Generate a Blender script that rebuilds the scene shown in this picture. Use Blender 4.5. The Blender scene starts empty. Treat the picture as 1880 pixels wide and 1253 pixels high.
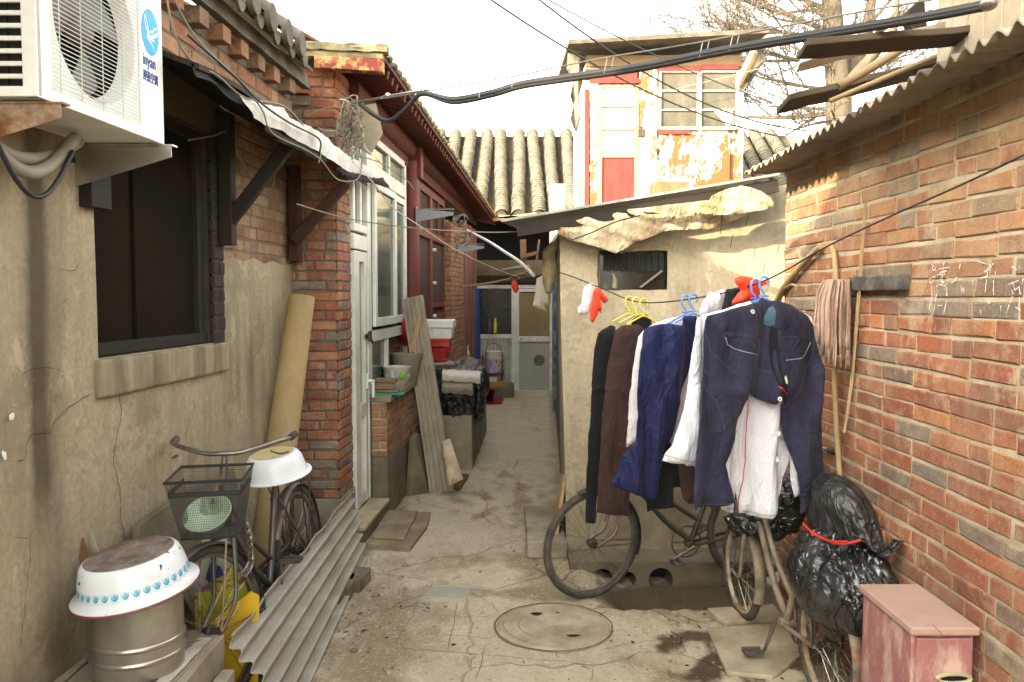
import bpy, math, random
import numpy as np
from mathutils import Vector, Matrix, noise, geometry
R = math.radians
random.seed(7)
SC = bpy.context.scene
COL = SC.collection
# ---------------------------------------------------------------- camera, sky, sun, exposure
PITCH = math.atan(83.5 / 1500)
CH = 1.75
cam = bpy.data.objects.new('camera', bpy.data.cameras.new('camera'))
COL.objects.link(cam); SC.camera = cam
cam.data.sensor_width = 36; cam.data.lens = 1500 / 1880 * 36
cam.data.clip_start = .05; cam.data.clip_end = 600
cam.location = (0, 0, CH); cam.rotation_euler = (R(90) - PITCH, 0, 0)
SUN_DIR = Vector((1, .8, -.57)).normalized()
W = bpy.data.worlds.new('World'); SC.world = W; W.use_nodes = True
sky = W.node_tree.nodes.new('ShaderNodeTexSky'); sky.sky_type = 'NISHITA'; sky.sun_disc = False
sky.sun_elevation = math.asin(.57 / Vector((1, .8, .57)).length); sky.sun_rotation = R(231)
sky.dust_density = 4; sky.air_density = 1.0; sky.ozone_density = .6
bg = W.node_tree.nodes['Background']; bg.inputs[1].default_value = .15
hs = W.node_tree.nodes.new('ShaderNodeHueSaturation'); hs.inputs['Saturation'].default_value = .30; hs.inputs['Value'].default_value = 1.15   # thin white winter haze
wm = W.node_tree.nodes.new('ShaderNodeMix'); wm.data_type = 'RGBA'; wm.blend_type = 'MULTIPLY'; wm.inputs[0].default_value = 1; wm.inputs[7].default_value = (1, .968, .885, 1)
W.node_tree.links.new(sky.outputs[0], hs.inputs['Color']); W.node_tree.links.new(hs.outputs[0], wm.inputs[6]); W.node_tree.links.new(wm.outputs[2], bg.inputs[0])
sl = bpy.data.lights.new('sun', 'SUN'); sl.energy = 2.0; sl.angle = R(.5); sl.color = (1, .80, .53)
so = bpy.data.objects.new('sun', sl); COL.objects.link(so); so.rotation_euler = SUN_DIR.to_track_quat('-Z', 'Y').to_euler()
SC.view_settings.view_transform = 'Standard'; SC.view_settings.look = 'None'
SC.view_settings.exposure = 3.1; SC.view_settings.gamma = 1
# ---------------------------------------------------------------- pixel -> place on a known surface
def ray(px, py):
    u = (px - 940) / 1500; v = (626.5 - py) / 1500; c, s = math.cos(PITCH), math.sin(PITCH)
    return Vector((u, c + v * s, -s + v * c))
def at(px, py, Y):
    d = ray(px, py); return d * (Y / d.y) + Vector((0, 0, CH))
def gnd(px, py, z=0):
    d = ray(px, py); return d * ((z - CH) / d.z) + Vector((0, 0, CH))
def onp(px, py, p0, n):
    d = ray(px, py); o = Vector((0, 0, CH)); return o + d * ((Vector(p0) - o).dot(n) / d.dot(n))
TL = .06
def L(c, y, z): return Vector((c + TL * (y - 5.6), y, z))
def onL(px, py, c): return onp(px, py, L(c, 5.6, 0), Vector((1, -TL, 0)))
# ---------------------------------------------------------------- mesh helpers
ORG = {}
def nz(p, s=1, seed=0): return noise.noise(Vector((p[0] * s + seed * 7.3, p[1] * s - seed * 3.1, p[2] * s + seed * 1.7)))
class MB:
    def __init__(s): s.v = []; s.f = []; s.m = []; s.at = {}
    def add(s, vs, fs, mi=0):
        o = len(s.v); s.v += [Vector(v) for v in vs]; s.f += [tuple(i + o for i in f) for f in fs]; s.m += [mi] * len(fs); return o
    def hexa(s, p, mi=0):   # 0-3 bottom loop, 4-7 top loop
        s.add(p, [(3, 2, 1, 0), (4, 5, 6, 7), (0, 1, 5, 4), (1, 2, 6, 5), (2, 3, 7, 6), (3, 0, 4, 7)], mi)
    def box(s, a, b, mi=0):
        x0, y0, z0 = a; x1, y1, z1 = b
        s.hexa([(x0, y0, z0), (x1, y0, z0), (x1, y1, z0), (x0, y1, z0), (x0, y0, z1), (x1, y0, z1), (x1, y1, z1), (x0, y1, z1)], mi)
    def cbox(s, c, sz, M=None, mi=0):
        c = Vector(c); h = [q / 2 for q in sz]; ps = []
        for z in (-1, 1):
            for x, y in ((-1, -1), (1, -1), (1, 1), (-1, 1)):
                q = Vector((x * h[0], y * h[1], z * h[2])); ps.append(c + (M @ q if M else q))
        s.hexa(ps, mi)
    def lbox(s, cf, dep, y0, y1, z0, z1, mi=0):   # box whose alley face lies at offset cf of the left frontage
        s.hexa([L(cf - dep, y0, z0), L(cf, y0, z0), L(cf, y1, z0), L(cf - dep, y1, z0), L(cf - dep, y0, z1), L(cf, y0, z1), L(cf, y1, z1), L(cf - dep, y1, z1)], mi)
    def beam(s, p, q, w, h, up=(0, 0, 1), mi=0):
        p = Vector(p); q = Vector(q); d = (q - p).normalized(); a = d.cross(Vector(up)).normalized() * (w / 2); b = a.cross(d).normalized() * (h / 2)
        s.hexa([p - a - b, p + a - b, q + a - b, q - a - b, p - a + b, p + a + b, q + a + b, q - a + b], mi)
    def tube(s, pts, r, seg=6, closed=False, mi=0, caps=True):
        pts = [Vector(p) for p in pts]; n = len(pts); rs = r if isinstance(r, (list, tuple)) else [r] * n
        ref = None; rings = []
        for i in range(n):
            a = pts[i - 1] if (i or closed) else pts[i]; b = pts[(i + 1) % n] if (i < n - 1 or closed) else pts[i]
            d = (b - a); d = d.normalized() if d.length > 1e-9 else Vector((0, 0, 1))
            if ref is None: ref = d.orthogonal().normalized()
            ref = (ref - d * ref.dot(d)); ref = ref.normalized() if ref.length > 1e-6 else d.orthogonal().normalized()
            o = d.cross(ref); rings.append([pts[i] + (ref * math.cos(t) + o * math.sin(t)) * rs[i] for t in [2 * math.pi * k / seg for k in range(seg)]])
        vs = [v for q in rings for v in q]; fs = []
        for i in range(n if closed else n - 1):
            j = (i + 1) % n
            for k in range(seg): fs.append((i * seg + k, i * seg + (k + 1) % seg, j * seg + (k + 1) % seg, j * seg + k))
        if caps and not closed: fs += [tuple(reversed(range(seg))), tuple(range((n - 1) * seg, n * seg))]
        s.add(vs, fs, mi)
    def lathe(s, prof, org=(0, 0, 0), M=None, seg=32, mi=0, a0=0, a1=None):
        org = Vector(org); n = len(prof); full = a1 is None; a1 = 2 * math.pi if full else a1; ns = seg if full else seg + 1; vs = []
        for r, z in prof:
            for k in range(ns):
                t = a0 + (a1 - a0) * k / seg; q = Vector((r * math.cos(t), r * math.sin(t), z)); vs.append(org + (M @ q if M else q))
        fs = []
        for i in range(n - 1):
            for k in range(seg):
                k2 = (k + 1) % ns; fs.append((i * ns + k, i * ns + k2, (i + 1) * ns + k2, (i + 1) * ns + k))
        s.add(vs, fs, mi)
    def disc(s, c, r, M=None, seg=24, mi=0):
        c = Vector(c); s.add([c + ((M @ Vector((r * math.cos(2 * math.pi * k / seg), r * math.sin(2 * math.pi * k / seg), 0))) if M else Vector((r * math.cos(2 * math.pi * k / seg), r * math.sin(2 * math.pi * k / seg), 0))) for k in range(seg)], [tuple(range(seg))], mi)
    def grid(s, fn, nu, nv, mi=0, skip=None):
        vs = [fn(i / nu, j / nv) for j in range(nv + 1) for i in range(nu + 1)]
        fs = [(j * (nu + 1) + i, j * (nu + 1) + i + 1, (j + 1) * (nu + 1) + i + 1, (j + 1) * (nu + 1) + i) for j in range(nv) for i in range(nu) if not (skip and skip((i + .5) / nu, (j + .5) / nv))]
        s.add(vs, fs, mi)
    def solid(s, fn, nu, nv, th, mi=0):   # a sheet with thickness th (vector)
        th = Vector(th); n = (nu + 1) * (nv + 1); g = [Vector(fn(i / nu, j / nv)) for j in range(nv + 1) for i in range(nu + 1)]
        vs = g + [p + th for p in g]; fs = []
        ix = lambda i, j: j * (nu + 1) + i
        for j in range(nv):
            for i in range(nu):
                q = (ix(i, j), ix(i + 1, j), ix(i + 1, j + 1), ix(i, j + 1)); fs.append(tuple(reversed(q))); fs.append(tuple(k + n for k in q))
        for i in range(nu): fs.append((ix(i, 0), ix(i + 1, 0), ix(i + 1, 0) + n, ix(i, 0) + n)); fs.append((ix(i + 1, nv), ix(i, nv), ix(i, nv) + n, ix(i + 1, nv) + n))
        for j in range(nv): fs.append((ix(0, j + 1), ix(0, j), ix(0, j) + n, ix(0, j + 1) + n)); fs.append((ix(nu, j), ix(nu, j + 1), ix(nu, j + 1) + n, ix(nu, j) + n))
        s.add(vs, fs, mi)
    def prism(s, poly, th, mi=0):   # flat polygon (3-D points) pushed through by th
        poly = [Vector(p) for p in poly]; th = Vector(th); n = len(poly)
        s.add(poly + [p + th for p in poly], [tuple(reversed(range(n))), tuple(range(n, 2 * n))] + [(i, (i + 1) % n, (i + 1) % n + n, i + n) for i in range(n)], mi)
    def ball(s, c, rad, M=None, seg=16, rings=10, mi=0, fn=None):
        c = Vector(c); rad = Vector(rad) if not isinstance(rad, (int, float)) else Vector((rad,) * 3); vs = []; fs = []
        for j in range(rings + 1):
            ph = math.pi * j / rings
            for k in range(seg):
                t = 2 * math.pi * k / seg; q = Vector((math.sin(ph) * math.cos(t), math.sin(ph) * math.sin(t), math.cos(ph)))
                if fn: q = q * fn(q)
                q = Vector((q.x * rad.x, q.y * rad.y, q.z * rad.z)); vs.append(c + (M @ q if M else q))
        for j in range(rings):
            for k in range(seg): fs.append((j * seg + k, (j + 1) * seg + k, (j + 1) * seg + (k + 1) % seg, j * seg + (k + 1) % seg))
        s.add(vs, fs, mi)
    def build(s, name, mats, parent=None, smooth=None, bevel=0, merge=False, label=None):
        me = bpy.data.meshes.new(name)
        if parent is not None: off = ORG[parent]
        else:
            xs = [v.x for v in s.v]; ys = [v.y for v in s.v]; zs = [v.z for v in s.v]
            off = Vector(((min(xs) + max(xs)) / 2, (min(ys) + max(ys)) / 2, min(zs)))
        me.from_pydata([v - off for v in s.v], [], s.f)
        for m in (mats if isinstance(mats, (list, tuple)) else [mats]): me.materials.append(m)
        me.polygons.foreach_set('material_index', s.m)
        for k, arr in s.at.items():
            a = me.attributes.new(k, 'FLOAT', 'POINT'); a.data.foreach_set('value', arr)
        me.validate()
        if smooth is not None:
            me.polygons.foreach_set('use_smooth', [True] * len(me.polygons))
            if smooth < 179: me.set_sharp_from_angle(angle=R(smooth))
        me.update()
        o = bpy.data.objects.new(name, me); COL.objects.link(o); ORG[o] = off
        if parent is not None: o.parent = parent
        else: o.location = off
        if bevel:
            b = o.modifiers.new('bevel', 'BEVEL'); b.width = bevel; b.segments = 2; b.limit_method = 'ANGLE'; b.angle_limit = R(40); b.harden_normals = False
        if label: o['label'] = label
        return o
def tag(o, label, cat, group=None, kind=None):
    if label: o['label'] = label
    if cat: o['category'] = cat
    if group: o['group'] = group
    if kind: o['kind'] = kind
    return o
def thing(name, label, cat, loc, group=None):
    o = bpy.data.objects.new(name, None); COL.objects.link(o); o.empty_display_size = .1; o.location = loc; ORG[o] = Vector(loc)
    return tag(o, label, cat, group)
def solo(mb, name, label, cat, mats, group=None, **k): return tag(mb.build(name, mats, None, **k), label, cat, group)
def copy_tree(o, parent=None):
    c = o.copy(); COL.objects.link(c)
    if parent is not None: c.parent = parent
    for ch in list(o.children): copy_tree(ch, c)
    return c
def text(s, size, M, th, name, m, parent):   # lettering as a flat extruded mesh; M maps (x right, y up, z out)
    cu = bpy.data.curves.new('t', 'FONT'); cu.body = s; cu.size = size; cu.extrude = th
    o = bpy.data.objects.new('t', cu); COL.objects.link(o); dg = bpy.context.evaluated_depsgraph_get()
    me = bpy.data.meshes.new_from_object(o.evaluated_get(dg)); bpy.data.objects.remove(o); bpy.data.curves.remove(cu)
    me.transform(Matrix.Translation(-ORG[parent]) @ M); me.name = name; me.materials.clear(); me.materials.append(m)
    c = bpy.data.objects.new(name, me); COL.objects.link(c); c.parent = parent; ORG[c] = ORG[parent]; return c
def frame_of(x, y, z, o):
    return Matrix(((x[0], y[0], z[0], o[0]), (x[1], y[1], z[1], o[1]), (x[2], y[2], z[2], o[2]), (0, 0, 0, 1)))
# ---------------------------------------------------------------- materials
class N:
    def __init__(s, name):
        s.m = bpy.data.materials.new(name); s.m.use_nodes = True; s.t = s.m.node_tree; s.p = s.t.nodes['Principled BSDF']; s.co = s.t.nodes.new('ShaderNodeTexCoord')
    def n(s, t, **k):
        o = s.t.nodes.new('ShaderNode' + t)
        for a, b in k.items(): setattr(o, a, b)
        return o
    def l(s, a, b): s.t.links.new(a, b)
    def map(s, st=(1, 1, 1)):
        m = s.n('Mapping'); m.inputs['Scale'].default_value = st; s.l(s.co.outputs['Object'], m.inputs[0]); return m.outputs[0]
    def noise(s, sc, st=(1, 1, 1), det=6, ro=.6, dist=0):
        x = s.n('TexNoise'); x.inputs['Scale'].default_value = sc; x.inputs['Detail'].default_value = det; x.inputs['Roughness'].default_value = ro; x.inputs['Distortion'].default_value = dist
        s.l(s.map(st), x.inputs['Vector']); return x.outputs['Fac']
    def ramp(s, fac, stops, interp='LINEAR'):
        r = s.n('ValToRGB'); r.color_ramp.interpolation = interp; e = r.color_ramp.elements
        while len(e) < len(stops): e.new(.5)
        for i, (p, c) in enumerate(stops):
            e[i].position = p; e[i].color = (c, c, c, 1) if isinstance(c, (int, float)) else (*c, 1)
        s.l(fac, r.inputs[0]); return r.outputs[0]
    def mix(s, fac, a, b, mode='MIX'):
        x = s.n('Mix', data_type='RGBA', blend_type=mode)
        for v, i in ((fac, 0), (a, 6), (b, 7)):
            if isinstance(v, (int, float)): x.inputs[i].default_value = v if i == 0 else (v, v, v, 1)
            elif isinstance(v, tuple): x.inputs[i].default_value = (*v, 1)
            else: s.l(v, x.inputs[i])
        return x.outputs[2]
    def mul(s, a, b):
        x = s.n('Math', operation='MULTIPLY')
        for v, i in ((a, 0), (b, 1)):
            if isinstance(v, (int, float)): x.inputs[i].default_value = v
            else: s.l(v, x.inputs[i])
        return x.outputs[0]
    def addm(s, a, b):
        x = s.n('Math', operation='ADD')
        for v, i in ((a, 0), (b, 1)):
            if isinstance(v, (int, float)): x.inputs[i].default_value = v
            else: s.l(v, x.inputs[i])
        return x.outputs[0]
    def attr(s, name): a = s.n('Attribute', attribute_name=name); return a.outputs['Fac']
    def bump(s, h, st=.3, dist=.01):
        b = s.n('Bump'); b.inputs['Strength'].default_value = st; b.inputs['Distance'].default_value = dist; s.l(h, b.inputs['Height']); s.l(b.outputs[0], s.p.inputs['Normal'])
    def fin(s, col, rough=.8, metal=0, spec=.3):
        s.l(col, s.p.inputs['Base Color'])
        if isinstance(rough, (int, float)): s.p.inputs['Roughness'].default_value = rough
        else: s.l(rough, s.p.inputs['Roughness'])
        s.p.inputs['Metallic'].default_value = metal; s.p.inputs['Specular IOR Level'].default_value = spec
        return s.m
def mat(name, c, c2=None, s=6, rough=.8, bump=.25, bs=60, bd=.004, dirt=None, da=.6, ds=3, dw=.12, dt=.52, metal=0, spec=.3, st=(1, 1, 1), dst=None, isl=None):
    k = N(name); c2 = c2 or tuple(q * .7 for q in c)
    a = k.mix(k.ramp(k.noise(s, st), [(.3, 0), (.7, 1)]), c, c2)
    if isl:
        g = k.n('NewGeometry'); a = k.mix(1., k.ramp(g.outputs['Random Per Island'], [(0, isl[0]), (1, isl[1])]), a, 'MULTIPLY')
    a = k.mix(k.mul(k.noise(s * 14, st), .35), a, tuple(q * .45 for q in c))
    if dirt: a = k.mix(k.mul(k.ramp(k.noise(ds, dst or st, 8, .68), [(dt - dw, 0), (dt + dw, 1)]), da), a, dirt)
    if bump: k.bump(k.addm(k.mul(k.noise(bs, st, 5), .6), k.noise(bs * .22, st, 4)), bump, bd)
    return k.fin(a, rough, metal, spec)
def brick_mat(name, cols, mort=(.36, .30, .20), smear=.5, tone=1., top=0):
    k = N(name); g = k.n('NewGeometry'); n = len(cols)
    a = k.ramp(g.outputs['Random Per Island'], [(i / n, tuple(q * tone for q in c)) for i, c in enumerate(cols)], 'CONSTANT')
    a = k.mix(k.ramp(k.noise(9, det=6), [(.35, 0), (.75, .55)]), a, (.16, .06, .03))
    a = k.mix(k.ramp(k.noise(60, det=4), [(.35, .35), (.6, 0)]), a, (.10, .05, .03))
    a = k.mix(k.ramp(k.noise(16, (1, 1, 1), 3, .5, .5), [(.68, 0), (.74, .75)]), a, (.07, .045, .03))     # burnt spots
    a = k.mix(k.ramp(k.noise(5, det=9, ro=.72), [(.53, 0), (.62, smear)]), a, mort); a = k.mix(k.ramp(k.noise(1.7, det=6), [(.40, 0), (.64, .35)]), a, (.12, .08, .055)); a = k.mix(k.ramp(k.noise(3.3, (1, 1, .6), 9, .72), [(.48, 0), (.66, .32)]), a, (.36, .28, .19))                         # smeared mortar
    if top:   # upper courses smeared with yellowish mortar wash
        z = k.n('SeparateXYZ'); k.l(k.co.outputs['Object'], z.inputs[0]); zf = k.ramp(k.mul(k.addm(z.outputs[2], k.noise(1.5, det=3)), .3), [(.66, 0), (.86, 1)]); a = k.mix(k.mul(zf, k.ramp(k.noise(7, det=8, ro=.7), [(.38, .15), (.6, .75)])), a, (.34, .25, .13))
    a = k.mix(k.ramp(k.noise(120, (1, 1, .6), 3), [(.64, 0), (.72, .5)]), a, (.5, .42, .33))
    k.bump(k.addm(k.mul(k.noise(140, det=4), .5), k.noise(26, det=6, ro=.65)), .9, .009)
    return k.fin(a, .9, 0, .2)
BR_OLD = [(0.295, 0.091, 0.046), (0.332, 0.115, 0.055), (0.232, 0.073, 0.041), (0.308, 0.101, 0.051), (0.363, 0.138, 0.06), (0.192, 0.067, 0.041), (0.275, 0.104, 0.06), (0.41, 0.169, 0.07), (0.184, 0.166, 0.129), (0.316, 0.12, 0.064), (0.165, 0.156, 0.132), (0.268, 0.113, 0.067), (0.337, 0.12, 0.055), (0.228, 0.106, 0.066), (0.133, 0.099, 0.077)]
M_BRICK = brick_mat('red_brick', BR_OLD, (.40, .325, .215), .45)
M_BRICKR = brick_mat('right_wall_brick', BR_OLD, (.40, .325, .215), .5, 1.0, 1)
M_BRICKB = brick_mat('brown_brick', [(.31, .125, .065), (.36, .165, .08), (.33, .18, .09), (.26, .11, .06), (.40, .21, .11), (.22, .15, .10), (.34, .14, .075)], smear=.35)
M_BRICKC = brick_mat('sooty_brick', [(.22, .115, .06), (.29, .18, .09), (.18, .10, .055), (.32, .21, .11), (.25, .14, .07)], (.24, .19, .115), smear=.5)
M_MORTAR = mat('mortar', (.48, .405, .28), (.36, .30, .20), 9, .95, .6, 90, .008, dirt=(.15, .115, .075), ds=4, da=.6)
M_MORTARD = mat('dark_mortar', (.17, .13, .09), (.10, .08, .055), 9, .95, .6, 90, .008)
def plaster_mat(name, c, c2, st, crack=True):
    k = N(name)
    a = k.mix(k.ramp(k.noise(2.2, (1, 1, .55), 8, .65), [(.32, 0), (.68, 1)]), c, c2)
    a = k.mix(k.ramp(k.noise(9, (1, 1, .12), 6, .6), [(.5, 0), (.72, .45)]), a, tuple(q * .55 for q in c2))
    a = k.mix(k.ramp(k.noise(38, det=5), [(.4, .3), (.6, 0)]), a, tuple(q * .6 for q in c2))
    a = k.mix(k.ramp(k.noise(160, det=2), [(.66, 0), (.71, .6)]), a, (.07, .055, .035))
    a = k.mix(k.ramp(k.noise(14, (1, 1, 1), 8, .75), [(.62, 0), (.68, .35)]), a, tuple(min(1, q * 1.5) for q in c))
    a = k.mix(k.ramp(k.noise(3.1, det=9, ro=.72, dist=.4), [(.555, 0), (.57, .4)]), a, tuple(q * .62 for q in c2)); a = k.mix(k.ramp(k.noise(4.3, (1, 1, .7), 10, .75, .3), [(.60, 0), (.61, .45)]), a, tuple(min(1, q * 1.25) for q in c))
    sm = k.ramp(k.addm(k.attr('stain_shade'), k.mul(k.addm(k.noise(12, (1, 1, .4), 6), -.5), .45)), [(.1, 0), (.95, 1)])
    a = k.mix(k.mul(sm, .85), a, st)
    k.bump(k.addm(k.mul(k.noise(130, det=4), .35), k.noise(11, det=6)), .5, .008)
    return k.fin(a, .92, 0, .15)
M_PLAST = plaster_mat('stained_plaster', (.36, .295, .195), (.255, .205, .13), (.05, .038, .022))
M_PLAST2 = plaster_mat('cement_render', (.42, .36, .25), (.32, .27, .18), (.07, .055, .032))
M_CONC = mat('old_concrete', (.33, .285, .20), (.22, .19, .13), 5, .93, .5, 70, .006, dirt=(.10, .08, .05), ds=3)
M_CONCD = mat('dark_concrete', (.20, .165, .11), (.12, .10, .065), 5, .93, .6, 50, .008, dirt=(.06, .05, .03), ds=3)
M_WOODG = mat('grey_wood', (.30, .25, .17), (.17, .14, .095), 7, .85, .5, 60, .004, dirt=(.42, .38, .3), ds=5, da=.4, st=(.6, .6, .6))
M_WOODD = mat('dark_wood', (.022, .015, .009), (.012, .009, .006), 7, .75, .4, 60, .004)
M_WOODB = mat('brown_wood', (.16, .085, .035), (.08, .045, .02), 8, .7, .3, 50, .003)
M_WOODY = mat('pale_wood', (.42, .30, .15), (.28, .19, .09), 7, .75, .3, 60, .003, dirt=(.12, .09, .05), ds=4, da=.4)
M_RED = mat('red_paint', (.165, .02, .017), (.10, .016, .013), 6, .6, .25, 50, .003, dirt=(.09, .045, .03), ds=6, da=.6)
M_REDD = mat('dull_red_wood', (.13, .03, .022), (.07, .02, .016), 6, .75, .3, 50, .003)
M_WHITE = mat('white_upvc', (.66, .66, .58), (.56, .56, .48), 4, .45, .06, 40, .002, dirt=(.30, .27, .20), ds=3, da=.45, spec=.4)
M_ACW = mat('white_metal', (.74, .74, .70), (.66, .66, .62), 3, .4, .04, 30, .002, dirt=(.42, .38, .28), ds=4, da=.25, spec=.5)
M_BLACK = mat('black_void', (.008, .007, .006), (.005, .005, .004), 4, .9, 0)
M_RUBBER = mat('black_rubber', (.035, .033, .03), (.022, .021, .02), 9, .8, .4, 120, .003, dirt=(.15, .12, .08), ds=6, da=.5)
M_STEEL = mat('dull_steel', (.34, .33, .30), (.22, .21, .19), 8, .38, .1, 90, .001, metal=.85, dirt=(.14, .07, .03), ds=9, da=.5)
M_DARKM = mat('dark_metal', (.05, .048, .045), (.03, .029, .027), 9, .45, .1, 90, .001, metal=.5, dirt=(.13, .08, .045), ds=8, da=.5)
M_RUST = mat('rusty_iron', (.22, .09, .03), (.10, .04, .018), 12, .85, .6, 90, .004, dirt=(.52, .48, .36), ds=5, da=.75)
M_GALV = mat('galvanised_steel', (.60, .58, .52), (.44, .42, .37), 7, .28, .12, 40, .003, metal=.9, dirt=(.26, .22, .15), ds=4, da=.4)
M_ASB = mat('asbestos_cement', (.40, .37, .31), (.30, .275, .225), 5, .93, .4, 110, .003, dirt=(.18, .14, .09), ds=4, da=.45)
M_ASBD = mat('weathered_cement_sheet', (.33, .285, .21), (.22, .185, .135), 5, .93, .4, 110, .003, dirt=(.08, .065, .045), ds=3, da=.6)
M_TILE = mat('grey_roof_tile', (.125, .11, .082), (.07, .062, .046), 3, .9, .5, 80, .004, dirt=(.19, .165, .12), ds=5, da=.5)
M_TILED = mat('dark_roof_tile', (.10, .085, .065), (.055, .048, .04), 6, .9, .5, 70, .004, dirt=(.25, .22, .17), ds=6, da=.5)
M_BASK = mat('grey_wire_mesh', (.11, .105, .095), (.07, .066, .06), 9, .5, 0, metal=.4)
M_POLE = mat('barked_pole', (.23, .165, .085), (.15, .105, .055), 7, .8, .4)
M_CABLE = mat('black_cable', (.022, .021, .02), (.014, .014, .013), 6, .5, 0)
M_CABLEG = mat('grey_cable', (.26, .23, .17), (.16, .14, .10), 6, .6, 0)
M_CABLEW = mat('white_cable', (.55, .50, .40), (.42, .38, .30), 6, .6, 0)
def glass_mat(name, c, c2, rough=.06, sp=.5):
    k = N(name); a = k.mix(k.ramp(k.noise(2.5, (1, 1, .5), 5), [(.35, 0), (.65, 1)]), c, c2)
    a = k.mix(k.ramp(k.noise(14, det=7, ro=.7), [(.55, 0), (.7, .35)]), a, (.2, .18, .13))
    return k.fin(a, rough, 0, sp)
M_GLASS = glass_mat('green_tinted_glass', (.03, .042, .036), (.07, .08, .062), .1, .3)
M_GLASSD = glass_mat('dark_glass', (.008, .011, .009), (.016, .019, .014), .2, .15)
M_SCREEN = mat('dusty_fly_screen', (.017, .0125, .007), (.010, .0075, .0042), 2.5, .9, .2, 300, .001, spec=.04)
UP = Vector((0, 0, 1))
def bricks(mb, o, u, n, length, height, bl=.238, bh=.056, mo=.012, seed=1, pro=.007, mi=0, mort=1, hole=None, hdr=.12, wob=.003, back=True, mort_off=0):
    rnd = random.Random(seed); o = Vector(o); u = Vector(u).normalized(); n = Vector(n).normalized(); pit = bh + mo
    if back:
        nu = max(1, int(length / .1)); nv = max(1, int(height / .1))
        mb.grid(lambda a, b: o + u * (a * length) + UP * (b * height) + n * (.0012 * nz(o + u * (a * length) + UP * (b * height), 14, 3) + mort_off), nu, nv, mort, (lambda a, b: hole(a * length, b * height)) if hole else None)
    k = 0; z = mo * .5
    while z + bh * .6 < height:
        zt = min(z + bh, height); x = -bl * rnd.random() if rnd.random() < .3 else (-bl * .5 if k % 2 else 0); dzr = rnd.uniform(-wob, wob)
        while x < length - .02:
            w = (bl - mo) / 2 if rnd.random() < hdr else bl
            a, b = max(x, 0), min(x + w, length); x += w + mo * rnd.uniform(.7, 1.4)
            if b - a < .03: continue
            if hole and hole((a + b) / 2, (z + zt) / 2): continue
            p = pro + rnd.uniform(-.0022, .003); ch = .005; j = lambda: rnd.uniform(-wob, wob)
            wv = .004 * noise.noise(Vector((a * 1.5, k * .3, seed))) + dzr
            cs = [(a + j(), z + j() + wv), (b + j(), z + j() + wv), (b + j(), zt + j() + wv), (a + j(), zt + j() + wv)]
            cx = (a + b) / 2; cz = (z + zt) / 2; vs = []
            for (q, d) in ((0, -.02), (0, p - .004), (1, p)):
                for (xx, zz) in cs:
                    if q: xx += math.copysign(ch, cx - xx); zz += math.copysign(ch, cz - zz)
                    vs.append(o + u * xx + UP * zz + n * (d + (j() * .5 if q else 0)))
            fs = [(8, 9, 10, 11)]
            for i in range(4):
                i2 = (i + 1) % 4; fs += [(i, i2, 4 + i2, 4 + i), (4 + i, 4 + i2, 8 + i2, 8 + i)]
            mb.add(vs, fs, mi)
        z += pit; k += 1
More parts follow.
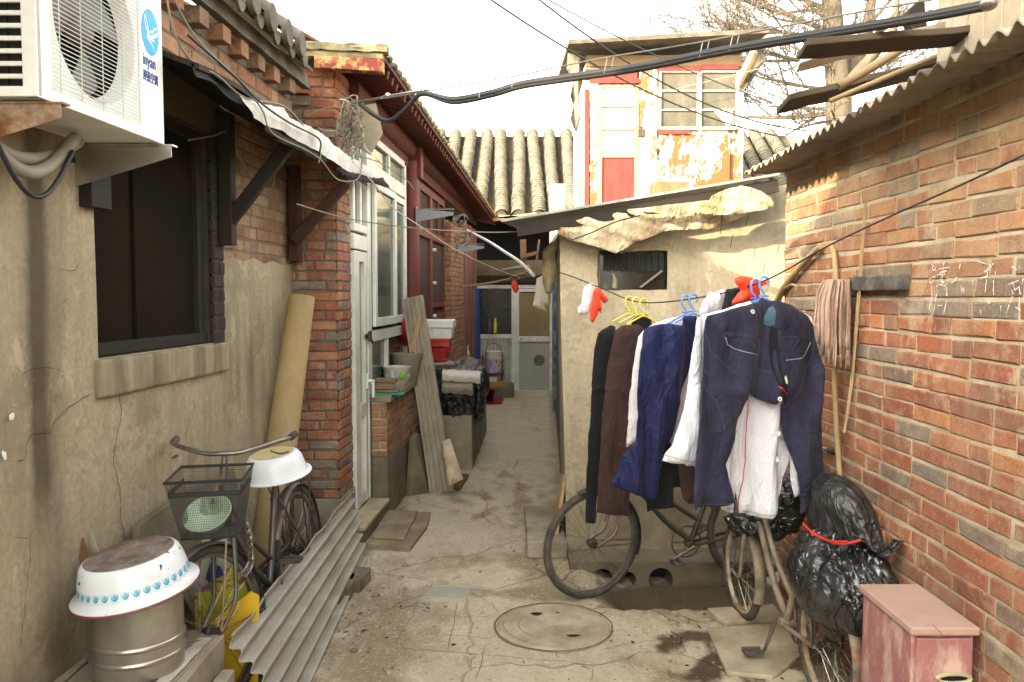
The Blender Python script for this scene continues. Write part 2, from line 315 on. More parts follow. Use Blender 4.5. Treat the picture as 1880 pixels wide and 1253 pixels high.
# ================================================================= GROUND
def gz(x, y):
    h = .012 * noise.noise(Vector((x * 1.1, y * 1.1, 2))) + .008 * noise.noise(Vector((x * 4, y * 4, 5))) + .003 * noise.noise(Vector((x * 17, y * 17, 9)))
    g = smooth01((x - .42) / .30) * smooth01((y - 4.36 - .11 * max(0, 1.25 - x) + .16 * nz((x, y, 0), 3.5) + .06 * nz((x, y, 4), 11)) / .2) * (1 - smooth01((y - 5.6) / .3))
    return h - .11 * g
def smooth01(t): t = min(1, max(0, t)); return t * t * (3 - 2 * t)
def blob(x, y, cx, cy, rx, ry): return smooth01(1.4 - math.hypot((x - cx) / rx, (y - cy) / ry))
def SXg(y): return .365 + .043 * (y - 5.42)
def ground():
    def axis(lo, hi, st, far):
        a = list(np.arange(lo, hi, st)); s = st; q = lo; w = hi; pre = []; post = []
        while q > -far: s *= 1.5; q -= s; pre.append(q)
        s = st
        while w < far: s *= 1.5; w += s; post.append(w)
        return pre[::-1] + a + post
    xs = axis(-2.1, 2.3, .028, 150); ys = axis(2.2, 8.5, .03, 150); ym = len(ys)
    mb = MB(); nx = len(xs); mb.v = []; st = []; wet = []
    for y in ys:
        for x in xs:
            near = abs(x) < 3 and 1 < y < 16
            mb.v.append(Vector((x, y, gz(x, y) if near else 0)))
            if not near: st.append(.2); wet.append(0); continue
            n1 = noise.noise(Vector((x * 2.3, y * 1.6, 3))); n2 = noise.fractal(Vector((x * 7, y * 4, 1)), 1, 2, 4)
            s = .16 + .45 * max(0, n1) + .22 * n2
            s += .5 * blob(x, y, -.75, 4.25, .45, .9) + .35 * blob(x, y, .35, 5.6, .45, 1.0) + .5 * blob(x, y, .2, 4.72, .6, .1) + .45 * blob(x, y, -.1, 7.2, .5, 1.2) * max(0, .4 + n2)
            s += .35 * blob(x, y, .85, 3.75, .30, .28) * (1 + n2) + .25 * blob(x, y, -.35, 5.3, .7, .2)
            s += .55 * smooth01((x - 1.25) / .3) * (y < 4.8) + .45 * smooth01((-.88 + TL * (y - 5.6) - x) / .14) * (y > 5.4) + .5 * smooth01((x - SXg(y) + .16) / .16) * (y > 5.3) + .4 * blob(x, y, 1.2, 4.5, .7, .35)  # grime plus painted contact shade along the wall feet and gutter
            w = blob(x, y, 1.25, 4.85, .85, .40) * (1 if gz(x, y) < -.03 else .55) + .75 * blob(x, y, .92, 3.92, .38, .30) * max(0, .6 + 1.2 * n2) + .6 * blob(x, y, 1.35, 3.6, .5, .6) * max(0, .5 + n2)
            st.append(max(0, min(1, s))); wet.append(max(0, min(1, w)))
    mb.f = [(j * nx + i, j * nx + i + 1, (j + 1) * nx + i + 1, (j + 1) * nx + i) for j in range(ym - 1) for i in range(nx - 1)]; mb.m = [0] * len(mb.f)
    mb.at = {'stain_shade': st, 'wet': wet}
    k = N('dusty_cement_ground')
    a = k.mix(k.ramp(k.noise(3.2, det=9, ro=.7), [(.3, 0), (.7, 1)]), (.50, .435, .31), (.38, .32, .215))
    a = k.mix(k.ramp(k.noise(8, (1.6, .6, 1), 9, .75, .6), [(.52, 0), (.68, .5)]), a, (.52, .47, .36))
    sm = k.ramp(k.addm(k.attr('stain_shade'), k.mul(k.addm(k.noise(14, (1.2, .8, 1), 9, .75), -.5), 1.1)), [(.28, 0), (.75, .8)])
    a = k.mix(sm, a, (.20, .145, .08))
    a = k.mix(k.ramp(k.noise(26, det=7, ro=.75), [(.52, 0), (.64, .4)]), a, (.29, .225, .135)); a = k.mix(k.ramp(k.noise(17, (1.3, .8, 1), 8, .75), [(.56, 0), (.66, .6)]), a, (.58, .53, .42))
    a = k.mix(k.ramp(k.noise(90, det=4), [(.60, 0), (.68, .7)]), a, (.11, .08, .048))
    a = k.mix(k.ramp(k.noise(70, det=4, ro=.7), [(.36, .5), (.42, 0)]), a, (.56, .50, .38))
    v = k.n('TexVoronoi', feature='DISTANCE_TO_EDGE'); v.inputs['Scale'].default_value = 1.15
    ds = k.n('Mix', data_type='VECTOR'); nt = k.n('TexNoise'); nt.inputs['Scale'].default_value = 3.5; nt.inputs['Detail'].default_value = 6; k.l(k.map(), nt.inputs['Vector'])
    ds.inputs[0].default_value = .22; k.l(k.map(), ds.inputs[4]); k.l(nt.outputs['Color'], ds.inputs[5]); k.l(ds.outputs[1], v.inputs['Vector'])
    cr = k.ramp(v.outputs['Distance'], [(.003, 1), (.008, 0)])
    a = k.mix(k.mul(cr, k.ramp(k.noise(1.3), [(.48, 0), (.64, .5)])), a, (.10, .08, .05))
    wt = k.ramp(k.addm(k.attr('wet'), k.mul(k.addm(k.noise(9, det=8, ro=.7), -.5), .8)), [(.3, 0), (.62, 1)])
    a = k.mix(k.mul(wt, .9), a, (.052, .036, .018))
    k.bump(k.addm(k.addm(k.mul(k.noise(110, det=6), .6), k.noise(18, det=8, ro=.7)), k.mul(cr, -1.2)), .9, .016)
    m = k.fin(a, k.ramp(wt, [(0, .93), (1, .45)]), 0, .25)
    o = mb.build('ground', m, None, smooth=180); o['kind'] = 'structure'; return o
GROUND = ground()
def rock(mb, c, r, rnd, mi=0, flat=.7):
    s = rnd.random() * 50
    mb.ball(c, (r * rnd.uniform(.8, 1.3), r * rnd.uniform(.7, 1.2), r * flat * rnd.uniform(.7, 1.1)), Matrix.Rotation(rnd.random() * 6, 3, 'Z'), 7, 5, mi, lambda q: 1 + .35 * noise.noise(q * 1.7 + Vector((s, 0, 0))))
def gravel():
    rnd = random.Random(4); mb = MB()
    zones = [(-.78, 4.35, .25, .9, 330), (.75, 3.8, .6, .6, 80), (1.2, 4.2, .5, .4, 110), (-.1, 5.5, .8, 2.2, 120), (-1.45, 5.2, .2, .4, 60), (-1.02, 5.6, .1, .5, 60), (.2, 8, .4, 3, 60)]
    for cx, cy, rx, ry, n in zones:
        for _ in range(n):
            x = rnd.gauss(cx, rx * .6); y = rnd.gauss(cy, ry * .6); r = rnd.choice([.002, .003, .003, .004, .005, .007, .016 if cx < -.7 and rnd.random() < .3 else .004])
            if x < -1.2 and y < 4.4: continue
            rock(mb, (x, y, gz(x, y) + r * .3), r, rnd, rnd.choice([0, 0, 0, 0, 1]))
    tag(mb.build('gravel', [M_CONC, M_CONCD], None), 'loose pebbles, mortar crumbs and grit strewn over the cement lane', 'gravel', kind='stuff')
gravel()
def litter():
    rnd = random.Random(9); mb = MB()
    for cx, cy, rx, ry, n, zz in [(-.7, 4.3, .2, .6, 30, 0), (1.15, 4.05, .4, .3, 60, 0), (-.2, 4.4, .5, 1, 20, 0), (-1.5, 3.25, .05, .3, 24, .385), (-1.0, 5.7, .06, .3, 15, 0), (1.5, 4.2, .1, .2, 40, 0)]:
        for _ in range(n):
            x = rnd.gauss(cx, rx * .7); y = rnd.gauss(cy, ry * .7); z = (zz or gz(x, y)) + .006; a = rnd.random() * 6.3; s = rnd.uniform(.008, .02)
            if x < -1.15 and y < 4.5 and not zz: continue
            if zz: x = max(-1.585, min(-1.42, x)); y = max(2.6, min(3.2, y))
            d = Vector((math.cos(a), math.sin(a), rnd.uniform(-.1, .3))) * s; e = Vector((-math.sin(a), math.cos(a), rnd.uniform(-.2, .4))) * s * .5; p = Vector((x, y, z))
            mb.add([p - d, p + e, p + d, p - e], [(0, 1, 2), (0, 2, 3)], rnd.choice([0, 0, 1]))
    for _ in range(16):
        x = rnd.uniform(-.7, .9); y = rnd.uniform(3.6, 5.5); a = rnd.random() * 6; l = rnd.uniform(.03, .1); pts = []
        for q in range(4):
            xx = x + math.cos(a) * l * q / 3; yy = y + math.sin(a) * l * q / 3; a += rnd.uniform(-.4, .4); pts.append((xx, yy, gz(xx, yy) + .003))
        mb.tube(pts, .0012, 4, mi=1)
    tag(mb.build('leaf_litter', [mat('dry_leaf', (.26, .15, .05), (.16, .09, .03), 20, .8, 0), M_WOODD], None), 'scattered dry brown leaves and twigs on the lane', 'leaf litter', kind='stuff')
litter()
def crack_line(pts, place, w, parent, m, n):   # hairline crack: a thin dark strip a few mm proud of the wall
    mb = MB(); rnd = random.Random(len(pts)); P = []
    for (a, b) in zip(pts[:-1], pts[1:]):
        k = max(2, int(math.dist(a, b) / 9))
        for i in range(k):
            t = i / k; P.append((a[0] + (b[0] - a[0]) * t + rnd.uniform(-1.6, 1.6), a[1] + (b[1] - a[1]) * t + rnd.uniform(-1, 1)))
    P.append(pts[-1]); q = [place(*p) for p in P]; vs = []
    for i, p in enumerate(q):
        d = (q[min(i + 1, len(q) - 1)] - q[max(i - 1, 0)]); s = d.cross(Vector(n)).normalized() * w * (.5 + .5 * rnd.random()) * (1 if 0 < i < len(q) - 1 else .2)
        vs += [p - s, p + s]
    mb.add(vs, [(2 * i, 2 * i + 1, 2 * i + 3, 2 * i + 2) for i in range(len(q) - 1)]); return mb.build('crack', m, parent)
M_CRACK = mat('crack_shadow_gap', (.035, .027, .017), (.02, .016, .01), 9, .95, 0)
def gpt(x, y): p = gnd(x, y); return Vector((p.x, p.y, gz(p.x, p.y) + .004))
M_JOINT = mat('dirt_filled_joint', (.13, .10, .062), (.20, .16, .105), 20, .95, 0)
for w_, pts in ((.0025, [(700, 1188), (765, 1196), (830, 1200), (886, 1203)]), (.0022, [(892, 1185), (887, 1203), (882, 1225), (874, 1253)]), (.0022, [(886, 1203), (960, 1210), (1040, 1215), (1090, 1222)]), (.002, [(1090, 1222), (1086, 1253)]), (.002, [(772, 1130), (830, 1132), (905, 1135)]), (.002, [(840, 1106), (836, 1132), (828, 1165), (822, 1200)]), (.002, [(770, 1100), (758, 1132), (735, 1165), (715, 1190)]), (.0018, [(735, 1164), (822, 1166), (905, 1172)]), (.0018, [(870, 1092), (905, 1112), (915, 1128)]), (.002, [(1100, 1195), (1180, 1180), (1230, 1172), (1300, 1168)])):
    crack_line(pts, gpt, w_, GROUND, M_JOINT, (0, 0, 1))
# ================================================================= NEAR LEFT HOUSE (plastered)
CP = -1.507
H1 = thing('plastered_house', 'low house with stained beige cement plaster, fly-screened window and brick cornice behind the basket bicycle', 'house', L(CP, 3.5, 0))
WY0, WY1, WZ0, WZ1 = 3.245, 4.33, 1.50, 2.60
def plaster_wall():
    mb = MB(); ys = sorted(set([round(q, 4) for q in list(np.arange(.2, 5.62, .05))] + [WY0, WY1, 4.47, 5.66])); zs = sorted(set([round(q, 4) for q in np.arange(0, 3.0, .05)] + [WZ0, WZ1, 1.96, 3.0]))
    idx = {}; st = []
    for j, z in enumerate(zs):
        for i, y in enumerate(ys):
            idx[i, j] = len(mb.v); zz = z
            if abs(z - 1.96) < .001 and y > 4.5: zz += .03 * noise.noise(Vector((y * 6, 0, 1)))
            mb.v.append(L(CP + .006 * noise.noise(Vector((y * 2, z * 2, 0))), y, zz))
            wob = .03 * noise.noise(Vector((0, z * 3, 4)))
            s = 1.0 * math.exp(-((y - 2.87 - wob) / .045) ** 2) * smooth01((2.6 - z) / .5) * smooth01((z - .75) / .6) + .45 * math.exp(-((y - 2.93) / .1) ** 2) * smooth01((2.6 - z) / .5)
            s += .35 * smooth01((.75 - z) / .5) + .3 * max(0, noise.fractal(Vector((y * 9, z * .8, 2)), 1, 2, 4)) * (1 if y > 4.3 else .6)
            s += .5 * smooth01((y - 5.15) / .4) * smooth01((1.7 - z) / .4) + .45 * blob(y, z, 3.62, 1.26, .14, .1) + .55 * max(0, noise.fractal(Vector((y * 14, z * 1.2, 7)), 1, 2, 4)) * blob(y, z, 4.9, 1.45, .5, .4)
            s += 1.2 * smooth01((z - 2.25) / .3) * smooth01((y - 3.1) / .15) + .35 * max(0, noise.fractal(Vector((y * 5, z * .5, 11)), 1, 2, 4))  # wall colour darkened high up beneath the awning, plus random streaks
            st.append(max(0, min(1, s)))
    for j in range(len(zs) - 1):
        for i in range(len(ys) - 1):
            y = (ys[i] + ys[i + 1]) / 2; z = (zs[j] + zs[j + 1]) / 2
            if WY0 < y < WY1 and WZ0 < z < WZ1: continue
            if y > 4.47 and z > 1.96: continue
            mb.f.append((idx[i, j], idx[i, j + 1], idx[i + 1, j + 1], idx[i + 1, j])); mb.m.append(0)
    mb.at = {'stain_shade': st}
    return mb.build('wall', M_PLAST, H1, smooth=180)
plaster_wall()
mb = MB(); mb.lbox(CP - .28, .2, .2, 5.6, 0, 3.0); mb.lbox(CP - .02, .27, WY0 - .3, WY0, WZ0, WZ1); mb.lbox(CP - .02, .26, WY1, WY1 + .14, WZ0, WZ1); mb.lbox(CP - .025, .25, WY0 - .3, WY1 + .14, WZ0 - .2, WZ0); mb.lbox(CP - .02, .24, WY0 - .3, WY1 + .14, WZ1, WZ1 + .2)
mb.build('core_wall', mat('darkened_concrete', (.05, .04, .026), (.03, .024, .016), 5, .95, .4), H1)  # concrete coloured dark so the window reveals and lintel read dark
mb = MB(); bricks(mb, L(CP - .012, 4.47, 1.93), (TL, 1, 0), (1, -TL, 0), 1.2, 1.0, bl=.2, bh=.062, seed=11, pro=.004, hdr=.5); mb.build('exposed_brickwork', [M_BRICKC, M_MORTARD], H1)
mb = MB(); bricks(mb, L(CP + .004, WY1, 1.49), (TL, 1, 0), (1, -TL, 0), .135, 1.15, bl=.13, bh=.062, seed=12, pro=.005, hdr=0); mb.build('window_jamb', [mat('soot_black_brick', (.035, .025, .018), (.02, .016, .012), 12, .9, .5, 40, .01), mat('soot_mortar', (.05, .04, .028), (.03, .024, .017), 9, .95, .4)], H1)
# window sill band
mb = MB(); mb.solid(lambda a, b: L(CP - .02, WY0 - .03 + a * 1.26, 1.34 + b * .155 + .004 * nz((a * 9, b, 0), 2)), 24, 3, (.045, 0, 0))
for v in mb.v: v.x += .006 * noise.noise(v * 7)
mb.build('window_sill', mat('streaked_cement', (.35, .29, .19), (.24, .195, .12), 7, .93, .5, 80, .006, dirt=(.09, .07, .04), ds=5, da=.75, dst=(1, 1.6, .12), dt=.5), H1, bevel=.012)
wf = MB()
for a in ((WY0 + .01, WY0 + .06, WZ0 + .01, WZ1), (WY1 - .06, WY1 - .01, WZ0 + .01, WZ1)): wf.lbox(CP - .045, .06, *a)
wf.lbox(CP - .03, .08, WY0 + .005, WY1 - .005, WZ0 + .002, WZ0 + .055); wf.lbox(CP - .05, .05, WY0 + .06, WY1 - .06, WZ1 - .05, WZ1)
win = wf.build('window', M_WOODD, H1, bevel=.004)
mb = MB(); mb.lbox(CP - .075, .004, WY0 + .06, WY1 - .06, WZ0 + .055, WZ1 - .05); mb.build('fly_screen', M_SCREEN, win)
mb = MB(); mb.lbox(CP - .058, .014, 3.66, 3.69, WZ0 + .055, WZ1 - .05); mb.build('mullion', M_SCREEN, win)
mb = MB(); mb.lbox(CP + .05, .05, WY0 - .10, WY0 + .04, 2.09, 2.62); mb.tube([L(CP + .05, WY0 - .2, 2.25), L(CP + .01, WY0 - .24, 2.24), L(CP + .01, WY0 - .22, 2.29)], .012); mb.build('shutter_edge', M_WOODD, H1, bevel=.004)
NL = Vector((1, -TL, 0)).normalized()
pl = lambda x, y: onL(x, y, CP + .012)
for w, pts in ((.003, [(221, 722), (222, 770), (212, 820), (209, 850), (221, 905), (221, 940), (227, 985), (232, 1002)]), (.002, [(172, 722), (155, 730), (128, 748), (98, 778), (93, 795), (60, 798), (50, 812), (46, 845), (32, 848)]),
               (.0012, [(108, 495), (125, 497), (137, 497), (150, 480)]), (.0012, [(38, 690), (62, 677), (100, 676), (120, 684)]), (.0015, [(60, 970), (55, 1000), (57, 1020), (50, 1060), (46, 1120), (36, 1190)]), (.0012, [(25, 985), (50, 990), (60, 975)]), (.001, [(130, 545), (112, 560), (120, 590), (108, 610)])):
    crack_line(pts, pl, w, H1, M_CRACK, NL)
mb = MB()
for x, y, s in ((23, 767, 6), (9, 836, 5)):
    for q in range(5):
        c = onL(x + random.uniform(-4, 4), y + random.uniform(-4, 4), CP + .013); mb.ball(c, (.002, .006, .01))
mb.build('paint_splash', mat('white_paint_fleck', (.75, .75, .7), None, 5, .8, 0), H1)
# cornice: two plain courses, dentils, fascia board, roof tiles
mb = MB()
bricks(mb, L(-1.405, .3, 2.82), (TL, 1, 0), (1, -TL, 0), 5.05, .18, bl=.24, bh=.075, seed=21, pro=.006, hdr=.1); mb.lbox(-1.412, .3, .3, 5.35, 2.82, 3.0, 1)
y = .33
while y < 5.2: mb.lbox(-1.33 + random.uniform(-.006, .006), .2, y, y + .10, 3.003, 3.085 + random.uniform(-.005, .005), 0); y += .25
mb.lbox(-1.40, .3, .3, 5.3, 3.0, 3.09, 1)
mb.build('brick_cornice', [M_BRICKB, M_MORTARD], H1, bevel=.004)
mb = MB(); mb.solid(lambda a, b: L(-1.30 - .02 * b, .3 + a * 5.1, 3.088 + b * .10 + .012 * nz((a * 20, b, 0), 1)), 40, 2, (-.05, 0, 0)); mb.build('fascia', M_TILED, H1)
rf = MB(); sl_ = .70
y = .4
def R1(c0, y, d, z): return L(c0 - d, y, z + sl_ * d)
rnd = random.Random(3)
while y < 5.15:
    zb = 3.215 + rnd.uniform(-.012, .012); yo = rnd.uniform(-.012, .012)
    def bar(a, b, y=y + yo, zb=zb):
        t = math.pi * (b * 1.0); st = (a * 14) % 1
        return R1(-1.19, y, a * 2.2, zb) + Vector((0, -math.cos(t) * (.074 - .006 * st), math.sin(t) * (.074 - .006 * st)))
    rf.grid(bar, 56, 10)
    rf.prism([R1(-1.186, y + yo, 0, zb + .004) + Vector((0, -math.cos(2 * math.pi * k / 20) * .074, math.sin(2 * math.pi * k / 20) * .074)) for k in range(20)], (-.03, 0, 0))
    def pan(a, b, y=y + yo + .125, zb=zb):
        t = (b - .5) * 2; st = (a * 22) % 1
        return R1(-1.215, y, a * 2.2, zb - .015) + Vector((0, t * .085, -.05 * (1 - t * t) + .012 * st))
    rf.solid(pan, 44, 8, (0, 0, -.016))
    rf.prism([R1(-1.213, y + yo + .125, 0, zb - .02) + Vector((0, t * .085, -.05 * (1 - t * t) - .028 * (1 - t * t))) for t in [k / 5 - 1 for k in range(11)]] + [R1(-1.213, y + yo + .125, 0, zb - .02) + Vector((0, t * .085, -.05 * (1 - t * t) + .012)) for t in [1 - k / 5 for k in range(11)]], (-.015, 0, 0))
    y += .25
rf.prism([R1(-1.25, .3, 0, 3.17), R1(-1.25, 5.3, 0, 3.17), R1(-1.25, 5.3, 2.2, 3.17), R1(-1.25, .3, 2.2, 3.17)], (0, 0, .02))
rf.prism([R1(-1.25, .3, 2.2, 3.17), R1(-1.25, 5.3, 2.2, 3.17), L(-6, 5.3, 3.2), L(-6, .3, 3.2)], (0, 0, .02))
rf.build('roof', M_TILED, H1, smooth=40)
g = MB(); g.hexa([L(-6.2, -9, 0), L(-1.8, -9, 0), L(-1.8, .15, 0), L(-6.2, .15, 0), L(-6.2, -9, 3.6), L(-1.8, -9, 3.6), L(-1.8, .15, 3.4), L(-6.2, .15, 3.4)]); g.build('unseen_shade_wing', M_PLAST, H1)  # unseen wing added at the left rear to carry the sun-blocking roof
g = MB(); g.add([L(-1.6, -9, 3.9), L(-1.6, .2, 3.5), L(-3.6, .25, 4.95), L(-3.6, -1.0, 5.85), L(-3.6, -9, 6.0), L(-6.4, -9, 3.9), L(-6.4, .2, 3.5)], [(0, 1, 2, 3, 4), (4, 3, 2, 6, 5), (1, 6, 2)]); g.build('unseen_shade_roof', M_TILED, H1)  # unseen roof, its ridge shaped to keep sun off the brick wall
M_RBR = mat('dark_red_brown_wood', (.055, .022, .014), (.03, .014, .01), 6, .75, .3)
# ================================================================= awning over the window
AW = thing('wooden_awning', 'sagging dark plank awning edged with a torn white sheet above the screened window', 'awning', L(CP, 4.5, 2.5))
def aw(a, b): y = 3.2 + a * 2.7; return L(CP + .02 + b * .43, y, 2.80 - .16 * b + .02 * math.sin(a * 9) - .06 * b * smooth01((a - .5) / .5))
for k in range(4):
    mb = MB(); mb.solid(lambda a, b, k=k: aw(a, (k + b * .97) / 4) + Vector((0, 0, .006 * nz((a * 8, k, b), 2, k))), 26, 2, (0, 0, -.022)); mb.build('board', M_WOODD, AW)
def awc(a, b):
    p = L(-1.085, 3.45 + a * 2.6, 2.63); d = .03 + .14 * smooth01(a * 5) * (.75 + .25 * math.sin(a * 11))
    sag = -.05 * math.sin(a * math.pi * 2.4) - .12 * smooth01((a - .55) / .45)
    return p + Vector((.03 * b - .09 * (1 - b) + .02 * nz((a * 6, b, 0), 1.5) + .10 * smooth01((a - .6) / .4), 0, .07 - d * b * 1.25 + sag + .02 * nz((a * 9, b * 2, 3), 1)))
M_SHEET = (mat('dirty_white_sheet', (.74, .72, .66), (.6, .58, .52), 5, .8, .3, 40, .006, dirt=(.2, .17, .12), ds=4, da=.5))
def felt(a, b): q = awc(a, 0); return q + Vector((-.03 + .05 * b, 0, .03 - .02 * b + .018 * nz((a * 14, b, 0), 1)))
mb = MB(); 0 and mb.solid(lambda a, b: awc(a, 1) + Vector((-.02 + .012 * nz((a * 14, b, 1), 1), 0, .03 - (.07 + .05 * nz((a * 7, 0, 4), 1)) * b)), 50, 3, (-.008, 0, 0)); mb.solid(lambda a, b: L(-1.085 + .02 * b + .015 * nz((a * 14, b, 0), 1), 3.2 + a * 2.75, 2.645 - .055 * b - .05 * smooth01((a - .6) / .4) + .02 * nz((a * 11, b, 0), 1)), 50, 3, (-.008, 0, 0))
mb.build('roofing_felt', mat('black_felt', (.03, .027, .022), (.018, .016, .013), 8, .9, .4, 60, .005), AW)
for k, (yp, zb, zt, ys_) in enumerate(((4.42, 2.02, 2.72, 4.42), (5.54, 1.98, 2.62, 5.47))):
    g = MB(); g.lbox(CP + .085, .07, yp - .035, yp + .035, zb, zt); pb = g.build('bracket_post', M_WOODD if k != 1 else M_RBR, AW, bevel=.005)
    g = MB(); g.beam(L(CP + .06, ys_, zb + .13), L(CP + .42, ys_, 2.60 if k != 1 else 2.50), .05, .07); g.build('strut', M_WOODD if k != 1 else M_RBR, AW, bevel=.005)
# ================================================================= air conditioner
cf = -1.178; AY0, AY1, AZ0, AZ1 = 2.40, 3.15, 2.325, 2.90
AC = thing('air_conditioner', 'white outdoor air conditioner unit on rusty brackets high on the plaster wall', 'air conditioner', L(cf - .15, 2.78, AZ0))
g = MB(); g.lbox(cf - .285, .01, AY0, AY1, AZ0, AZ1); g.lbox(cf - .012, .28, AY0, AY1, AZ0, AZ0 + .012); g.lbox(cf - .012, .28, AY0, AY1, AZ1 - .012, AZ1); g.lbox(cf - .012, .28, AY1 - .012, AY1, AZ0 + .013, AZ1 - .013)
fc = (2.715, 2.615); fr = .235; vs = []; seg = 64
for k in range(seg):
    t = 2 * math.pi * k / seg; c, s = math.cos(t), math.sin(t); q = min(((AY1 - fc[0]) if c > 0 else (fc[0] - AY0)) / max(abs(c), 1e-6), ((AZ1 - fc[1]) if s > 0 else (fc[1] - AZ0)) / max(abs(s), 1e-6))
    vs.append([L(cf, fc[0] + c * q, fc[1] + s * q), L(cf, fc[0] + c * fr, fc[1] + s * fr), L(cf - .05, fc[0] + c * (fr - .02), fc[1] + s * (fr - .02)), L(cf - .02, fc[0] + c * q, fc[1] + s * q)])
corner = [L(cf, a, b) for a, b in ((AY0, AZ0), (AY1, AZ0), (AY1, AZ1), (AY0, AZ1))]
g.m = [0] * len(g.m); o = len(g.v); g.v += [v for q in vs for v in q]
for k in range(seg):
    k2 = (k + 1) % seg
    for i in range(2): g.f.append((o + k * 4 + i, o + k * 4 + i + 1, o + k2 * 4 + i + 1, o + k2 * 4 + i)); g.m.append(0)
for ca, cb in ((AY1, AZ0), (AY1, AZ1), (AY0, AZ1), (AY0, AZ0)):   # fill the four corners of the front sheet
    best = sorted(range(seg), key=lambda k: (vs[k][0] - L(cf, ca, cb)).length)[:2]; g.add([vs[best[0]][0], vs[best[1]][0], L(cf, ca, cb)], [(0, 1, 2)])
# slotted end
for a0_, a1_ in ((0, .012), (.125, .14), (.255, .285)): g.hexa([L(cf - a1_, AY0, AZ0), L(cf - a0_, AY0, AZ0), L(cf - a0_, AY0 + .012, AZ0), L(cf - a1_, AY0 + .012, AZ0), L(cf - a1_, AY0, AZ1), L(cf - a0_, AY0, AZ1), L(cf - a0_, AY0 + .012, AZ1), L(cf - a1_, AY0 + .012, AZ1)])
g.hexa([L(cf - .125, AY0 - .002, AZ0), L(cf - .0, AY0 - .002, AZ0), L(cf - .0, AY0 + .012, AZ0), L(cf - .125, AY0 + .012, AZ0)] + [L(cf - .125, AY0 - .002, AZ0 + .03), L(cf - .0, AY0 - .002, AZ0 + .03), L(cf - .0, AY0 + .012, AZ0 + .03), L(cf - .125, AY0 + .012, AZ0 + .03)])
k = 0; z = AZ0 + .052
g2 = MB()
while z < AZ1:
    for a0_, a1_ in ((.03, .105), (.118, .255)):
        pass
    g.hexa([L(cf - .28, AY0 + .001, z), L(cf - .002, AY0 + .001, z), L(cf - .002, AY0 + .011, z), L(cf - .28, AY0 + .011, z), L(cf - .28, AY0 + .001, z + .014), L(cf - .002, AY0 + .001, z + .014), L(cf - .002, AY0 + .011, z + .014), L(cf - .28, AY0 + .011, z + .014)]); z += .036
g.hexa([L(cf - .045, AY0 - .001, AZ0), L(cf, AY0 - .001, AZ0), L(cf, AY0 + .02, AZ0), L(cf - .045, AY0 + .02, AZ0), L(cf - .045, AY0 - .001, AZ1), L(cf, AY0 - .001, AZ1), L(cf, AY0 + .02, AZ1), L(cf - .045, AY0 + .02, AZ1)])
g.build('casing', M_ACW, AC, bevel=.003)
g = MB(); g.lbox(cf - .10, .004, AY0 + .02, AY1 - .02, AZ0 + .015, AZ1 - .015); g.hexa([L(cf - .27, AY0 + .03, AZ0 + .02), L(cf - .02, AY0 + .03, AZ0 + .02), L(cf - .02, AY0 + .034, AZ0 + .02), L(cf - .27, AY0 + .034, AZ0 + .02), L(cf - .27, AY0 + .03, AZ1 - .02), L(cf - .02, AY0 + .03, AZ1 - .02), L(cf - .02, AY0 + .034, AZ1 - .02), L(cf - .27, AY0 + .034, AZ1 - .02)]); g.build('coil', mat('black_coil', (.02, .019, .018), (.012, .011, .01), 5, .7, .1), AC)
FM = frame_of((TL, 1, 0), (0, 0, 1), (1, -TL, 0), L(cf - .06, *fc))
g = MB()
for q in range(3):
    def bl_(a, b, q=q):
        t = q * 2.094 + .3 + a * 1.25 - .25 * b; r = .05 + b * .155; return FM @ Vector((r * math.cos(t), r * math.sin(t), .02 - .045 * a))
    g.solid(bl_, 8, 6, FM.to_3x3() @ Vector((0, 0, -.004)))
fan = g.build('fan', mat('grey_fan', (.2, .19, .18), (.15, .14, .13), 5, .5, 0), AC, smooth=50)
g = MB(); g.lathe([(.001, .03), (.04, .028), (.052, .015), (.055, -.02)], FM.translation, FM.to_3x3(), 20); g.build('hub', mat('grey_hub', (.14, .13, .125), None, 5, .5, 0), fan, smooth=50)
g = MB(); z = AZ0 + .045
while z < AZ1 + .02: g.tube([L(cf + .008, 2.455, z), L(cf + .014, 2.47, z), L(cf + .014, 2.955, z), L(cf + .008, 2.965, z)], .0016, 4); z += .0135
for yy in (2.49, 2.60, 2.72, 2.84, 2.95): g.tube([L(cf + .0115, yy, AZ0 + .03), L(cf + .0115, yy, AZ1)], .0018, 4)
g.build('grille', mat('wire_grille', (.55, .54, .48), (.45, .43, .38), 9, .5, 0), AC)
g = MB(); ec = (3.06, 2.715)
g.prism([L(cf + .001, ec[0] + .062 * math.cos(2 * math.pi * k / 40), ec[1] + .082 * math.sin(2 * math.pi * k / 40)) for k in range(40)], Vector((1, -TL, 0)) * .001); lg = g.build('emblem', mat('sky_blue_print', (.02, .33, .75), (.02, .33, .75), 3, .4, 0), AC)
g = MB(); e2 = lambda a, b: L(cf + .0028, ec[0] + a * .062, ec[1] + b * .082)
def stroke(g, pts, w0, w1, f):
    q = []
    for i in range(len(pts) - 1):
        for s_ in range(6): t = s_ / 6; q.append(tuple(pts[i][j] * (1 - t) + pts[i + 1][j] * t for j in (0, 1)))
    q.append(pts[-1]); n = len(q); vs = []
    for i, p in enumerate(q):
        a = q[max(0, i - 1)]; b = q[min(n - 1, i + 1)]; d = Vector((b[0] - a[0], b[1] - a[1])).normalized(); w = w0 + (w1 - w0) * i / (n - 1)
        vs += [f(p[0] - d.y * w, p[1] + d.x * w), f(p[0] + d.y * w, p[1] - d.x * w)]
    g.add(vs, [(2 * i, 2 * i + 1, 2 * i + 3, 2 * i + 2) for i in range(n - 1)])
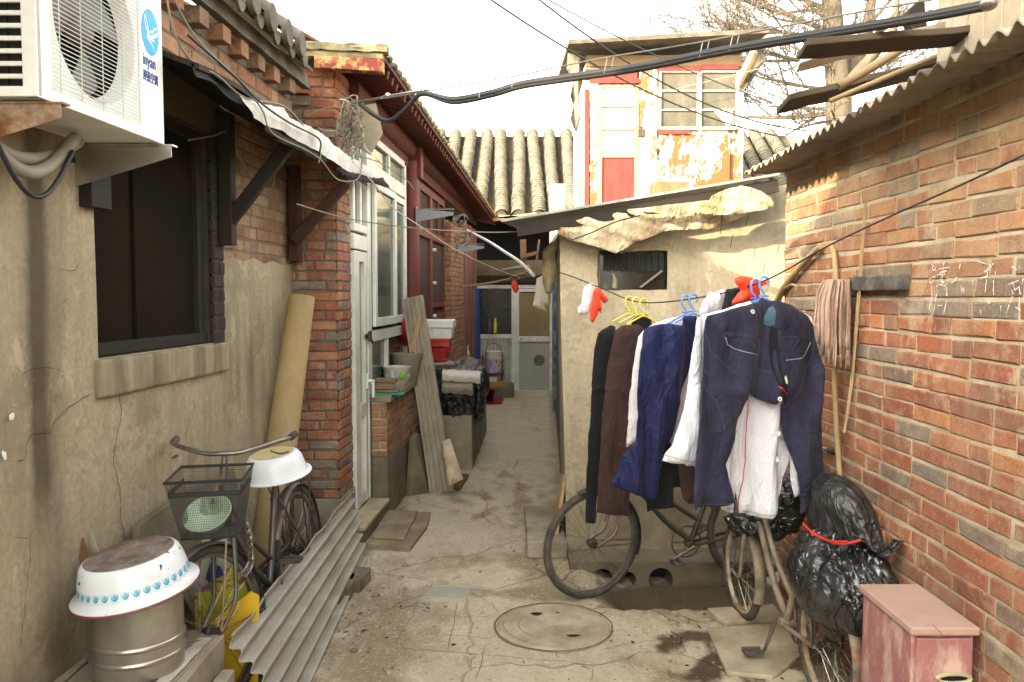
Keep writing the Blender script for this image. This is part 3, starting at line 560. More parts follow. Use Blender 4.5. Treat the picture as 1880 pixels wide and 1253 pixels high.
for pts, a, b in (([(-.72, .62), (-.6, .2), (-.3, -.12), (.05, -.22), (.5, -.05), (.85, .1)], .03, .10), ([(-.72, .62), (-.45, .5), (-.3, .1), (-.18, -.1)], .03, .05), ([(-.1, .02), (.25, .05), (.5, .28), (.8, .3)], .05, .05), ([(-.45, -.2), (-.1, -.42), (.15, -.5), (.4, -.8)], .09, .02), ([(-.3, -.18), (.1, -.3), (.45, -.3)], .06, .03)): stroke(g, pts, a, b, e2)
g.build('bird_mark', mat('white_print', (.8, .82, .84), None, 3, .4, 0), lg)
mb_blue = mat('dark_blue_print', (.01, .045, .28), (.01, .045, .28), 3, .4, 0)
text('inyan', .062, frame_of((TL * .72, .72, 0), (0, 0, .95), (1, -TL, 0), L(cf + .0015, 3.002, 2.588)), .0008, 'lettering', mb_blue, AC)
text('迎燕空调', .036, frame_of((TL * .76, .76, 0), (0, 0, 1.15), (1, -TL, 0), L(cf + .0015, 3.0, 2.535)), .0008, 'lettering', mb_blue, AC)
for yy, m in ((AY0 + .03, M_RUST), (AY1 - .04, M_GALV)):
    g = MB(); g.prism([L(CP + .01, yy, 2.31), L(cf + .045, yy, 2.31), L(cf + .045, yy, 2.27), L(CP + .01, yy, 2.16)], (0, .004, 0)); g.hexa([L(CP, yy, 2.312), L(cf + .05, yy, 2.312), L(cf + .05, yy + .04, 2.312), L(CP, yy + .04, 2.312), L(CP, yy, 2.318), L(cf + .05, yy, 2.318), L(cf + .05, yy + .04, 2.318), L(CP, yy + .04, 2.318)])
    g.build('bracket', m, AC)
for k_, (r_, dz, m) in enumerate(((.022, .10, M_CABLEG), (.022, .15, M_CABLEG), (.008, .20, M_CABLE))):
    g = MB(); pts = []
    for i in range(17):
        t = i / 16; a = L(CP + .10 + .05 * k_, 2.35, 2.28); b = L(CP + .12 + .03 * k_, 2.95 - .07 * k_, 2.30 if k_ < 2 else 2.24); p = a.lerp(b, t); p.z -= math.sin(t * math.pi) * dz; pts.append(p)
    g.tube(pts, [r_ * (1 + .06 * (i % 2)) for i in range(17)], 8); g.build('hose', m, AC, smooth=60)
# ================================================================= MIDDLE LEFT HOUSE (brick pillar, white frontage, red eaves)
H2 = thing('courtyard_house', 'brick house with white plastic door, red post and deep red rafter eaves along the lane', 'house', L(-1.2, 9, 0))
CF = -1.195; CW = -1.165
g = MB()
bricks(g, (-1.54, 5.6, .34), (1, 0, 0), (0, -1, 0), .335, 2.95, bl=.25, bh=.0545, mo=.014, seed=31, hdr=.45)
bricks(g, (L(CF, 5.6, .34)), (TL, 1, 0), (1, -TL, 0), .345, 2.95, bl=.25, bh=.0545, mo=.014, seed=32, hdr=.5)
g.hexa([(-1.54, 5.606, 0), (-1.21, 5.606, 0), (-1.21, 5.94, 0), (-1.54, 5.94, 0), (-1.54, 5.606, 3.3), (-1.21, 5.606, 3.3), (-1.21, 5.94, 3.3), (-1.54, 5.94, 3.3)], 1)
# corbelled brick steps at the top of the pillar
for k, (dz, pr) in enumerate(((3.03, .03), (3.10, .07))): g.box((-1.58, 5.6 - pr, dz), (-1.36, 5.62, dz + .058), 0)
g.build('brick_pillar', [M_BRICK, M_MORTARD], H2)
g = MB(); g.solid(lambda a, b: (-1.55 + .37 * a + .004 * nz((a * 9, b * 9, 0)), 5.575, b * .345), 8, 8, (0, .05, 0)); g.lbox(CF + .02, .35, 5.58, 5.955, 0, .345); g.build('plinth', M_CONC, H2, bevel=.008)
g = MB(); g.lbox(-2.2, .2, 5.6, 15, 0, 3.6); g.lbox(CW - .25, .1, 5.9, 8.9, .0, .9); g.lbox(CW - .15, .9, 5.62, 5.9, .0, 3.4); g.build('inner_wall', M_CONCD, H2)
WT = M_WHITE
# door
g = MB(); ydl, ydr = 5.96, 6.33
g.lbox(CW, .06, ydl, ydl + .14, .16, 2.08); g.lbox(CW, .06, ydr - .07, ydr, .16, 2.08); g.lbox(CW - .003, .055, ydl + .14, ydr - .07, 2.0, 2.08); g.lbox(CW - .003, .055, ydl + .14, ydr - .07, .16, .25); g.lbox(CW + .002, .055, ydl + .14, ydr - .07, .83, .93); g.lbox(CW - .008, .04, ydl + .2, ydl + .215, .25, .83)
dr = g.build('door', WT, H2, bevel=.006)
g = MB(); g.lbox(CW - .03, .006, ydl + .14, ydr - .07, .93, 2.0); g.build('door_glass', glass_mat('sea_green_glass', (.12, .19, .15), (.17, .23, .18), .12), dr)
g = MB(); g.lbox(CW - .03, .006, ydl + .14, ydr - .07, .25, .83); g.build('door_panel', WT, dr)
g = MB(); hx = ydr - .035; g.tube([L(CW, hx, 1.09), L(CW + .045, hx, 1.09)], .014, 8); g.lbox(CW + .06, .02, hx - .015, hx + .015, .96, 1.10); g.lbox(CW + .012, .012, hx - .02, hx + .02, 1.03, 1.15); g.build('door_handle', mat('white_handle', (.78, .78, .78), None, 5, .3, 0), dr, bevel=.005)
g = MB(); g.lbox(CW + .012, .01, ydr - .10, ydr + .04, 1.42, 1.455); g.lbox(CW + .03, .02, ydr - .02, ydr + .03, 1.395, 1.475); g.tube([L(CW + .025, ydr, 1.42), L(CW + .035, ydr + .02, 1.38)], .012); g.build('padlock_hasp', M_DARKM, dr, bevel=.003)
g = MB()
g.lbox(CW + .008, .07, ydr + .01, ydr + .075, .16, 3.0); g.lbox(CW + .004, .07, 5.94, ydr + .01, 2.09, 2.20); g.lbox(CW + .006, .07, 5.94, ydr + .01, 2.22, 2.28); g.lbox(CW, .06, 5.94, 6.0, 2.28, 3.0); g.lbox(CW, .06, 6.15, 6.2, 2.28, 3.0); g.build('door_frame', WT, H2, bevel=.006)
g = MB(); g.lbox(CW - .03, .006, 5.94, ydr, 2.2, 3.0); g.build('transom_glass', M_GLASS, H2)
# window
y0, y1 = 6.42, 7.98
g = MB(); g.lbox(CW, .06, y0, y0 + .07, .97, 3.0); g.lbox(CW, .06, y1 - .08, y1, .97, 3.0); g.lbox(CW + .004, .065, y0 + .07, y1 - .08, 2.68, 2.80); g.lbox(CW + .004, .065, y0 + .07, y1 - .08, 1.38, 1.47); g.lbox(CW + .002, .065, y0 + .07, y1 - .08, .97, 1.01); g.lbox(CW + .002, .065, y0 + .07, y1 - .08, 2.97, 3.03); g.lbox(CW + .001, .06, 7.18, 7.24, 2.80, 2.97); g.lbox(CW + .001, .06, 7.05, 7.11, 1.01, 1.38)
wn = g.build('window', WT, H2, bevel=.006)
for a, b, cc in ((y0 + .08, 7.36, CW + .03), (7.30, y1 - .09, CW + .012)):
    g = MB(); g.lbox(cc, .03, a, a + .07, 1.50, 2.66); g.lbox(cc, .03, b - .07, b, 1.50, 2.66); g.lbox(cc, .03, a + .07, b - .07, 1.50, 1.57); g.lbox(cc, .03, a + .07, b - .07, 2.60, 2.66); g.build('sash', WT, wn, bevel=.005)
g = MB(); g.lbox(CW + .006, .006, y0 + .1, 7.3, 1.55, 2.62); g.lbox(CW - .008, .006, 7.36, y1 - .1, 1.55, 2.62); g.lbox(CW - .03, .006, y0 + .07, y1 - .08, 1.0, 1.4); g.lbox(CW - .03, .006, y0 + .07, y1 - .08, 2.78, 2.98); g.build('pane', M_GLASS, wn)
# brick base and ledge under the window
g = MB(); CB = -1.03
bricks(g, L(CB, 6.36, .48), (TL, 1, 0), (1, -TL, 0), 1.9, .44, bl=.115, bh=.05, mo=.011, seed=41, hdr=.35)
bricks(g, L(CB - .115, 6.36, .48), (1, 0, 0), (0, -1, 0), .115, .44, bl=.115, bh=.05, mo=.011, seed=42, hdr=.0)
g.lbox(CB - .006, .108, 6.365, 8.25, .48, .92, 1)
g.build('window_base', [M_BRICKB, M_MORTAR], H2)
g = MB(); g.lbox(CB + .012, .127, 6.35, 8.26, 0, .478); g.build('base_plinth', M_CONCD, H2, bevel=.01)
g = MB(); g.solid(lambda a, b: L(CB - .122 + .167 * b, 6.34 + a * 1.95 - .05 * b * (a < .01), .922 + .004 * nz((a * 9, b * 5, 0))), 20, 3, (0, 0, .05)); g.build('ledge', M_CONC, H2, bevel=.006)
g = MB(); g.lbox(CB + .01, .14, 5.5, 6.34, 0, .135); g.build('step', M_CONCD, H2, bevel=.01)
g = MB(); g.lbox(CB + .025, .155, 5.52, 6.345, .136, .162); g.build('marble_tread', mat('worn_marble', (.52, .44, .29), (.42, .34, .2), 6, .5, .05, 40, .002, dirt=(.2, .15, .09), ds=5, da=.6), H2, bevel=.004)
# posts, beams
g = MB(); g.tube([L(CF + .0, 8.34, .5), L(CF + .0, 8.34, 3.1)], [.095, .088], 18, caps=False); g.build('post', M_RED, H2, smooth=60)
g = MB(); g.lbox(CF + .12, .22, 8.3, 8.44, 2.93, 3.25); g.build('beam_end', M_RED, H2, bevel=.01)
g = MB()
for a, b in ((5.96, 8.3), (8.45, 11.1), (11.1, 14.9)):
    g.tube([L(CF - .02, a, 3.24), L(CF - .02, b, 3.22)], .10, 14); g.lbox(CF + .0, .05, a + .01, b - .01, 3.03, 3.15)
g.build('purlin', M_REDD, H2, smooth=50)
# red lattice window
y0, y1 = 8.46, 11.1
def redwin(y0, y1, z0, z1, c):
    g = MB(); g.lbox(c, .06, y0, y0 + .08, z0, z1); g.lbox(c, .06, y1 - .08, y1, z0, z1); g.lbox(c + .003, .06, y0 + .08, y1 - .08, z1 - .09, z1); g.lbox(c + .003, .06, y0 + .08, y1 - .08, z0, z0 + .09); return g
g = redwin(y0, y1, .9, 3.02, CF - .04); g.lbox(CF - .035, .055, 9.85, 10.0, .99, 2.93); g.lbox(CF - .033, .05, y0 + .08, y1 - .08, 2.42, 2.52); g.lbox(CF - .034, .05, 10.0, y1 - .08, 1.42, 1.52); g.lbox(CF - .034, .05, 10.0, y1 - .08, 1.6, 1.66)
for yy in (9.1, 10.5): g.lbox(CF - .037, .05, yy, yy + .06, 2.52, 2.93)
rw = g.build('red_window', M_RED, H2, bevel=.006)
g = MB(); g.lbox(CF - .07, .006, y0 + .05, y1 - .05, .95, 3.0); g.build('fly_screen', mat('rust_brown_screen', (.05, .022, .016), (.03, .014, .011), 3, .8, .2, 200, .001), rw)
g = MB(); g.lbox(CF - .038, .03, 10.3, 10.8, 1.0, 1.4); g.build('lower_pane', mat('cream_glass', (.22, .2, .12), (.18, .15, .09), 3, .3, 0), rw)
g = MB()
for z in (1.9, 2.3, 1.5): g.tube([L(CF - .02, 9.92, z), L(CF + .02, 9.92, z)], .02, 8)
g.build('hinge', M_ACW, rw)
g = MB(); g.lbox(CF - .06, .2, y0, y1, 0, .9); bricks(g, L(CF - .05, y0, 0), (TL, 1, 0), (1, -TL, 0), y1 - y0, .9, seed=44, bh=.055, hdr=.3); g.m = [1] * 6 + g.m[6:]; g.build('low_wall', [M_BRICKB, M_MORTARD], H2)
# far brick pillar
g = MB(); bricks(g, L(CF - .16, 11.1, 0), (1, 0, 0), (0, -1, 0), .20, 2.75, bl=.24, bh=.055, seed=45, hdr=.3); bricks(g, L(CF + .04, 11.1, 0), (TL, 1, 0), (1, -TL, 0), 1.3, 2.75, bl=.24, bh=.055, seed=46, hdr=.4); g.lbox(CF + .035, .3, 11.106, 12.39, 0, 2.75, 1); g.build('end_pillar', [M_BRICKB, M_MORTARD], H2)
M_PURP = mat('faded_purple_boards', (.17, .06, .06), (.11, .04, .04), 5, .75, .3, 60, .003, dirt=(.32, .22, .18), ds=5, da=.4, st=(1, 1, .2))
g = MB()
for k in range(7): g.lbox(CF + .02 + .012 * (k % 2), .04, 12.42 + k * .33, 12.42 + k * .33 + .315, .3, 2.9)
g.build('board_wall', M_PURP, H2, bevel=.006)
# eaves: rafters, boards, roof edge
g = MB()
y = 5.62; k = 0
while y < 15.3:
    zz = -.022 * (y - 5.6); r = MB(); r.tube([L(CF - .08, y, 3.395 + zz), L(-.87, y, 3.285 + zz)], .034, 6)
    g.v_off = 0; o = len(g.v); g.v += r.v; g.f += [tuple(i + o for i in f) for f in r.f]; g.m += r.m; y += .155
rafters = g.build('rafters', M_REDD, H2, smooth=60); rafters['label'] = 'row of round dull red rafters under the eave'
g = MB(); g.solid(lambda a, b: L(CF - .3 + b * .345, 5.5 + 9.9 * a, 3.545 - .205 * b - .22 * a), 30, 2, (0, 0, .02)); g.build('eave_boarding', M_REDD, H2)
g = MB(); g.solid(lambda a, b: L(-.865, 5.5 + 9.9 * a, 3.315 - .22 * a + .035 * b), 30, 1, (.02, 0, 0)); g.build('eave_fascia', M_REDD, H2)
g = MB(); rnd = random.Random(5)
def edge(a, b):
    y = 5.46 + 9.95 * a; n = .02 * noise.noise(Vector((y * 9, b * 4, 0))) + .014 * noise.noise(Vector((y * 31, b * 9, 3)))
    if b < .5: return L(-.835 + n, y, 3.345 - .22 * a + .055 * b + n)
    q = (b - .5) * 2; return L(-.835 - .75 * q + n, y, 3.372 - .22 * a + .035 * q + n * .6)
g.grid(edge, 260, 10)
def edgeu(a, b): y = 5.46 + 9.95 * a; return L(-.835 - .7 * b + .02 * noise.noise(Vector((y * 9, 0, 0))), y, 3.345 - .22 * a + .18 * b * .3)
g.grid(edgeu, 120, 3)
def front(a, b): x = -1.62 + a * .80; return (x, 5.455 + .012 * nz((x * 12, b * 5, 0), 1), 3.345 + b * .05 + .03 * (1 - a) + .012 * nz((x * 14, b * 3, 2), 1))
g.solid(front, 26, 4, (0, .1, 0))
yy = 5.5
while yy < 15.2:   # small tile noses along the edge
    a = (yy - 5.46) / 9.95; g.ball(L(-.838, yy, 3.365 - .22 * a), (.025, .05, .025), None, 8, 6); yy += .17
g.grid(lambda a, b: L(-1.58 - 2.4 * b, 5.46 + 9.95 * a, 3.41 - .22 * a + 1.15 * b), 6, 4)
g.build('roof', mat('mossy_tile_edge', (.17, .145, .09), (.07, .06, .04), 12, .95, .6, 60, .01, dirt=(.36, .31, .15), ds=8, da=.6), H2, smooth=40)
g = MB(); g.hexa([(-1.30, 5.46, 3.245), (-.855, 5.46, 3.22), (-.85, 5.55, 3.22), (-1.30, 5.55, 3.245), (-1.30, 5.46, 3.325), (-.855, 5.46, 3.30), (-.85, 5.55, 3.30), (-1.30, 5.55, 3.325)])
k = N('flaking_red_board'); a = k.mix(k.ramp(k.noise(7, det=8, ro=.7), [(.47, 0), (.53, 1)]), (.16, .03, .022), (.36, .22, .08)); k.bump(k.noise(30), .4, .006); g.build('barge_board', k.fin(a, .8), H2, bevel=.006)
g = MB(); g.solid(lambda a, b: (-1.42 + a * .57, 5.47 + .004 * nz((a * 20, b * 9, 0), 1), 3.327 - .022 * a + b * .038), 14, 3, (0, .08, 0)); g.build('gable_render', mat('cracked_lime_render', (.30, .24, .13), (.18, .14, .075), 10, .95, .6, 30, .01, dirt=(.06, .045, .02), ds=9, da=.7), H2)
g = MB(); g.prism([at(655, 195, 5.7), at(690, 190, 5.7), at(703, 245, 5.7), at(680, 285, 5.7), at(645, 265, 5.7)], (0, .012, 0)); g.build('cement_board_scrap', M_CONC, H2)
# ================================================================= FAR HOUSE closing the lane
H3 = thing('tiled_house', 'far house with grey barrel tile roof and metal screened porch closing the lane', 'house', (0, 15, 0))
YF = 15.0
g = MB(); a = at(865, 720, YF); b = at(1100, 500, YF); g.box((a.x - .6, YF + .9, 0), (6.2, YF + 1.0, 2.9)); g.box((a.x - .6, YF + .06, 2.12), (1.2, YF + .1, 2.4)); g.build('wall', M_CONCD, H3)
def frect(g, x0, y0, x1, y1, dep=.05, Y=YF, mi=0): a = at(x0, y1, Y); b = at(x1, y0, Y); g.box((a.x, Y, a.z), (b.x, Y + dep, b.z), mi)
M_ALU = mat('dull_aluminium', (.66, .66, .60), (.56, .56, .50), 4, .5, .05, 40, .001, metal=.0, dirt=(.25, .22, .17), ds=4, da=.4)
g = MB(); frect(g, 872, 523, 1016, 530, .06); frect(g, 870, 530, 877, 722, .05); frect(g, 939, 530, 948, 722, .056); frect(g, 877, 614, 939, 622, .052); g.build('porch_frame', M_ALU, H3, bevel=.004)
g = MB(); frect(g, 948, 531, 953, 722, .05, YF - .01); frect(g, 1009, 531, 1014, 722, .05, YF - .01); frect(g, 953, 531, 1009, 536, .048, YF - .01); frect(g, 953, 618, 1009, 628, .052, YF - .012); frect(g, 953, 717, 1009, 722, .05, YF - .01); dr = g.build('screen_door', M_ALU, H3, bevel=.004)
g = MB(); frect(g, 952, 534, 1010, 620, .01, YF + .02); g.build('curtain_pane', mat('brown_curtain', (.24, .17, .08), (.17, .12, .055), 3, .7, .2, 30, .01), dr)
g = MB(); frect(g, 952, 627, 1010, 719, .01, YF + .02)
k = N('grey_gauze_panel'); a_ = k.mix(k.ramp(k.noise(2, (1, 1, .5), 6), [(.3, 0), (.7, 1)]), (.36, .345, .29), (.28, .27, .225)); wv = k.n('TexWave', wave_type='BANDS', bands_direction='X'); wv.inputs['Scale'].default_value = 16; k.l(k.map(), wv.inputs['Vector']); a_ = k.mix(k.mul(wv.outputs['Fac'], .25), a_, (.14, .13, .10)); g.build('gauze_panel', k.fin(a_, .7), dr)
g = MB(); cc = at(990, 662, YF)
for r_, kk in ((.085, 9), (.05, 6), (.028, 0)):
    g.tube([cc + Vector((math.cos(t) * r_ * (1 + (.16 * math.cos(kk * t) if kk else 0)), .008, math.sin(t) * r_ * 1.05 * (1 + (.16 * math.cos(kk * t) if kk else 0)))) for t in [2 * math.pi * q / 48 for q in range(48)]], .0055, 5, True)
for q in range(9): t = 2 * math.pi * q / 9; g.tube([cc + Vector((math.cos(t + s_ * .35) * (.05 + .06 * s_), .008, math.sin(t + s_ * .35) * (.05 + .06 * s_))) for s_ in (0, .5, 1)], .004, 4)
g.build('medallion', M_DARKM, dr)
g = MB(); c = at(957, 622, YF); g.tube([c + Vector((0, -.01, 0)), c + Vector((0, -.06, 0))], .025, 10); g.build('door_knob', M_STEEL, dr)
g = MB(); frect(g, 876, 529, 940, 615, .008, YF + .025); g.build('porch_window', M_GLASSD, H3)
g = MB(); a = at(877, 712, YF); b = at(939, 622, YF)
g.solid(lambda u, v: (a.x + (b.x - a.x) * u, YF + .02 + .012 * math.sin(u * 60), a.z + (b.z - a.z) * v), 90, 1, (0, .004, 0)); g.build('corrugated_panel', mat('grey_corrugated_steel', (.48, .47, .40), (.38, .37, .31), 3, .55, .1, 40, .002, metal=.0, dirt=(.15, .13, .09), ds=4, da=.5), H3, smooth=50)
g = MB(); frect(g, 858, 507, 1040, 521, .08, YF - .05); frect(g, 858, 516, 1040, 523, .06, YF - .02); g.build('lintel_boards', M_WOODD, H3, bevel=.005)
g = MB(); g.box((-1.2, YF + .5, 2.1), (1.4, YF + .55, 3.3)); g.build('dark_porch_panel', M_BLACK, H3)  # black panel standing in for the dark space above the porch
# barrel-tile roof
def tile_roof(x0, x1, ye, ze, yr, zr, pitch, ntile, seed=1):
    g = MB(); rnd = random.Random(seed); n = int((x1 - x0) / pitch); d = Vector((0, yr - ye, zr - ze)); nn = Vector((0, -d.z, d.y)).normalized()
    for i in range(n + 1):
        x = x0 + i * pitch; off = [rnd.uniform(-.009, .009) for _ in range(ntile + 2)]; ph = rnd.random(); ys_ = rnd.uniform(-.006, .05)
        vs = []; fs = []; seg = 8
        for j in range(ntile):
            for q, rr in ((0, .128), (1, .112)):
                t = (j + q * .98) / ntile; o = off[j] + .03 * math.sin(t * 3 + ph * 6)
                for s_ in range(seg + 1):
                    an = math.pi * s_ / seg; vs.append(Vector((x + o - math.cos(an) * rr, ye - ys_ * (j == 0), ze)) + d * t + nn * (math.sin(an) * rr + .02))
        for j in range(2 * ntile - 1):
            for s_ in range(seg): fs.append((j * (seg + 1) + s_, (j + 1) * (seg + 1) + s_, (j + 1) * (seg + 1) + s_ + 1, j * (seg + 1) + s_ + 1))
        g.add(vs, fs)
        g.prism([Vector((x + off[0] - math.cos(math.pi * s_ / 8) * .112, ye - ys_ + .01, ze)) + nn * (math.sin(math.pi * s_ / 8) * .112 + .018) for s_ in range(9)], (0, .03, .0))
        xm = x + pitch / 2; vs = []; fs = []; m = int(ntile * 1.6); hw = pitch / 2 - .04
        for j in range(m):
            for q, up in ((0, .0), (1, -.03)):
                t = (j + q * .98) / m
                for s_ in range(5):
                    u = s_ / 2 - 1; vs.append(Vector((xm + u * hw, ye - .05 * (j == 0), ze)) + d * t + nn * (up - .055 * (1 - u * u)))
        for j in range(2 * m - 1):
            for s_ in range(4): fs.append((j * 5 + s_, (j + 1) * 5 + s_, (j + 1) * 5 + s_ + 1, j * 5 + s_ + 1))
        g.add(vs, fs)
        g.prism([Vector((xm + u * hw * 1.15, ye - .06, ze)) + nn * (-.055 * (1 - u * u)) for u in (-1, -.6, -.2, .2, .6, 1)] + [Vector((xm + u * hw * 1.15, ye - .06, ze)) + nn * (-.055 * (1 - u * u) - .085 * max(0, 1 - abs(u) ** 1.5)) for u in (.8, .4, 0, -.4, -.8)], (0, .02, 0))
    a = Vector((x0 - .2, ye + .05, ze)) + nn * -.07; b = Vector((x1 + .2, ye + .05, ze)) + nn * -.07; g.hexa([a, b, b + d, a + d, a + nn * .012, b + nn * .012, b + d + nn * .012, a + d + nn * .012])
    return g
ec = at(1000, 398, 14.7); rc = at(1000, 246, 17.6)
g = tile_roof(-1.55, 5.8, 14.7, ec.z, 17.6, rc.z, .335, 42); 
g.hexa([(-1.9, 17.6, rc.z - .1), (6, 17.6, rc.z - .1), (6, 20.5, ec.z), (-1.9, 20.5, ec.z), (-1.9, 17.6, rc.z - .05), (6, 17.6, rc.z - .05), (6, 20.5, ec.z + .05), (-1.9, 20.5, ec.z + .05)])
g.build('roof', M_TILE, H3, smooth=40)
g = MB()
for q, (x0, y0, x1, y1) in enumerate(((905, 404, 985, 394), (915, 398, 990, 404))): g.beam(at(x0, y0, 14.5), at(x1, y1, 14.5), .1, .06)
g.build('eave_batten', M_WOODY, H3)
# ================================================================= CEMENT SHED (right side of the lane)
YS = 5.42; XS = .365; TR = .043
H4 = thing('cement_shed', 'small cement rendered shed with dark window and sloping sheet roof behind the hanging laundry', 'shed', (1.2, 6.5, 0))
def SX(y): return XS + TR * (y - YS)
w0 = onp(1105, 533, (0, YS, 0), Vector((0, 1, 0))); w1 = onp(1225, 461, (0, YS, 0), Vector((0, 1, 0)))
g = MB(); xs = sorted(set([round(q, 3) for q in np.arange(0, 2.36, .05)] + [round(w0.x - XS, 3), round(w1.x - XS, 3)])); zs = sorted(set([round(q, 3) for q in np.arange(.04, 2.6, .05)] + [round(w0.z, 3), round(w1.z, 3)])); idx = {}; st = []
for j, z in enumerate(zs):
    for i, x in enumerate(xs):
        idx[i, j] = len(g.v); lean = -.05 * smooth01(z / 2.2) if i < 2 else -.05 * smooth01(z / 2.2) * max(0, 1 - x / .6)
        edgew = .012 * noise.noise(Vector((x * 13, z * 13, 4))) if (abs(x + XS - w0.x) < .01 or abs(x + XS - w1.x) < .01 or abs(z - w0.z) < .01 or abs(z - w1.z) < .01) else 0
        ztop = 2.16 + .285 * (x + XS + .07) / 1.68; g.v.append(Vector((XS + x + lean + edgew, YS + .012 * noise.noise(Vector((x * 1.7, z * 1.7, 8))) , min(z + edgew, ztop))))
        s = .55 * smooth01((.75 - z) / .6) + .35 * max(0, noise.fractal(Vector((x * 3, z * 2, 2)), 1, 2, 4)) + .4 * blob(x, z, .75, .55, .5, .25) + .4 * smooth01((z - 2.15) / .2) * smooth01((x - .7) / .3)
        st.append(max(0, min(1, s)))
for j in range(len(zs) - 1):
    for i in range(len(xs) - 1):
        x = (xs[i] + xs[i + 1]) / 2 + XS; z = (zs[j] + zs[j + 1]) / 2
        if w0.x < x < w1.x and w0.z < z < w1.z: continue
        g.f.append((idx[i, j], idx[i + 1, j], idx[i + 1, j + 1], idx[i, j + 1])); g.m.append(0)
n0 = len(g.v)   # return wall along the lane
def sidew(a, b): y = YS + a * 2.6; z = .0 + b * 2.24; return Vector((SX(y) - .05 * smooth01(z / 2.2) * max(0, 1 - a * .4), y + .012 * noise.noise(Vector((0, z * 1.7, 8))) * (a < .01), z))
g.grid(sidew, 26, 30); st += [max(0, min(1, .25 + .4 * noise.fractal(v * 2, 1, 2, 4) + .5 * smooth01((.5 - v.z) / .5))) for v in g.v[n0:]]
g.at = {'stain_shade': st}; g.build('wall', M_PLAST2, H4, smooth=30)
g = MB(); g.box((XS + .05, YS + .10, 0), (2.7, YS + .14, 2.2)); g.f = g.f; 
for (a, b) in (((w0.x - .15, YS + .02, w0.z - .12), (w1.x + .15, YS + .098, w0.z - .01)), ((w0.x - .15, YS + .02, w1.z + .01), (w1.x + .15, YS + .098, w1.z + .1)), ((w0.x - .12, YS + .021, w0.z - .01), (w0.x - .012, YS + .098, w1.z + .01)), ((w1.x + .012, YS + .021, w0.z - .01), (w1.x + .12, YS + .098, w1.z + .01))): g.box(a, b)
g.build('core_wall', M_CONCD, H4)
g = MB(); g.box((w0.x - .01, YS + .06, w0.z - .01), (w1.x + .01, YS + .066, w1.z + .01)); wn = g.build('window', glass_mat('black_window_glass', (.012, .016, .013), (.03, .034, .026), .08), H4)
g = MB(); g.solid(lambda a, b: (w0.x + .015 + a * (w1.x - w0.x - .03), YS + .052 + .006 * math.sin(a * 55), w1.z - .012 - b * .12 + .004 * math.sin(a * 55)), 60, 2, (0, .002, 0)); g.build('corrugated_blind', mat('dark_green_sheet', (.03, .036, .028), (.02, .024, .019), 4, .6, .1), wn, smooth=50)
g = MB(); c = onp(1128, 530, (0, YS + .04, 0), Vector((0, 1, 0))); g.tube([c, c + Vector((.005, 0, .05)), c + Vector((-.012, 0, .10))], [.02, .017, .004], 6); g.beam(onp(1175, 528, (0, YS + .045, 0), Vector((0, 1, 0))), onp(1214, 498, (0, YS + .045, 0), Vector((0, 1, 0))), .01, .07, (0, 1, 0)); g.build('stored_board', M_WOODG, wn)
# base block with three drain holes
def base():
    g = MB(); y = 5.13; x0, x1 = .40, 1.62; z0, z1 = -.13, .05; hs = [(onp(px, 1070, (0, y, 0), Vector((0, 1, 0))).x, r) for px, r in ((1105, .072), (1152, .055), (1213, .078))]
    nu, nv = 70, 12
    def inside(u, v):
        x = x0 + u * (x1 - x0); z = z0 + v * (z1 - z0)
        return any((x - hx) ** 2 + (z + .065) ** 2 < r * r for hx, r in hs)
    def fn(u, v):
        x = x0 + u * (x1 - x0); z = z0 + v * (z1 - z0)
        for hx, r in hs:
            d = math.hypot(x - hx, z + .065)
            if r * .8 < d < r * 1.25: x = hx + (x - hx) / d * r; z = -.065 + (z + .065) / d * r
        return (x, y + .015 * noise.noise(Vector((x * 9, z * 9, 1))), z)
    g.grid(fn, nu, nv, 0, inside)
    g.grid(lambda a, b: (x0 + a * (x1 - x0), y + b * .32 + .012 * nz((a * 9, b * 2, 0), 1), z1 - .004 + .008 * nz((a * 12, b * 5, 1), 1)), 40, 4); g.box((x0, y + .2, z0), (x1, y + .21, z1 - .02), 1); g.box((x0 - .03, y - .0, z0), (x0, y + .3, z1 - .005))
    for hx, r in hs: g.tube([(hx, y + .005, -.065), (hx, y + .19, -.06)], r, 16, caps=False, mi=2)
    g.build('base_block', [M_CONCD, M_BLACK, M_CONCD], H4, smooth=30)
base()
# roof sheet
A = at(920, 408, 5.2); B = at(1432, 322, 5.2); g = MB()
g.hexa([A, B, B + Vector((.1, 3.2, .22)), A + Vector((.12, 3.2, .22)), A + Vector((0, 0, .016)), B + Vector((0, 0, .016)), B + Vector((.1, 3.2, .236)), A + Vector((.12, 3.2, .236))])
g.build('roof', mat('grey_metal_sheet', (.23, .22, .19), (.15, .145, .125), 5, .45, .15, 30, .003, metal=.4, dirt=(.45, .43, .36), ds=4, da=.4), H4)
g = MB(); g.beam(A + Vector((.1, .06, -.05)), B + Vector((0, .06, -.06)), .06, .08); g.build('roof_beam', M_WOODD, H4)
g = MB()
M_TARP = None
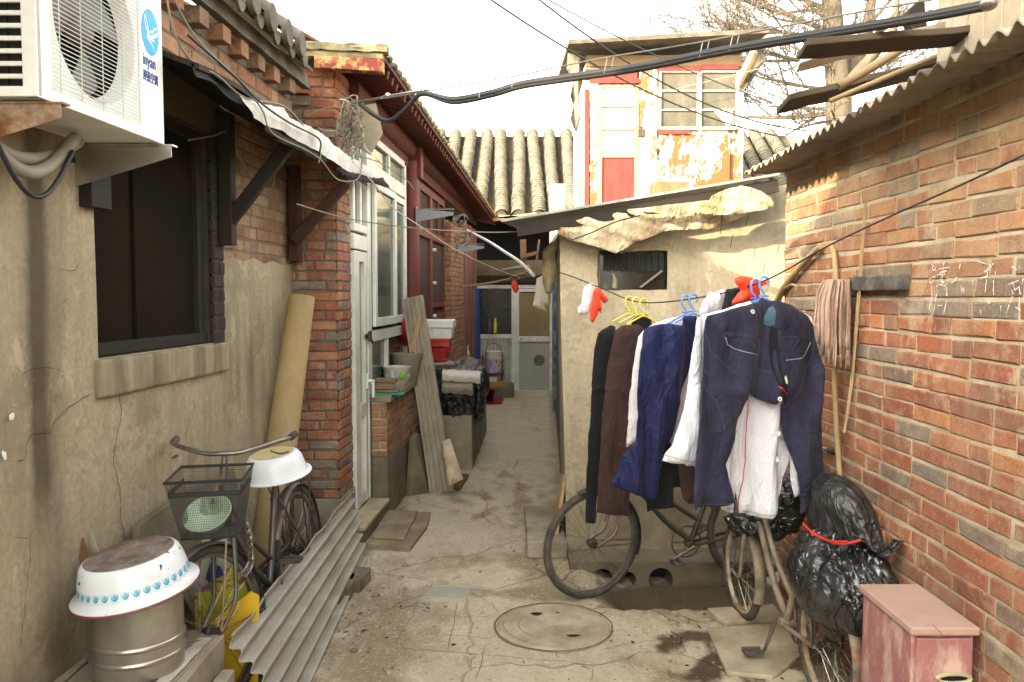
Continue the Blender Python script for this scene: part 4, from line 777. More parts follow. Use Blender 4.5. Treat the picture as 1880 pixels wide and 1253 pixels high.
# ================================================================= REAR BUILDING behind the shed, rooftop room on it
H5 = thing('rear_house', 'plain rear house wall with blue door frame beyond the cement shed', 'house', (2, 11, 0))
g = MB(); y0, y1 = 8.04, 14.9; ym = 12.4; g.hexa([(SX(y0), y0, 0), (4, y0, 0), (4, ym, 0), (SX(ym), ym, 0), (SX(y0), y0, 2.36), (4, y0, 2.36), (4, ym, 2.36), (SX(ym), ym, 2.36)]); g.hexa([(SX(ym), ym, 0), (4, ym, 0), (4, y1, 0), (SX(y1), y1, 0), (SX(ym), ym, 2.9), (4, ym, 2.9), (4, y1, 2.9), (SX(y1), y1, 2.9)]); g.build('wall', M_CONCD, H5)
g = MB(); g.box((SX(8), 8.0, 2.365), (4.2, 12.39, 2.41)); g.box((SX(12.4), 12.3, 2.905), (4.2, 15, 2.95)); g.build('roof', M_CONC, H5)
g = MB(); g.box((SX(11.9) - .03, 11.9, .05), (SX(11.9) + .0, 12.0, 2.35)); g.box((SX(11.9) - .045, 12.001, .05), (SX(11.9) - .0, 12.04, 2.3)); g.build('door_frame', mat('peeling_blue_paint', (.025, .10, .14), (.015, .06, .09), 8, .7, .3, 50, .004, dirt=(.4, .38, .3), ds=7, da=.5), H5)
YT = 12.5
H6 = thing('rooftop_room', 'tall white peeling rooftop room with red panelled door and paned window', 'rooftop room', at(1220, 380, YT))
def T(x, y, dy=0): return at(x, y, YT) + Vector((0, dy, 0))
def trect(g, x0, y0, x1, y1, f=0., dep=.04, mi=0): a = T(x0, y1); b = T(x1, y0); g.box((min(a.x, b.x), YT - f, a.z), (max(a.x, b.x), YT - f + dep, b.z), mi)
k = N('peeling_white_paint')
a = k.mix(k.ramp(k.noise(2, det=6), [(.3, 0), (.7, 1)]), (.60, .57, .48), (.48, .44, .34))
pe = k.ramp(k.addm(k.mul(k.noise(2.2, (1, 1, .45), 3), .55), k.mul(k.noise(16, (1, 1, .5), 9, .75), .5)), [(.545, 0), (.56, 1)])
a = k.mix(pe, a, (.13, .065, .02)); a = k.mix(k.ramp(k.noise(30, (1, 1, .3), 6), [(.66, 0), (.7, .7)]), a, (.3, .2, .09)); k.bump(pe, .5, .01); M_PEEL = k.fin(a, .75)
k = N('peeling_white_panel')
a = k.mix(k.ramp(k.noise(2, det=6), [(.3, 0), (.7, 1)]), (.60, .57, .47), (.5, .46, .35))
pe = k.ramp(k.addm(k.mul(k.noise(1.9, (1, 1, .5), 3), .6), k.mul(k.noise(16, (1, 1, .5), 9, .78), .5)), [(.545, 0), (.56, 1)])
a = k.mix(pe, a, (.115, .05, .014)); k.bump(pe, .5, .01); M_PEEL2 = k.fin(a, .8)
M_REDT = mat('sunlit_red_boards', (.20, .02, .014), (.13, .013, .01), 6, .7, .3, 40, .004, dirt=(.20, .03, .02), ds=10, da=.8, dst=(1, 1, .15))
a = T(1073, 385); b = T(1369, 150)
g = MB(); g.box((a.x + .01, YT + .05, 2.9), (b.x - .01, YT + 2.4, b.z + .28)); g.build('wall', M_PEEL, H6)
g = MB(); trect(g, 1073, 165, 1082, 390, .012); g.build('corner_board', M_REDT, H6)
g = MB(); trect(g, 1083, 155, 1098, 392, .03); g.build('frame_board', M_PEEL, H6, bevel=.006)
g = MB(); trect(g, 1172, 128, 1207, 390, .02); g.build('frame_board', M_PEEL, H6, bevel=.006)
g = MB(); trect(g, 1083, 146, 1174, 154, .035); g.build('door_lintel', M_REDT, H6)
g = MB(); trect(g, 1075, 128, 1170, 145, .004); g.build('shadow_board', M_REDD, H6)
g = MB(); trect(g, 1095, 158, 1106, 392, .03, .05); trect(g, 1164, 158, 1173, 392, .03, .05)
for y0_, y1_ in ((157, 162), (194, 198), (236, 240), (279, 290)): trect(g, 1106, y0_, 1164, y1_, .027, .045)
dr = g.build('door', mat('weathered_yellow_white_wood', (.42, .34, .19), (.26, .18, .08), 7, .75, .3, 40, .004, dirt=(.25, .14, .05), ds=9, da=.8), H6, bevel=.006)
g = MB(); trect(g, 1105, 161, 1165, 280, -.005, .01); g.build('white_pane', mat('papered_pane', (.50, .52, .50), (.42, .44, .42), 3, .4, 0), dr)
g = MB(); trect(g, 1105, 289, 1165, 392, .0, .02); g.build('red_panel', M_REDT, dr)
g = MB(); c = T(1177, 246) + Vector((0, -.05, 0)); g.cbox(c, (.1, .05, .1)); g.tube([c + Vector((-.03, 0, .05)), c + Vector((-.03, 0, .09)), c + Vector((.03, 0, .09)), c + Vector((.03, 0, .05))], .01); g.build('padlock', M_DARKM, dr, bevel=.008)
g = MB()
for y in (181, 310): trect(g, 1080 + 2, y - 6, 1087, y + 6, .034, .01)
g.build('hinge_plate', M_RUST, H6)
g = MB(); trect(g, 1209, 131, 1214, 238, .03, .05); trect(g, 1350, 131, 1357, 238, .03, .05); trect(g, 1279, 131, 1288, 238, .032, .05); trect(g, 1214, 130, 1350, 134, .028, .045); trect(g, 1214, 234, 1350, 239, .028, .045)
for a_, b_ in ((1214, 1279), (1288, 1350)):
    for y in (166, 201): trect(g, a_, y, b_, y + 3, .02, .03)
wn = g.build('window', mat('cream_white_frame', (.55, .50, .38), (.42, .36, .23), 6, .7, .2, 40, .003, dirt=(.3, .18, .06), ds=9, da=.5), H6, bevel=.004)
g = MB(); trect(g, 1213, 132, 1351, 236, -.01, .01); g.build('pane', glass_mat('grey_window_pane', (.05, .045, .033), (.095, .086, .065), .2, .12), wn)
g = MB(); q = [T(1310, 203), T(1345, 203), T(1347, 230), T(1335, 231)]; g.prism([p + Vector((0, .004, 0)) for p in q], (0, .003, 0)); g.build('paper_patch', mat('white_paper', (.7, .7, .66), None, 3, .8, 0), wn)
g = MB(); trect(g, 1205, 124, 1281, 131, .045, .04); trect(g, 1287, 120, 1354, 129, .045, .04); trect(g, 1280, 122, 1286, 133, .05, .04); trect(g, 1208, 239, 1264, 247, .05, .04); g.build('red_trim', M_REDT, H6)
g = MB(); trect(g, 1282, 236, 1288, 250, .05, .04); g.build('latch', M_RUST, H6)
g = MB(); trect(g, 1212, 247, 1340, 345, .012, .03); g.build('peeling_panel', M_PEEL2, H6)
g = MB(); a = T(1040, 98); b = T(1395, 78); g.hexa([a + Vector((0, -.45, 0)), b + Vector((0, -.45, 0)), b + Vector((0, 2.6, .25)), a + Vector((0, 2.6, .25)), a + Vector((0, -.45, .06)), b + Vector((0, -.45, .06)), b + Vector((0, 2.6, .31)), a + Vector((0, 2.6, .31))]); rf = g.build('roof', mat('tar_roof', (.07, .06, .045), (.04, .034, .027), 6, .9, .4, 40, .008, dirt=(.2, .17, .1), ds=5, da=.3), H6)
g = MB(); c = T(1148, 84); g.box((c.x - .13, YT - .1, c.z - .02), (c.x + .2, YT + .2, c.z + .1)); g.build('chimney_block', M_TILED, rf)
g = MB(); trect(g, 1076, 103, 1360, 123, .03, .03); g.build('fascia', mat('ochre_board', (.15, .10, .045), (.10, .065, .03), 6, .8, .3, 40, .004, dirt=(.12, .08, .04), ds=5, da=.6), H6)
g = MB(); a = T(1355, 150); g.beam(a + Vector((0, 0, -.05)), T(1368, 105) + Vector((.05, -.3, 0)), .06, .1); g.build('eave_bracket', M_WOODY, H6)
for pts, s in (([(1042, 100), (1070, 98), (1062, 118), (1068, 150), (1060, 178), (1064, 215), (1056, 243), (1046, 222), (1052, 195), (1046, 180), (1052, 150), (1040, 128)], 1), ([(1370, 100), (1398, 92), (1405, 110), (1390, 128), (1378, 150), (1364, 168), (1360, 140)], 2)):
    g = MB(); q = [T(x, y) + Vector((0, .15 * math.sin(x * .4 + s) * .3 - .05, 0)) for x, y in pts]; g.prism(q, (0.02, .05, 0)); g.build('tarp_flap', mat('black_tar_felt' , (.05, .045, .04), (.03, .026, .022), 7, .85, .4, 40, .008, dirt=(.3, .24, .14), ds=5, da=.4), H6)
# ================================================================= BRICK SHED on the right
XR = 1.56; YE = 4.68
H7 = thing('brick_shed', 'red brick shed wall with chalk scribbles and corrugated cement roof on the right', 'shed', (XR + .5, 3, 0))
g = MB(); bricks(g, (XR, -.5, -.05), (0, 1, 0), (-1, 0, 0), YE + .5, 2.54, bl=.25, bh=.058, mo=.0108, seed=71, pro=.0048, hdr=.18, wob=.0045)
bricks(g, (XR, YE, -.05), (1, 0, 0), (0, 1, 0), .24, 2.54, bl=.24, bh=.0575, seed=72); g.box((XR + .006, -.5, -.05), (XR + .23, YE - .006, 2.49), 1)
g.build('wall', [M_BRICKR, M_MORTAR], H7)
g = MB(); o = Vector((XR - .012, 0, 0)); a = onp(1570, 535, o, Vector((1, 0, 0))); b = onp(1668, 510, o, Vector((1, 0, 0))); g.solid(lambda u, v: (XR + .05, a.y + (b.y - a.y) * u, (a.z) + .065 * v + .006 * nz((u * 6, v, 0), 1)), 6, 2, (-.095, 0, 0)); g.build('ledge_brick', mat('black_sooty_brick', (.06, .055, .05), (.035, .03, .028), 9, .9, .6, 40, .01, dirt=(.25, .22, .16), ds=6, da=.5), H7, bevel=.008)
g = MB(); ch = lambda x, y: onp(1580 + x / 4.177, 380 + y / 4.177, (XR - .0125, 0, 0), Vector((1, 0, 0)))
rnd = random.Random(12); M_CHALK = mat('white_chalk', (.75, .72, .68), (.6, .56, .5), 60, .95, 0)
for pts in ([(545, 450), (560, 490), (575, 480)], [(545, 445), (570, 465), (578, 495)], [(640, 420), (636, 470), (625, 530), (618, 600)], [(590, 480), (650, 468), (680, 462)], [(590, 525), (620, 500), (660, 490)], [(600, 520), (650, 520), (640, 500)], [(765, 435), (758, 475)], [(525, 550), (570, 530), (560, 570), (540, 590), (530, 570)], [(545, 600), (548, 670), (540, 740), (525, 780), (540, 800)], [(580, 600), (585, 660), (572, 720), (555, 820)], [(600, 590), (640, 605), (665, 590)], [(655, 610), (662, 670), (655, 750), (635, 820)], [(590, 755), (618, 760)], [(615, 545), (640, 590)], [(690, 590), (720, 560), (735, 540)], [(770, 600), (780, 660)], [(785, 620), (795, 665)], [(860, 560), (862, 600)],
            [(1015, 432), (985, 480), (945, 500)], [(990, 440), (975, 480)], [(920, 545), (975, 535), (970, 490)], [(965, 560), (955, 660)], [(1022, 560), (1018, 680)], [(1035, 490), (1030, 530)], [(860, 405), (985, 440)], [(970, 720), (990, 745)], [(1075, 760), (1070, 810)], [(915, 790), (925, 830)],
            [(1160, 455), (1185, 485), (1200, 490), (1180, 460), (1165, 460)], [(1130, 600), (1210, 560)], [(1170, 575), (1180, 640), (1220, 610), (1225, 670)], [(1165, 690), (1140, 750), (1120, 820)], [(1222, 690), (1215, 790)], [(1190, 770), (1225, 800)], [(1250, 540), (1230, 600)], [(1160, 640), (1170, 670)]):
    if pts[0] in ((1015, 432), (1160, 455)): g.build('chalk_writing', M_CHALK, H7); g = MB()
    for rep in range(2):
        q = [ch(x + rnd.uniform(-5, 5), y + rnd.uniform(-5, 5)) for x, y in pts]; P = []
        for i in range(len(q) - 1):
            for t in range(4):
                if rnd.random() < .82: P.append((q[i].lerp(q[i + 1], t / 4), q[i].lerp(q[i + 1], (t + .9) / 4)))
        for p, r in P:
            d = (r - p).normalized(); s = Vector((0, -d.z, d.y)) * rnd.uniform(.0007, .0019); g.add([p - s, p + s, r + s, r - s], [(0, 1, 2, 3)])
g.build('chalk_writing', M_CHALK, H7)
def corr(p0, du, dv, nrm, n, amp, th, nv=6, wob=0, sub=8, jag=None):
    g = MB(); p0 = Vector(p0); du = Vector(du); dv = Vector(dv); nrm = Vector(nrm)
    def f(a, b):
        if jag: b = jag(a, b)
        return p0 + du * a + dv * b + nrm * (amp * math.sin(2 * math.pi * n * a) + wob * noise.noise(Vector((a * 5, b * 3, 2))))
    g.solid(f, n * sub, nv, nrm * th); return g
g = corr((1.335, YE + .06, 2.445), (0, -5.2, .05), (1.9, 0, .20), (0, 0, 1), 62, .0135, .007, 6, .02, 8, lambda a, b: b + (1 - b) * .012 * noise.noise(Vector((a * 40, 0, 0)))); g.build('roof', M_ASBD, H7, smooth=60)
g = MB(); g.beam((XR + .12, YE - .01, 2.48), (XR + .12, -.5, 2.51), .08, .05); g.build('wall_plate', M_WOODB, H7)
g = MB(); g.box((XR + .23, YE - .02, 0), (3.2, YE + .05, 2.3)); g.box((3.2, -.5, 0), (3.25, YE, 2.6)); g.build('back_wall', M_CONCD, H7)
def roofz(y, x): return 2.445 + .05 * (YE - y) / 5.2 + .20 * (x - 1.335) / 1.9 + .024
M_PLK = mat('weathered_dark_plank', (.07, .05, .03), (.035, .026, .017), 6, .85, .5, 50, .004)
# loose timber lying on the roof, sticking out over the lane
def stick(name, label, cat, px0, px1, Y, w, h, m, xin=.5, round_=False, bend=0):
    p = at(*px0, Y); q = at(*px1, Y); d = (q - p).normalized(); e = q + d * xin; g = MB()
    if round_: g.tube([p, p.lerp(e, .4) + Vector((0, 0, bend)), e], [w * .9, w, w * 1.05], 10)
    else:
        g.solid(lambda a, b: p.lerp(e, a) + Vector((0, (b - .5) * w, .006 * nz((a * 9, b * 3, Y), 1) + bend * math.sin(a * 3.1) - .02 * (b - .5))), 12, 3, (0, 0, h))
    return solo(g, name, label, cat, m, 'loose timber on the corrugated roof', smooth=50 if round_ else None, bevel=0 if round_ else .004)
stick('plank', 'thick dark plank jutting out highest over the lane from the corrugated roof', 'plank', (1472, 98), (1712, 78), 2.60, .09, .022, M_PLK, .5)
stick('metal_angle', 'pale bent metal strip jutting from the corrugated roof below the highest dark plank', 'metal strip', (1465, 127), (1690, 80), 2.72, .04, .02, M_GALV, .4, bend=.02)
stick('log', 'pale round pole lying on the corrugated roof edge between dark planks', 'pole', (1540, 160), (1640, 100), 2.92, .016, .03, M_POLE, .6, True)
stick('plank', 'wide dark plank drooping lowest out of the corrugated roof edge', 'plank', (1437, 198), (1600, 158), 3.18, .15, .025, M_PLK, .4)
stick('pole', 'short pale round stick on top of the lowest dark plank at the roof edge', 'pole', (1523, 186), (1585, 160), 3.08, .010, .02, M_POLE, .5, True)
g = MB()
for a in ((1.42, 2.15, 0), (1.42, 2.33, 1)): pass
g.box((1.42, 2.30, roofz(2.3, 1.42) - .005), (1.95, 2.75, 3.3)); 
for k_ in range(5): g.box((1.405, 2.30 + k_ * .092, roofz(2.3, 1.4)), (1.419, 2.30 + k_ * .092 + .086, 3.31))
for k_ in range(5): g.box((1.42 + k_ * .106, 2.285, roofz(2.3, 1.42)), (1.42 + k_ * .106 + .1, 2.299, 3.31))
solo(g, 'plank_crate', 'weathered grey plank crate standing on the corrugated roof at the upper right', 'crate', M_WOODG, bevel=.004)
g = MB(); p = at(1664, 22, 2.9); g.prism([at(1662, 25, 2.85), at(1697, -8, 2.85), at(1706, 72, 2.85), at(1684, 72, 2.85)], (.0, .05, 0)); solo(g, 'board', 'broken dark board leaning against the plank crate on the corrugated roof', 'board', M_WOODD, bevel=.004)
# ================================================================= TREE behind
def tree():
    base = at(1538, 440, 21); base.z = 0; t = thing('bare_tree', 'tall leafless tree with twisting branches behind the rooftop room', 'tree', base); rnd = random.Random(23)
    tr = MB(); cr = MB(); z0 = at(1540, 330, 21).z
    trunk = [base, Vector((base.x, 21, z0)), at(1540, 170, 21), at(1535, 110, 21.1), at(1530, 60, 21), at(1527, 0, 21.1), at(1520, -60, 21.2), at(1515, -150, 21.1)]
    tr.tube(trunk, [.45, .34, .31, .29, .26, .23, .2, .14], 12); tr.tube([at(1555, 150, 21.3), at(1590, 70, 21.5), at(1600, 0, 21.7), at(1585, -80, 21.6)], [.2, .17, .13, .09], 8); tr.tube([at(1560, 150, 20.8), at(1640, 60, 20.6), at(1650, -30, 20.4)], [.15, .11, .06], 8)
    tr.build('trunk', mat('tree_bark', (.10, .082, .055), (.06, .05, .034), 6, .9, .7, 30, .03, st=(1, 1, .25)), t, smooth=80)
    def branch(p, d, ln, r, dep):
        pts = [p]; rs = [r]; n = 6 if dep < 2 else 4
        for i in range(n):
            d = (d + Vector((rnd.uniform(-.2, .2), rnd.uniform(-.2, .2), rnd.uniform(-.14, .2))) * (.7 if dep else .5)).normalized(); p = p + d * ln / n; pts.append(p); rs.append(max(.007, r * (1 - .72 * (i + 1) / n)))
        cr.tube(pts, rs, 6 if dep < 1 else (4 if dep < 2 else 3), caps=False)
        if dep < 4:
            for _ in range((6, 6, 4, 3)[dep]):
                i = rnd.randint(1, n); q = (d * 1.3 + Vector((rnd.uniform(-1, 1), rnd.uniform(-1, 1), rnd.uniform(-.5, .8)))).normalized(); branch(pts[i], q, ln * rnd.uniform(.42, .75), rs[i] * .62, dep + 1)
    for (px, py, Y), (qx, qy), r, f in (((1525, 75, 21), (1290, 20), .07, 1), ((1535, 120, 21), (1345, 95), .07, 1), ((1540, 165, 21), (1350, 160), .06, 1), ((1545, 205, 21), (1300, 230), .075, 1), ((1525, 20, 21), (1330, -60), .07, 1), ((1530, 50, 21), (1420, -60), .06, .8), ((1545, 180, 21), (1660, 150), .06, .8), ((1540, 90, 21), (1640, 20), .06, .8), ((1600, 40, 21.5), (1690, -30), .06, .8), ((1590, 70, 21.5), (1700, 40), .06, .8), ((1520, -30, 21), (1450, -140), .06, .8), ((1540, 140, 21), (1440, 55), .055, .8), ((1545, 215, 21), (1420, 260), .05, .8), ((1590, 0, 21.6), (1500, -80), .05, .7), ((1530, 60, 21), (1250, -40), .07, 1), ((1538, 110, 21), (1300, 130), .06, 1), ((1525, 20, 21), (1400, 30), .06, .9), ((1545, 200, 21), (1400, 200), .06, .9), ((1560, 150, 20.8), (1700, 110), .06, .8)):
        p = at(px, py, Y); q = at(qx, qy, Y + rnd.uniform(-1.5, 1.5)); branch(p, (q - p).normalized(), (q - p).length * f, r, 0)
    cr.build('crown', mat('branch_bark', (.095, .075, .05), (.06, .048, .034), 6, .9, 0), t)
tree()
# ================================================================= overhead cables
def cat_pts(p, q, sag, n=24, wob=0, seed=0):
    p = Vector(p); q = Vector(q); return [p.lerp(q, i / n) - Vector((0, 0, sag * 4 * (i / n) * (1 - i / n))) + Vector((0, 0, wob * noise.noise(Vector((i * .7, seed, 0))))) for i in range(n + 1)]
def spl(pts, n=8):   # smooth curve through points
    P = [Vector(p) for p in pts]; out = []
    for i in range(len(P) - 1):
        a = P[max(i - 1, 0)]; b = P[i]; c = P[i + 1]; d = P[min(i + 2, len(P) - 1)]
        for k in range(n):
            t = k / n; out.append(.5 * ((2 * b) + (c - a) * t + (2 * a - 5 * b + 4 * c - d) * t * t + (3 * b - a - 3 * c + d) * t ** 3))
    out.append(P[-1]); return out
def cable(name, label, cat, pts, r, m, group=None, seg=6): g = MB(); g.tube(pts, r, seg); return solo(g, name, label, cat, m, group, smooth=180)
def cy(px): t = max(0, min(1, (px - 640) / 1190)); return 5.5 * (1 - t) + 2.3 * t * 1.0 if t < 1 else 2.3
def dep(px):   # the cable runs straight in plan from the brick pillar to the corrugated roof
    a = Vector((-1.10, 5.5)); b = Vector((1.36, 2.25)); u = (px - 940) / 1500; t = (u * a.y - a.x) / ((b.x - a.x) - u * (b.y - a.y)); return a.y + (b.y - a.y) * t
cp = [(660, 190), (690, 213), (715, 222), (745, 200), (775, 172), (830, 184), (900, 172), (960, 155), (1060, 140), (1180, 122), (1300, 98), (1410, 78), (1550, 55), (1700, 30), (1815, 8)]
T1 = thing('power_cable', 'thick bundled black power cable slung from the brick pillar across the lane to the roof', 'power cable', at(660, 190, dep(660)))
for dy, dz, r in ((0, 0, .012), (.0, 5, .010), (.02, -4, .008)):
    g = MB(); g.tube(spl([at(x, y + dz * (1 if i > 4 else .4), dep(x) + dy) for i, (x, y) in enumerate(cp)], 6), r, 7); g.build('strand', M_CABLE, T1, smooth=180)
g = MB(); g.tube(spl([at(x, y, dep(x)) for x, y in ((648, 189), (710, 178), (790, 166), (940, 141), (1090, 110), (1250, 84), (1430, 50), (1620, 15), (1760, -8))], 5), .0035, 5); g.build('messenger_wire', M_STEEL, T1)
g = MB()
for x, y0_, y1_ in ((885, 148, 178), (1115, 106, 134), (1290, 78, 104), (1345, 66, 92), (945, 141, 160), (1440, 48, 74), (1580, 22, 52)): g.tube([at(x, y0_, dep(x)), at(x - 6, y1_, dep(x)), at(x + 4, y1_ + 7, dep(x)), at(x + 12, y0_ - 2, dep(x))], .0022, 4)
g.build('cable_tie', M_STEEL, T1)
g = MB(); g.tube([at(645, 189, dep(645)), at(700, 180, dep(700))], .007, 6); g.tube([at(703, 179, dep(703)), at(785, 166, dep(785))], .010, 6); g.ball(at(712, 176, dep(712)), .018); g.ball(at(778, 167, dep(778)), .014); g.build('tension_clamp', M_GALV, T1, smooth=60)
g = MB(); c = at(1815, 8, dep(1815)); g.ball(c, (.022, .03, .018)); g.build('end_clamp', M_STEEL, T1)
cable('overhead_wire', 'thin black wire running down from the sky past the tower door, left of two', 'wire', cat_pts(at(880, -15, 9), at(1440, 252, 12.2), .25), .011, M_CABLE)
g = MB(); g.tube(cat_pts(at(975, -12, 9), at(1480, 240, 12.2), .3), .011, 6); g.tube(cat_pts(at(985, -12, 9), at(1440, 195, 12.25), .1), .008, 6); solo(g, 'overhead_wire', 'thin black double wire crossing in front of the rooftop window, right of two', 'wire', M_CABLE, smooth=180)
cable('slack_wire', 'thin dark wire stretched level across the lane below the eaves to the canvas', 'wire', spl([onL(545, 375, CF + .04), at(640, 402, 5.6), at(760, 419, 5.6), at(900, 427, 5.5), at(1020, 422, 5.3), at(1140, 424, 5.25), at(1240, 424, 5.25)], 6), .004, M_CABLEG)
cable('thin_wire', 'hair-thin wire crossing the rooftop door diagonally', 'wire', cat_pts(at(1085, 197, 12.3), at(1420, 120, 12.2), .02), .006, M_CABLEG)
# loose wiring on the left house
w = [([(305, -10), (320, 60), (350, 110), (400, 140), (450, 180), (520, 195), (560, 235), (588, 270), (585, 300)], M_CABLEG, .0045, 'grey cable snaking along the awning edge from the brick cornice'), ([(315, -10), (360, 70), (430, 140), (480, 200), (500, 245), (560, 275), (590, 295), (620, 330), (655, 330), (664, 305), (660, 275)], M_CABLEG, .004, 'grey cable hanging in a loop below the white sheet end'), ([(345, 65), (430, 140), (480, 190), (530, 225), (585, 255), (587, 280)], M_CABLE, .005, 'black cable along the top of the awning sheet')]
for q, (pts, m, r, lb) in enumerate(w): cable('loose_cable', lb, 'cable', spl([onL(x, y, -1.10 + .02 * q) if y < 130 else onL(x, y, -1.05 + .02 * q) for x, y in pts], 6), r, m)
cable('loose_cable', 'pale cable drooping in the dark under the awning', 'cable', spl([onL(x, y, CP + .06) for x, y in ((345, 258), (390, 250), (420, 245), (440, 290), (460, 320), (480, 345), (500, 345), (505, 310))], 6), .004, M_CABLEG)
T2 = thing('cable_tangle', 'knot of coiled grey and cream cables on the brick pillar corner', 'cable tangle', at(640, 230, 5.5)); rnd = random.Random(17)
for k_ in range(13):
    c = (640 + rnd.uniform(-8, 18), 235 + rnd.uniform(-35, 35)); a_, b_ = rnd.uniform(8, 18), rnd.uniform(22, 38); ph = rnd.random() * 6; g = MB(); n = rnd.randint(12, 26)
    g.tube(spl([at(c[0] + a_ * math.cos(ph + i * .55) + rnd.uniform(-5, 5), c[1] + b_ * math.sin(ph + i * .5) + rnd.uniform(-5, 5), 5.45 + rnd.uniform(-.05, .03)) for i in range(n)], 4), rnd.choice([.003, .004, .0035]), 5); g.build('wire', M_CABLEG, T2, smooth=180)
for pts, m in (([(560, 215), (600, 198), (630, 200), (640, 210), (628, 220), (650, 240), (655, 260), (640, 300)], M_CABLEG), ([(585, 235), (600, 240), (640, 238), (655, 225), (650, 200), (635, 185), (622, 183)], M_CABLEW), ([(640, 190), (650, 205), (665, 240), (670, 270), (690, 290), (700, 300)], M_CABLEW), ([(640, 290), (680, 330), (720, 380), (770, 415), (830, 455), (900, 490), (960, 512)], M_CABLEW), ([(650, 285), (700, 300), (745, 330), (760, 350)], M_CABLEG)):
    g = MB(); g.tube(spl([at(x, y, 5.45 + max(0, (x - 690)) * .008) for x, y in pts], 6), .004, 5); g.build('wire', m, T2, smooth=180)
for lb, c0, sd in (('curly grey wires bunched beside the nearer steel bracket', (845, 405), 3), ('curly grey wires bunched at the farther steel bracket', (850, 440), 5)):
    rnd = random.Random(sd); g = MB(); t = thing('wire_bunch', lb, 'wire bunch', at(*c0, 10.6))
    for q in range(4):
        g = MB(); g.tube(spl([at(c0[0] + 14 * math.cos(i * .9 + q) * rnd.uniform(.5, 1.2), c0[1] + 12 * math.sin(i * .8 + q) * rnd.uniform(.5, 1.2), 10.5 + rnd.uniform(-.1, .1)) for i in range(10)], 5), .007, 4); g.build('wire', M_CABLEG, t)
# ================================================================= BICYCLES (built along local +x, then placed)
def wheel(parent, name, x, rad, steer_m, tyre_w, m_tyre, m_rim, spokes=32):
    C_ = Vector((x, 0, rad)); f = (lambda p: steer_m @ Vector(p)) if steer_m else (lambda p: Vector(p)); n = 48
    cir = lambda r, y=0: [f((x + r * math.cos(2 * math.pi * k / n), y, rad + r * math.sin(2 * math.pi * k / n))) for k in range(n)]
    g = MB(); g.tube(cir(.018), .014, 8, True); g.tube([f((x, -.055, rad)), f((x, .055, rad))], .006, 8); g.tube([f((x, -.032, rad)), f((x, .032, rad))], .02, 10); w = g.build(name, M_DARKM, parent, smooth=60)
    g = MB(); n = 64; g.tube(cir(rad - tyre_w), tyre_w, 10, True)
    for k in range(96):
        t = 2 * math.pi * k / 96; rr = rad - tyre_w + tyre_w * .93
        for s_ in (-1, 1): g.add([f((x + rr * math.cos(t + a) + 0, s_ * y_, rad + rr * math.sin(t + a))) for a, y_ in ((0, tyre_w * .25), (.03, tyre_w * .3), (.03, tyre_w * .8), (0, tyre_w * .75))], [(0, 1, 2, 3)])
    g.build('tyre', m_tyre, w, smooth=180)
    g = MB(); r0 = rad - 2 * tyre_w - .004; n = 64
    for a, b in ((r0 + .010, .010),): 
        A = cir(r0 + .012, .011); B = cir(r0 - .006, .008); D = cir(r0 - .006, -.008); E = cir(r0 + .012, -.011); o = len(g.v)
        for k in range(n): g.v += [A[k], B[k], D[k], E[k]]
        for k in range(n):
            k2 = (k + 1) % n
            for i in range(3): g.f.append((o + k * 4 + i, o + k * 4 + i + 1, o + k2 * 4 + i + 1, o + k2 * 4 + i)); g.m.append(0)
    g.build('rim', m_rim, w, smooth=60)
    g = MB()
    for k in range(spokes):
        t = 2 * math.pi * k / spokes; s_ = 1 if k % 2 else -1; t2 = t + (.75 if (k // 2) % 2 else -.75)
        g.tube([f((x + .02 * math.cos(t2), s_ * .03, rad + .02 * math.sin(t2))), f((x + r0 * math.cos(t), 0, rad + r0 * math.sin(t)))], .0015, 3, caps=False)
    g.build('spokes', M_STEEL, w); return w
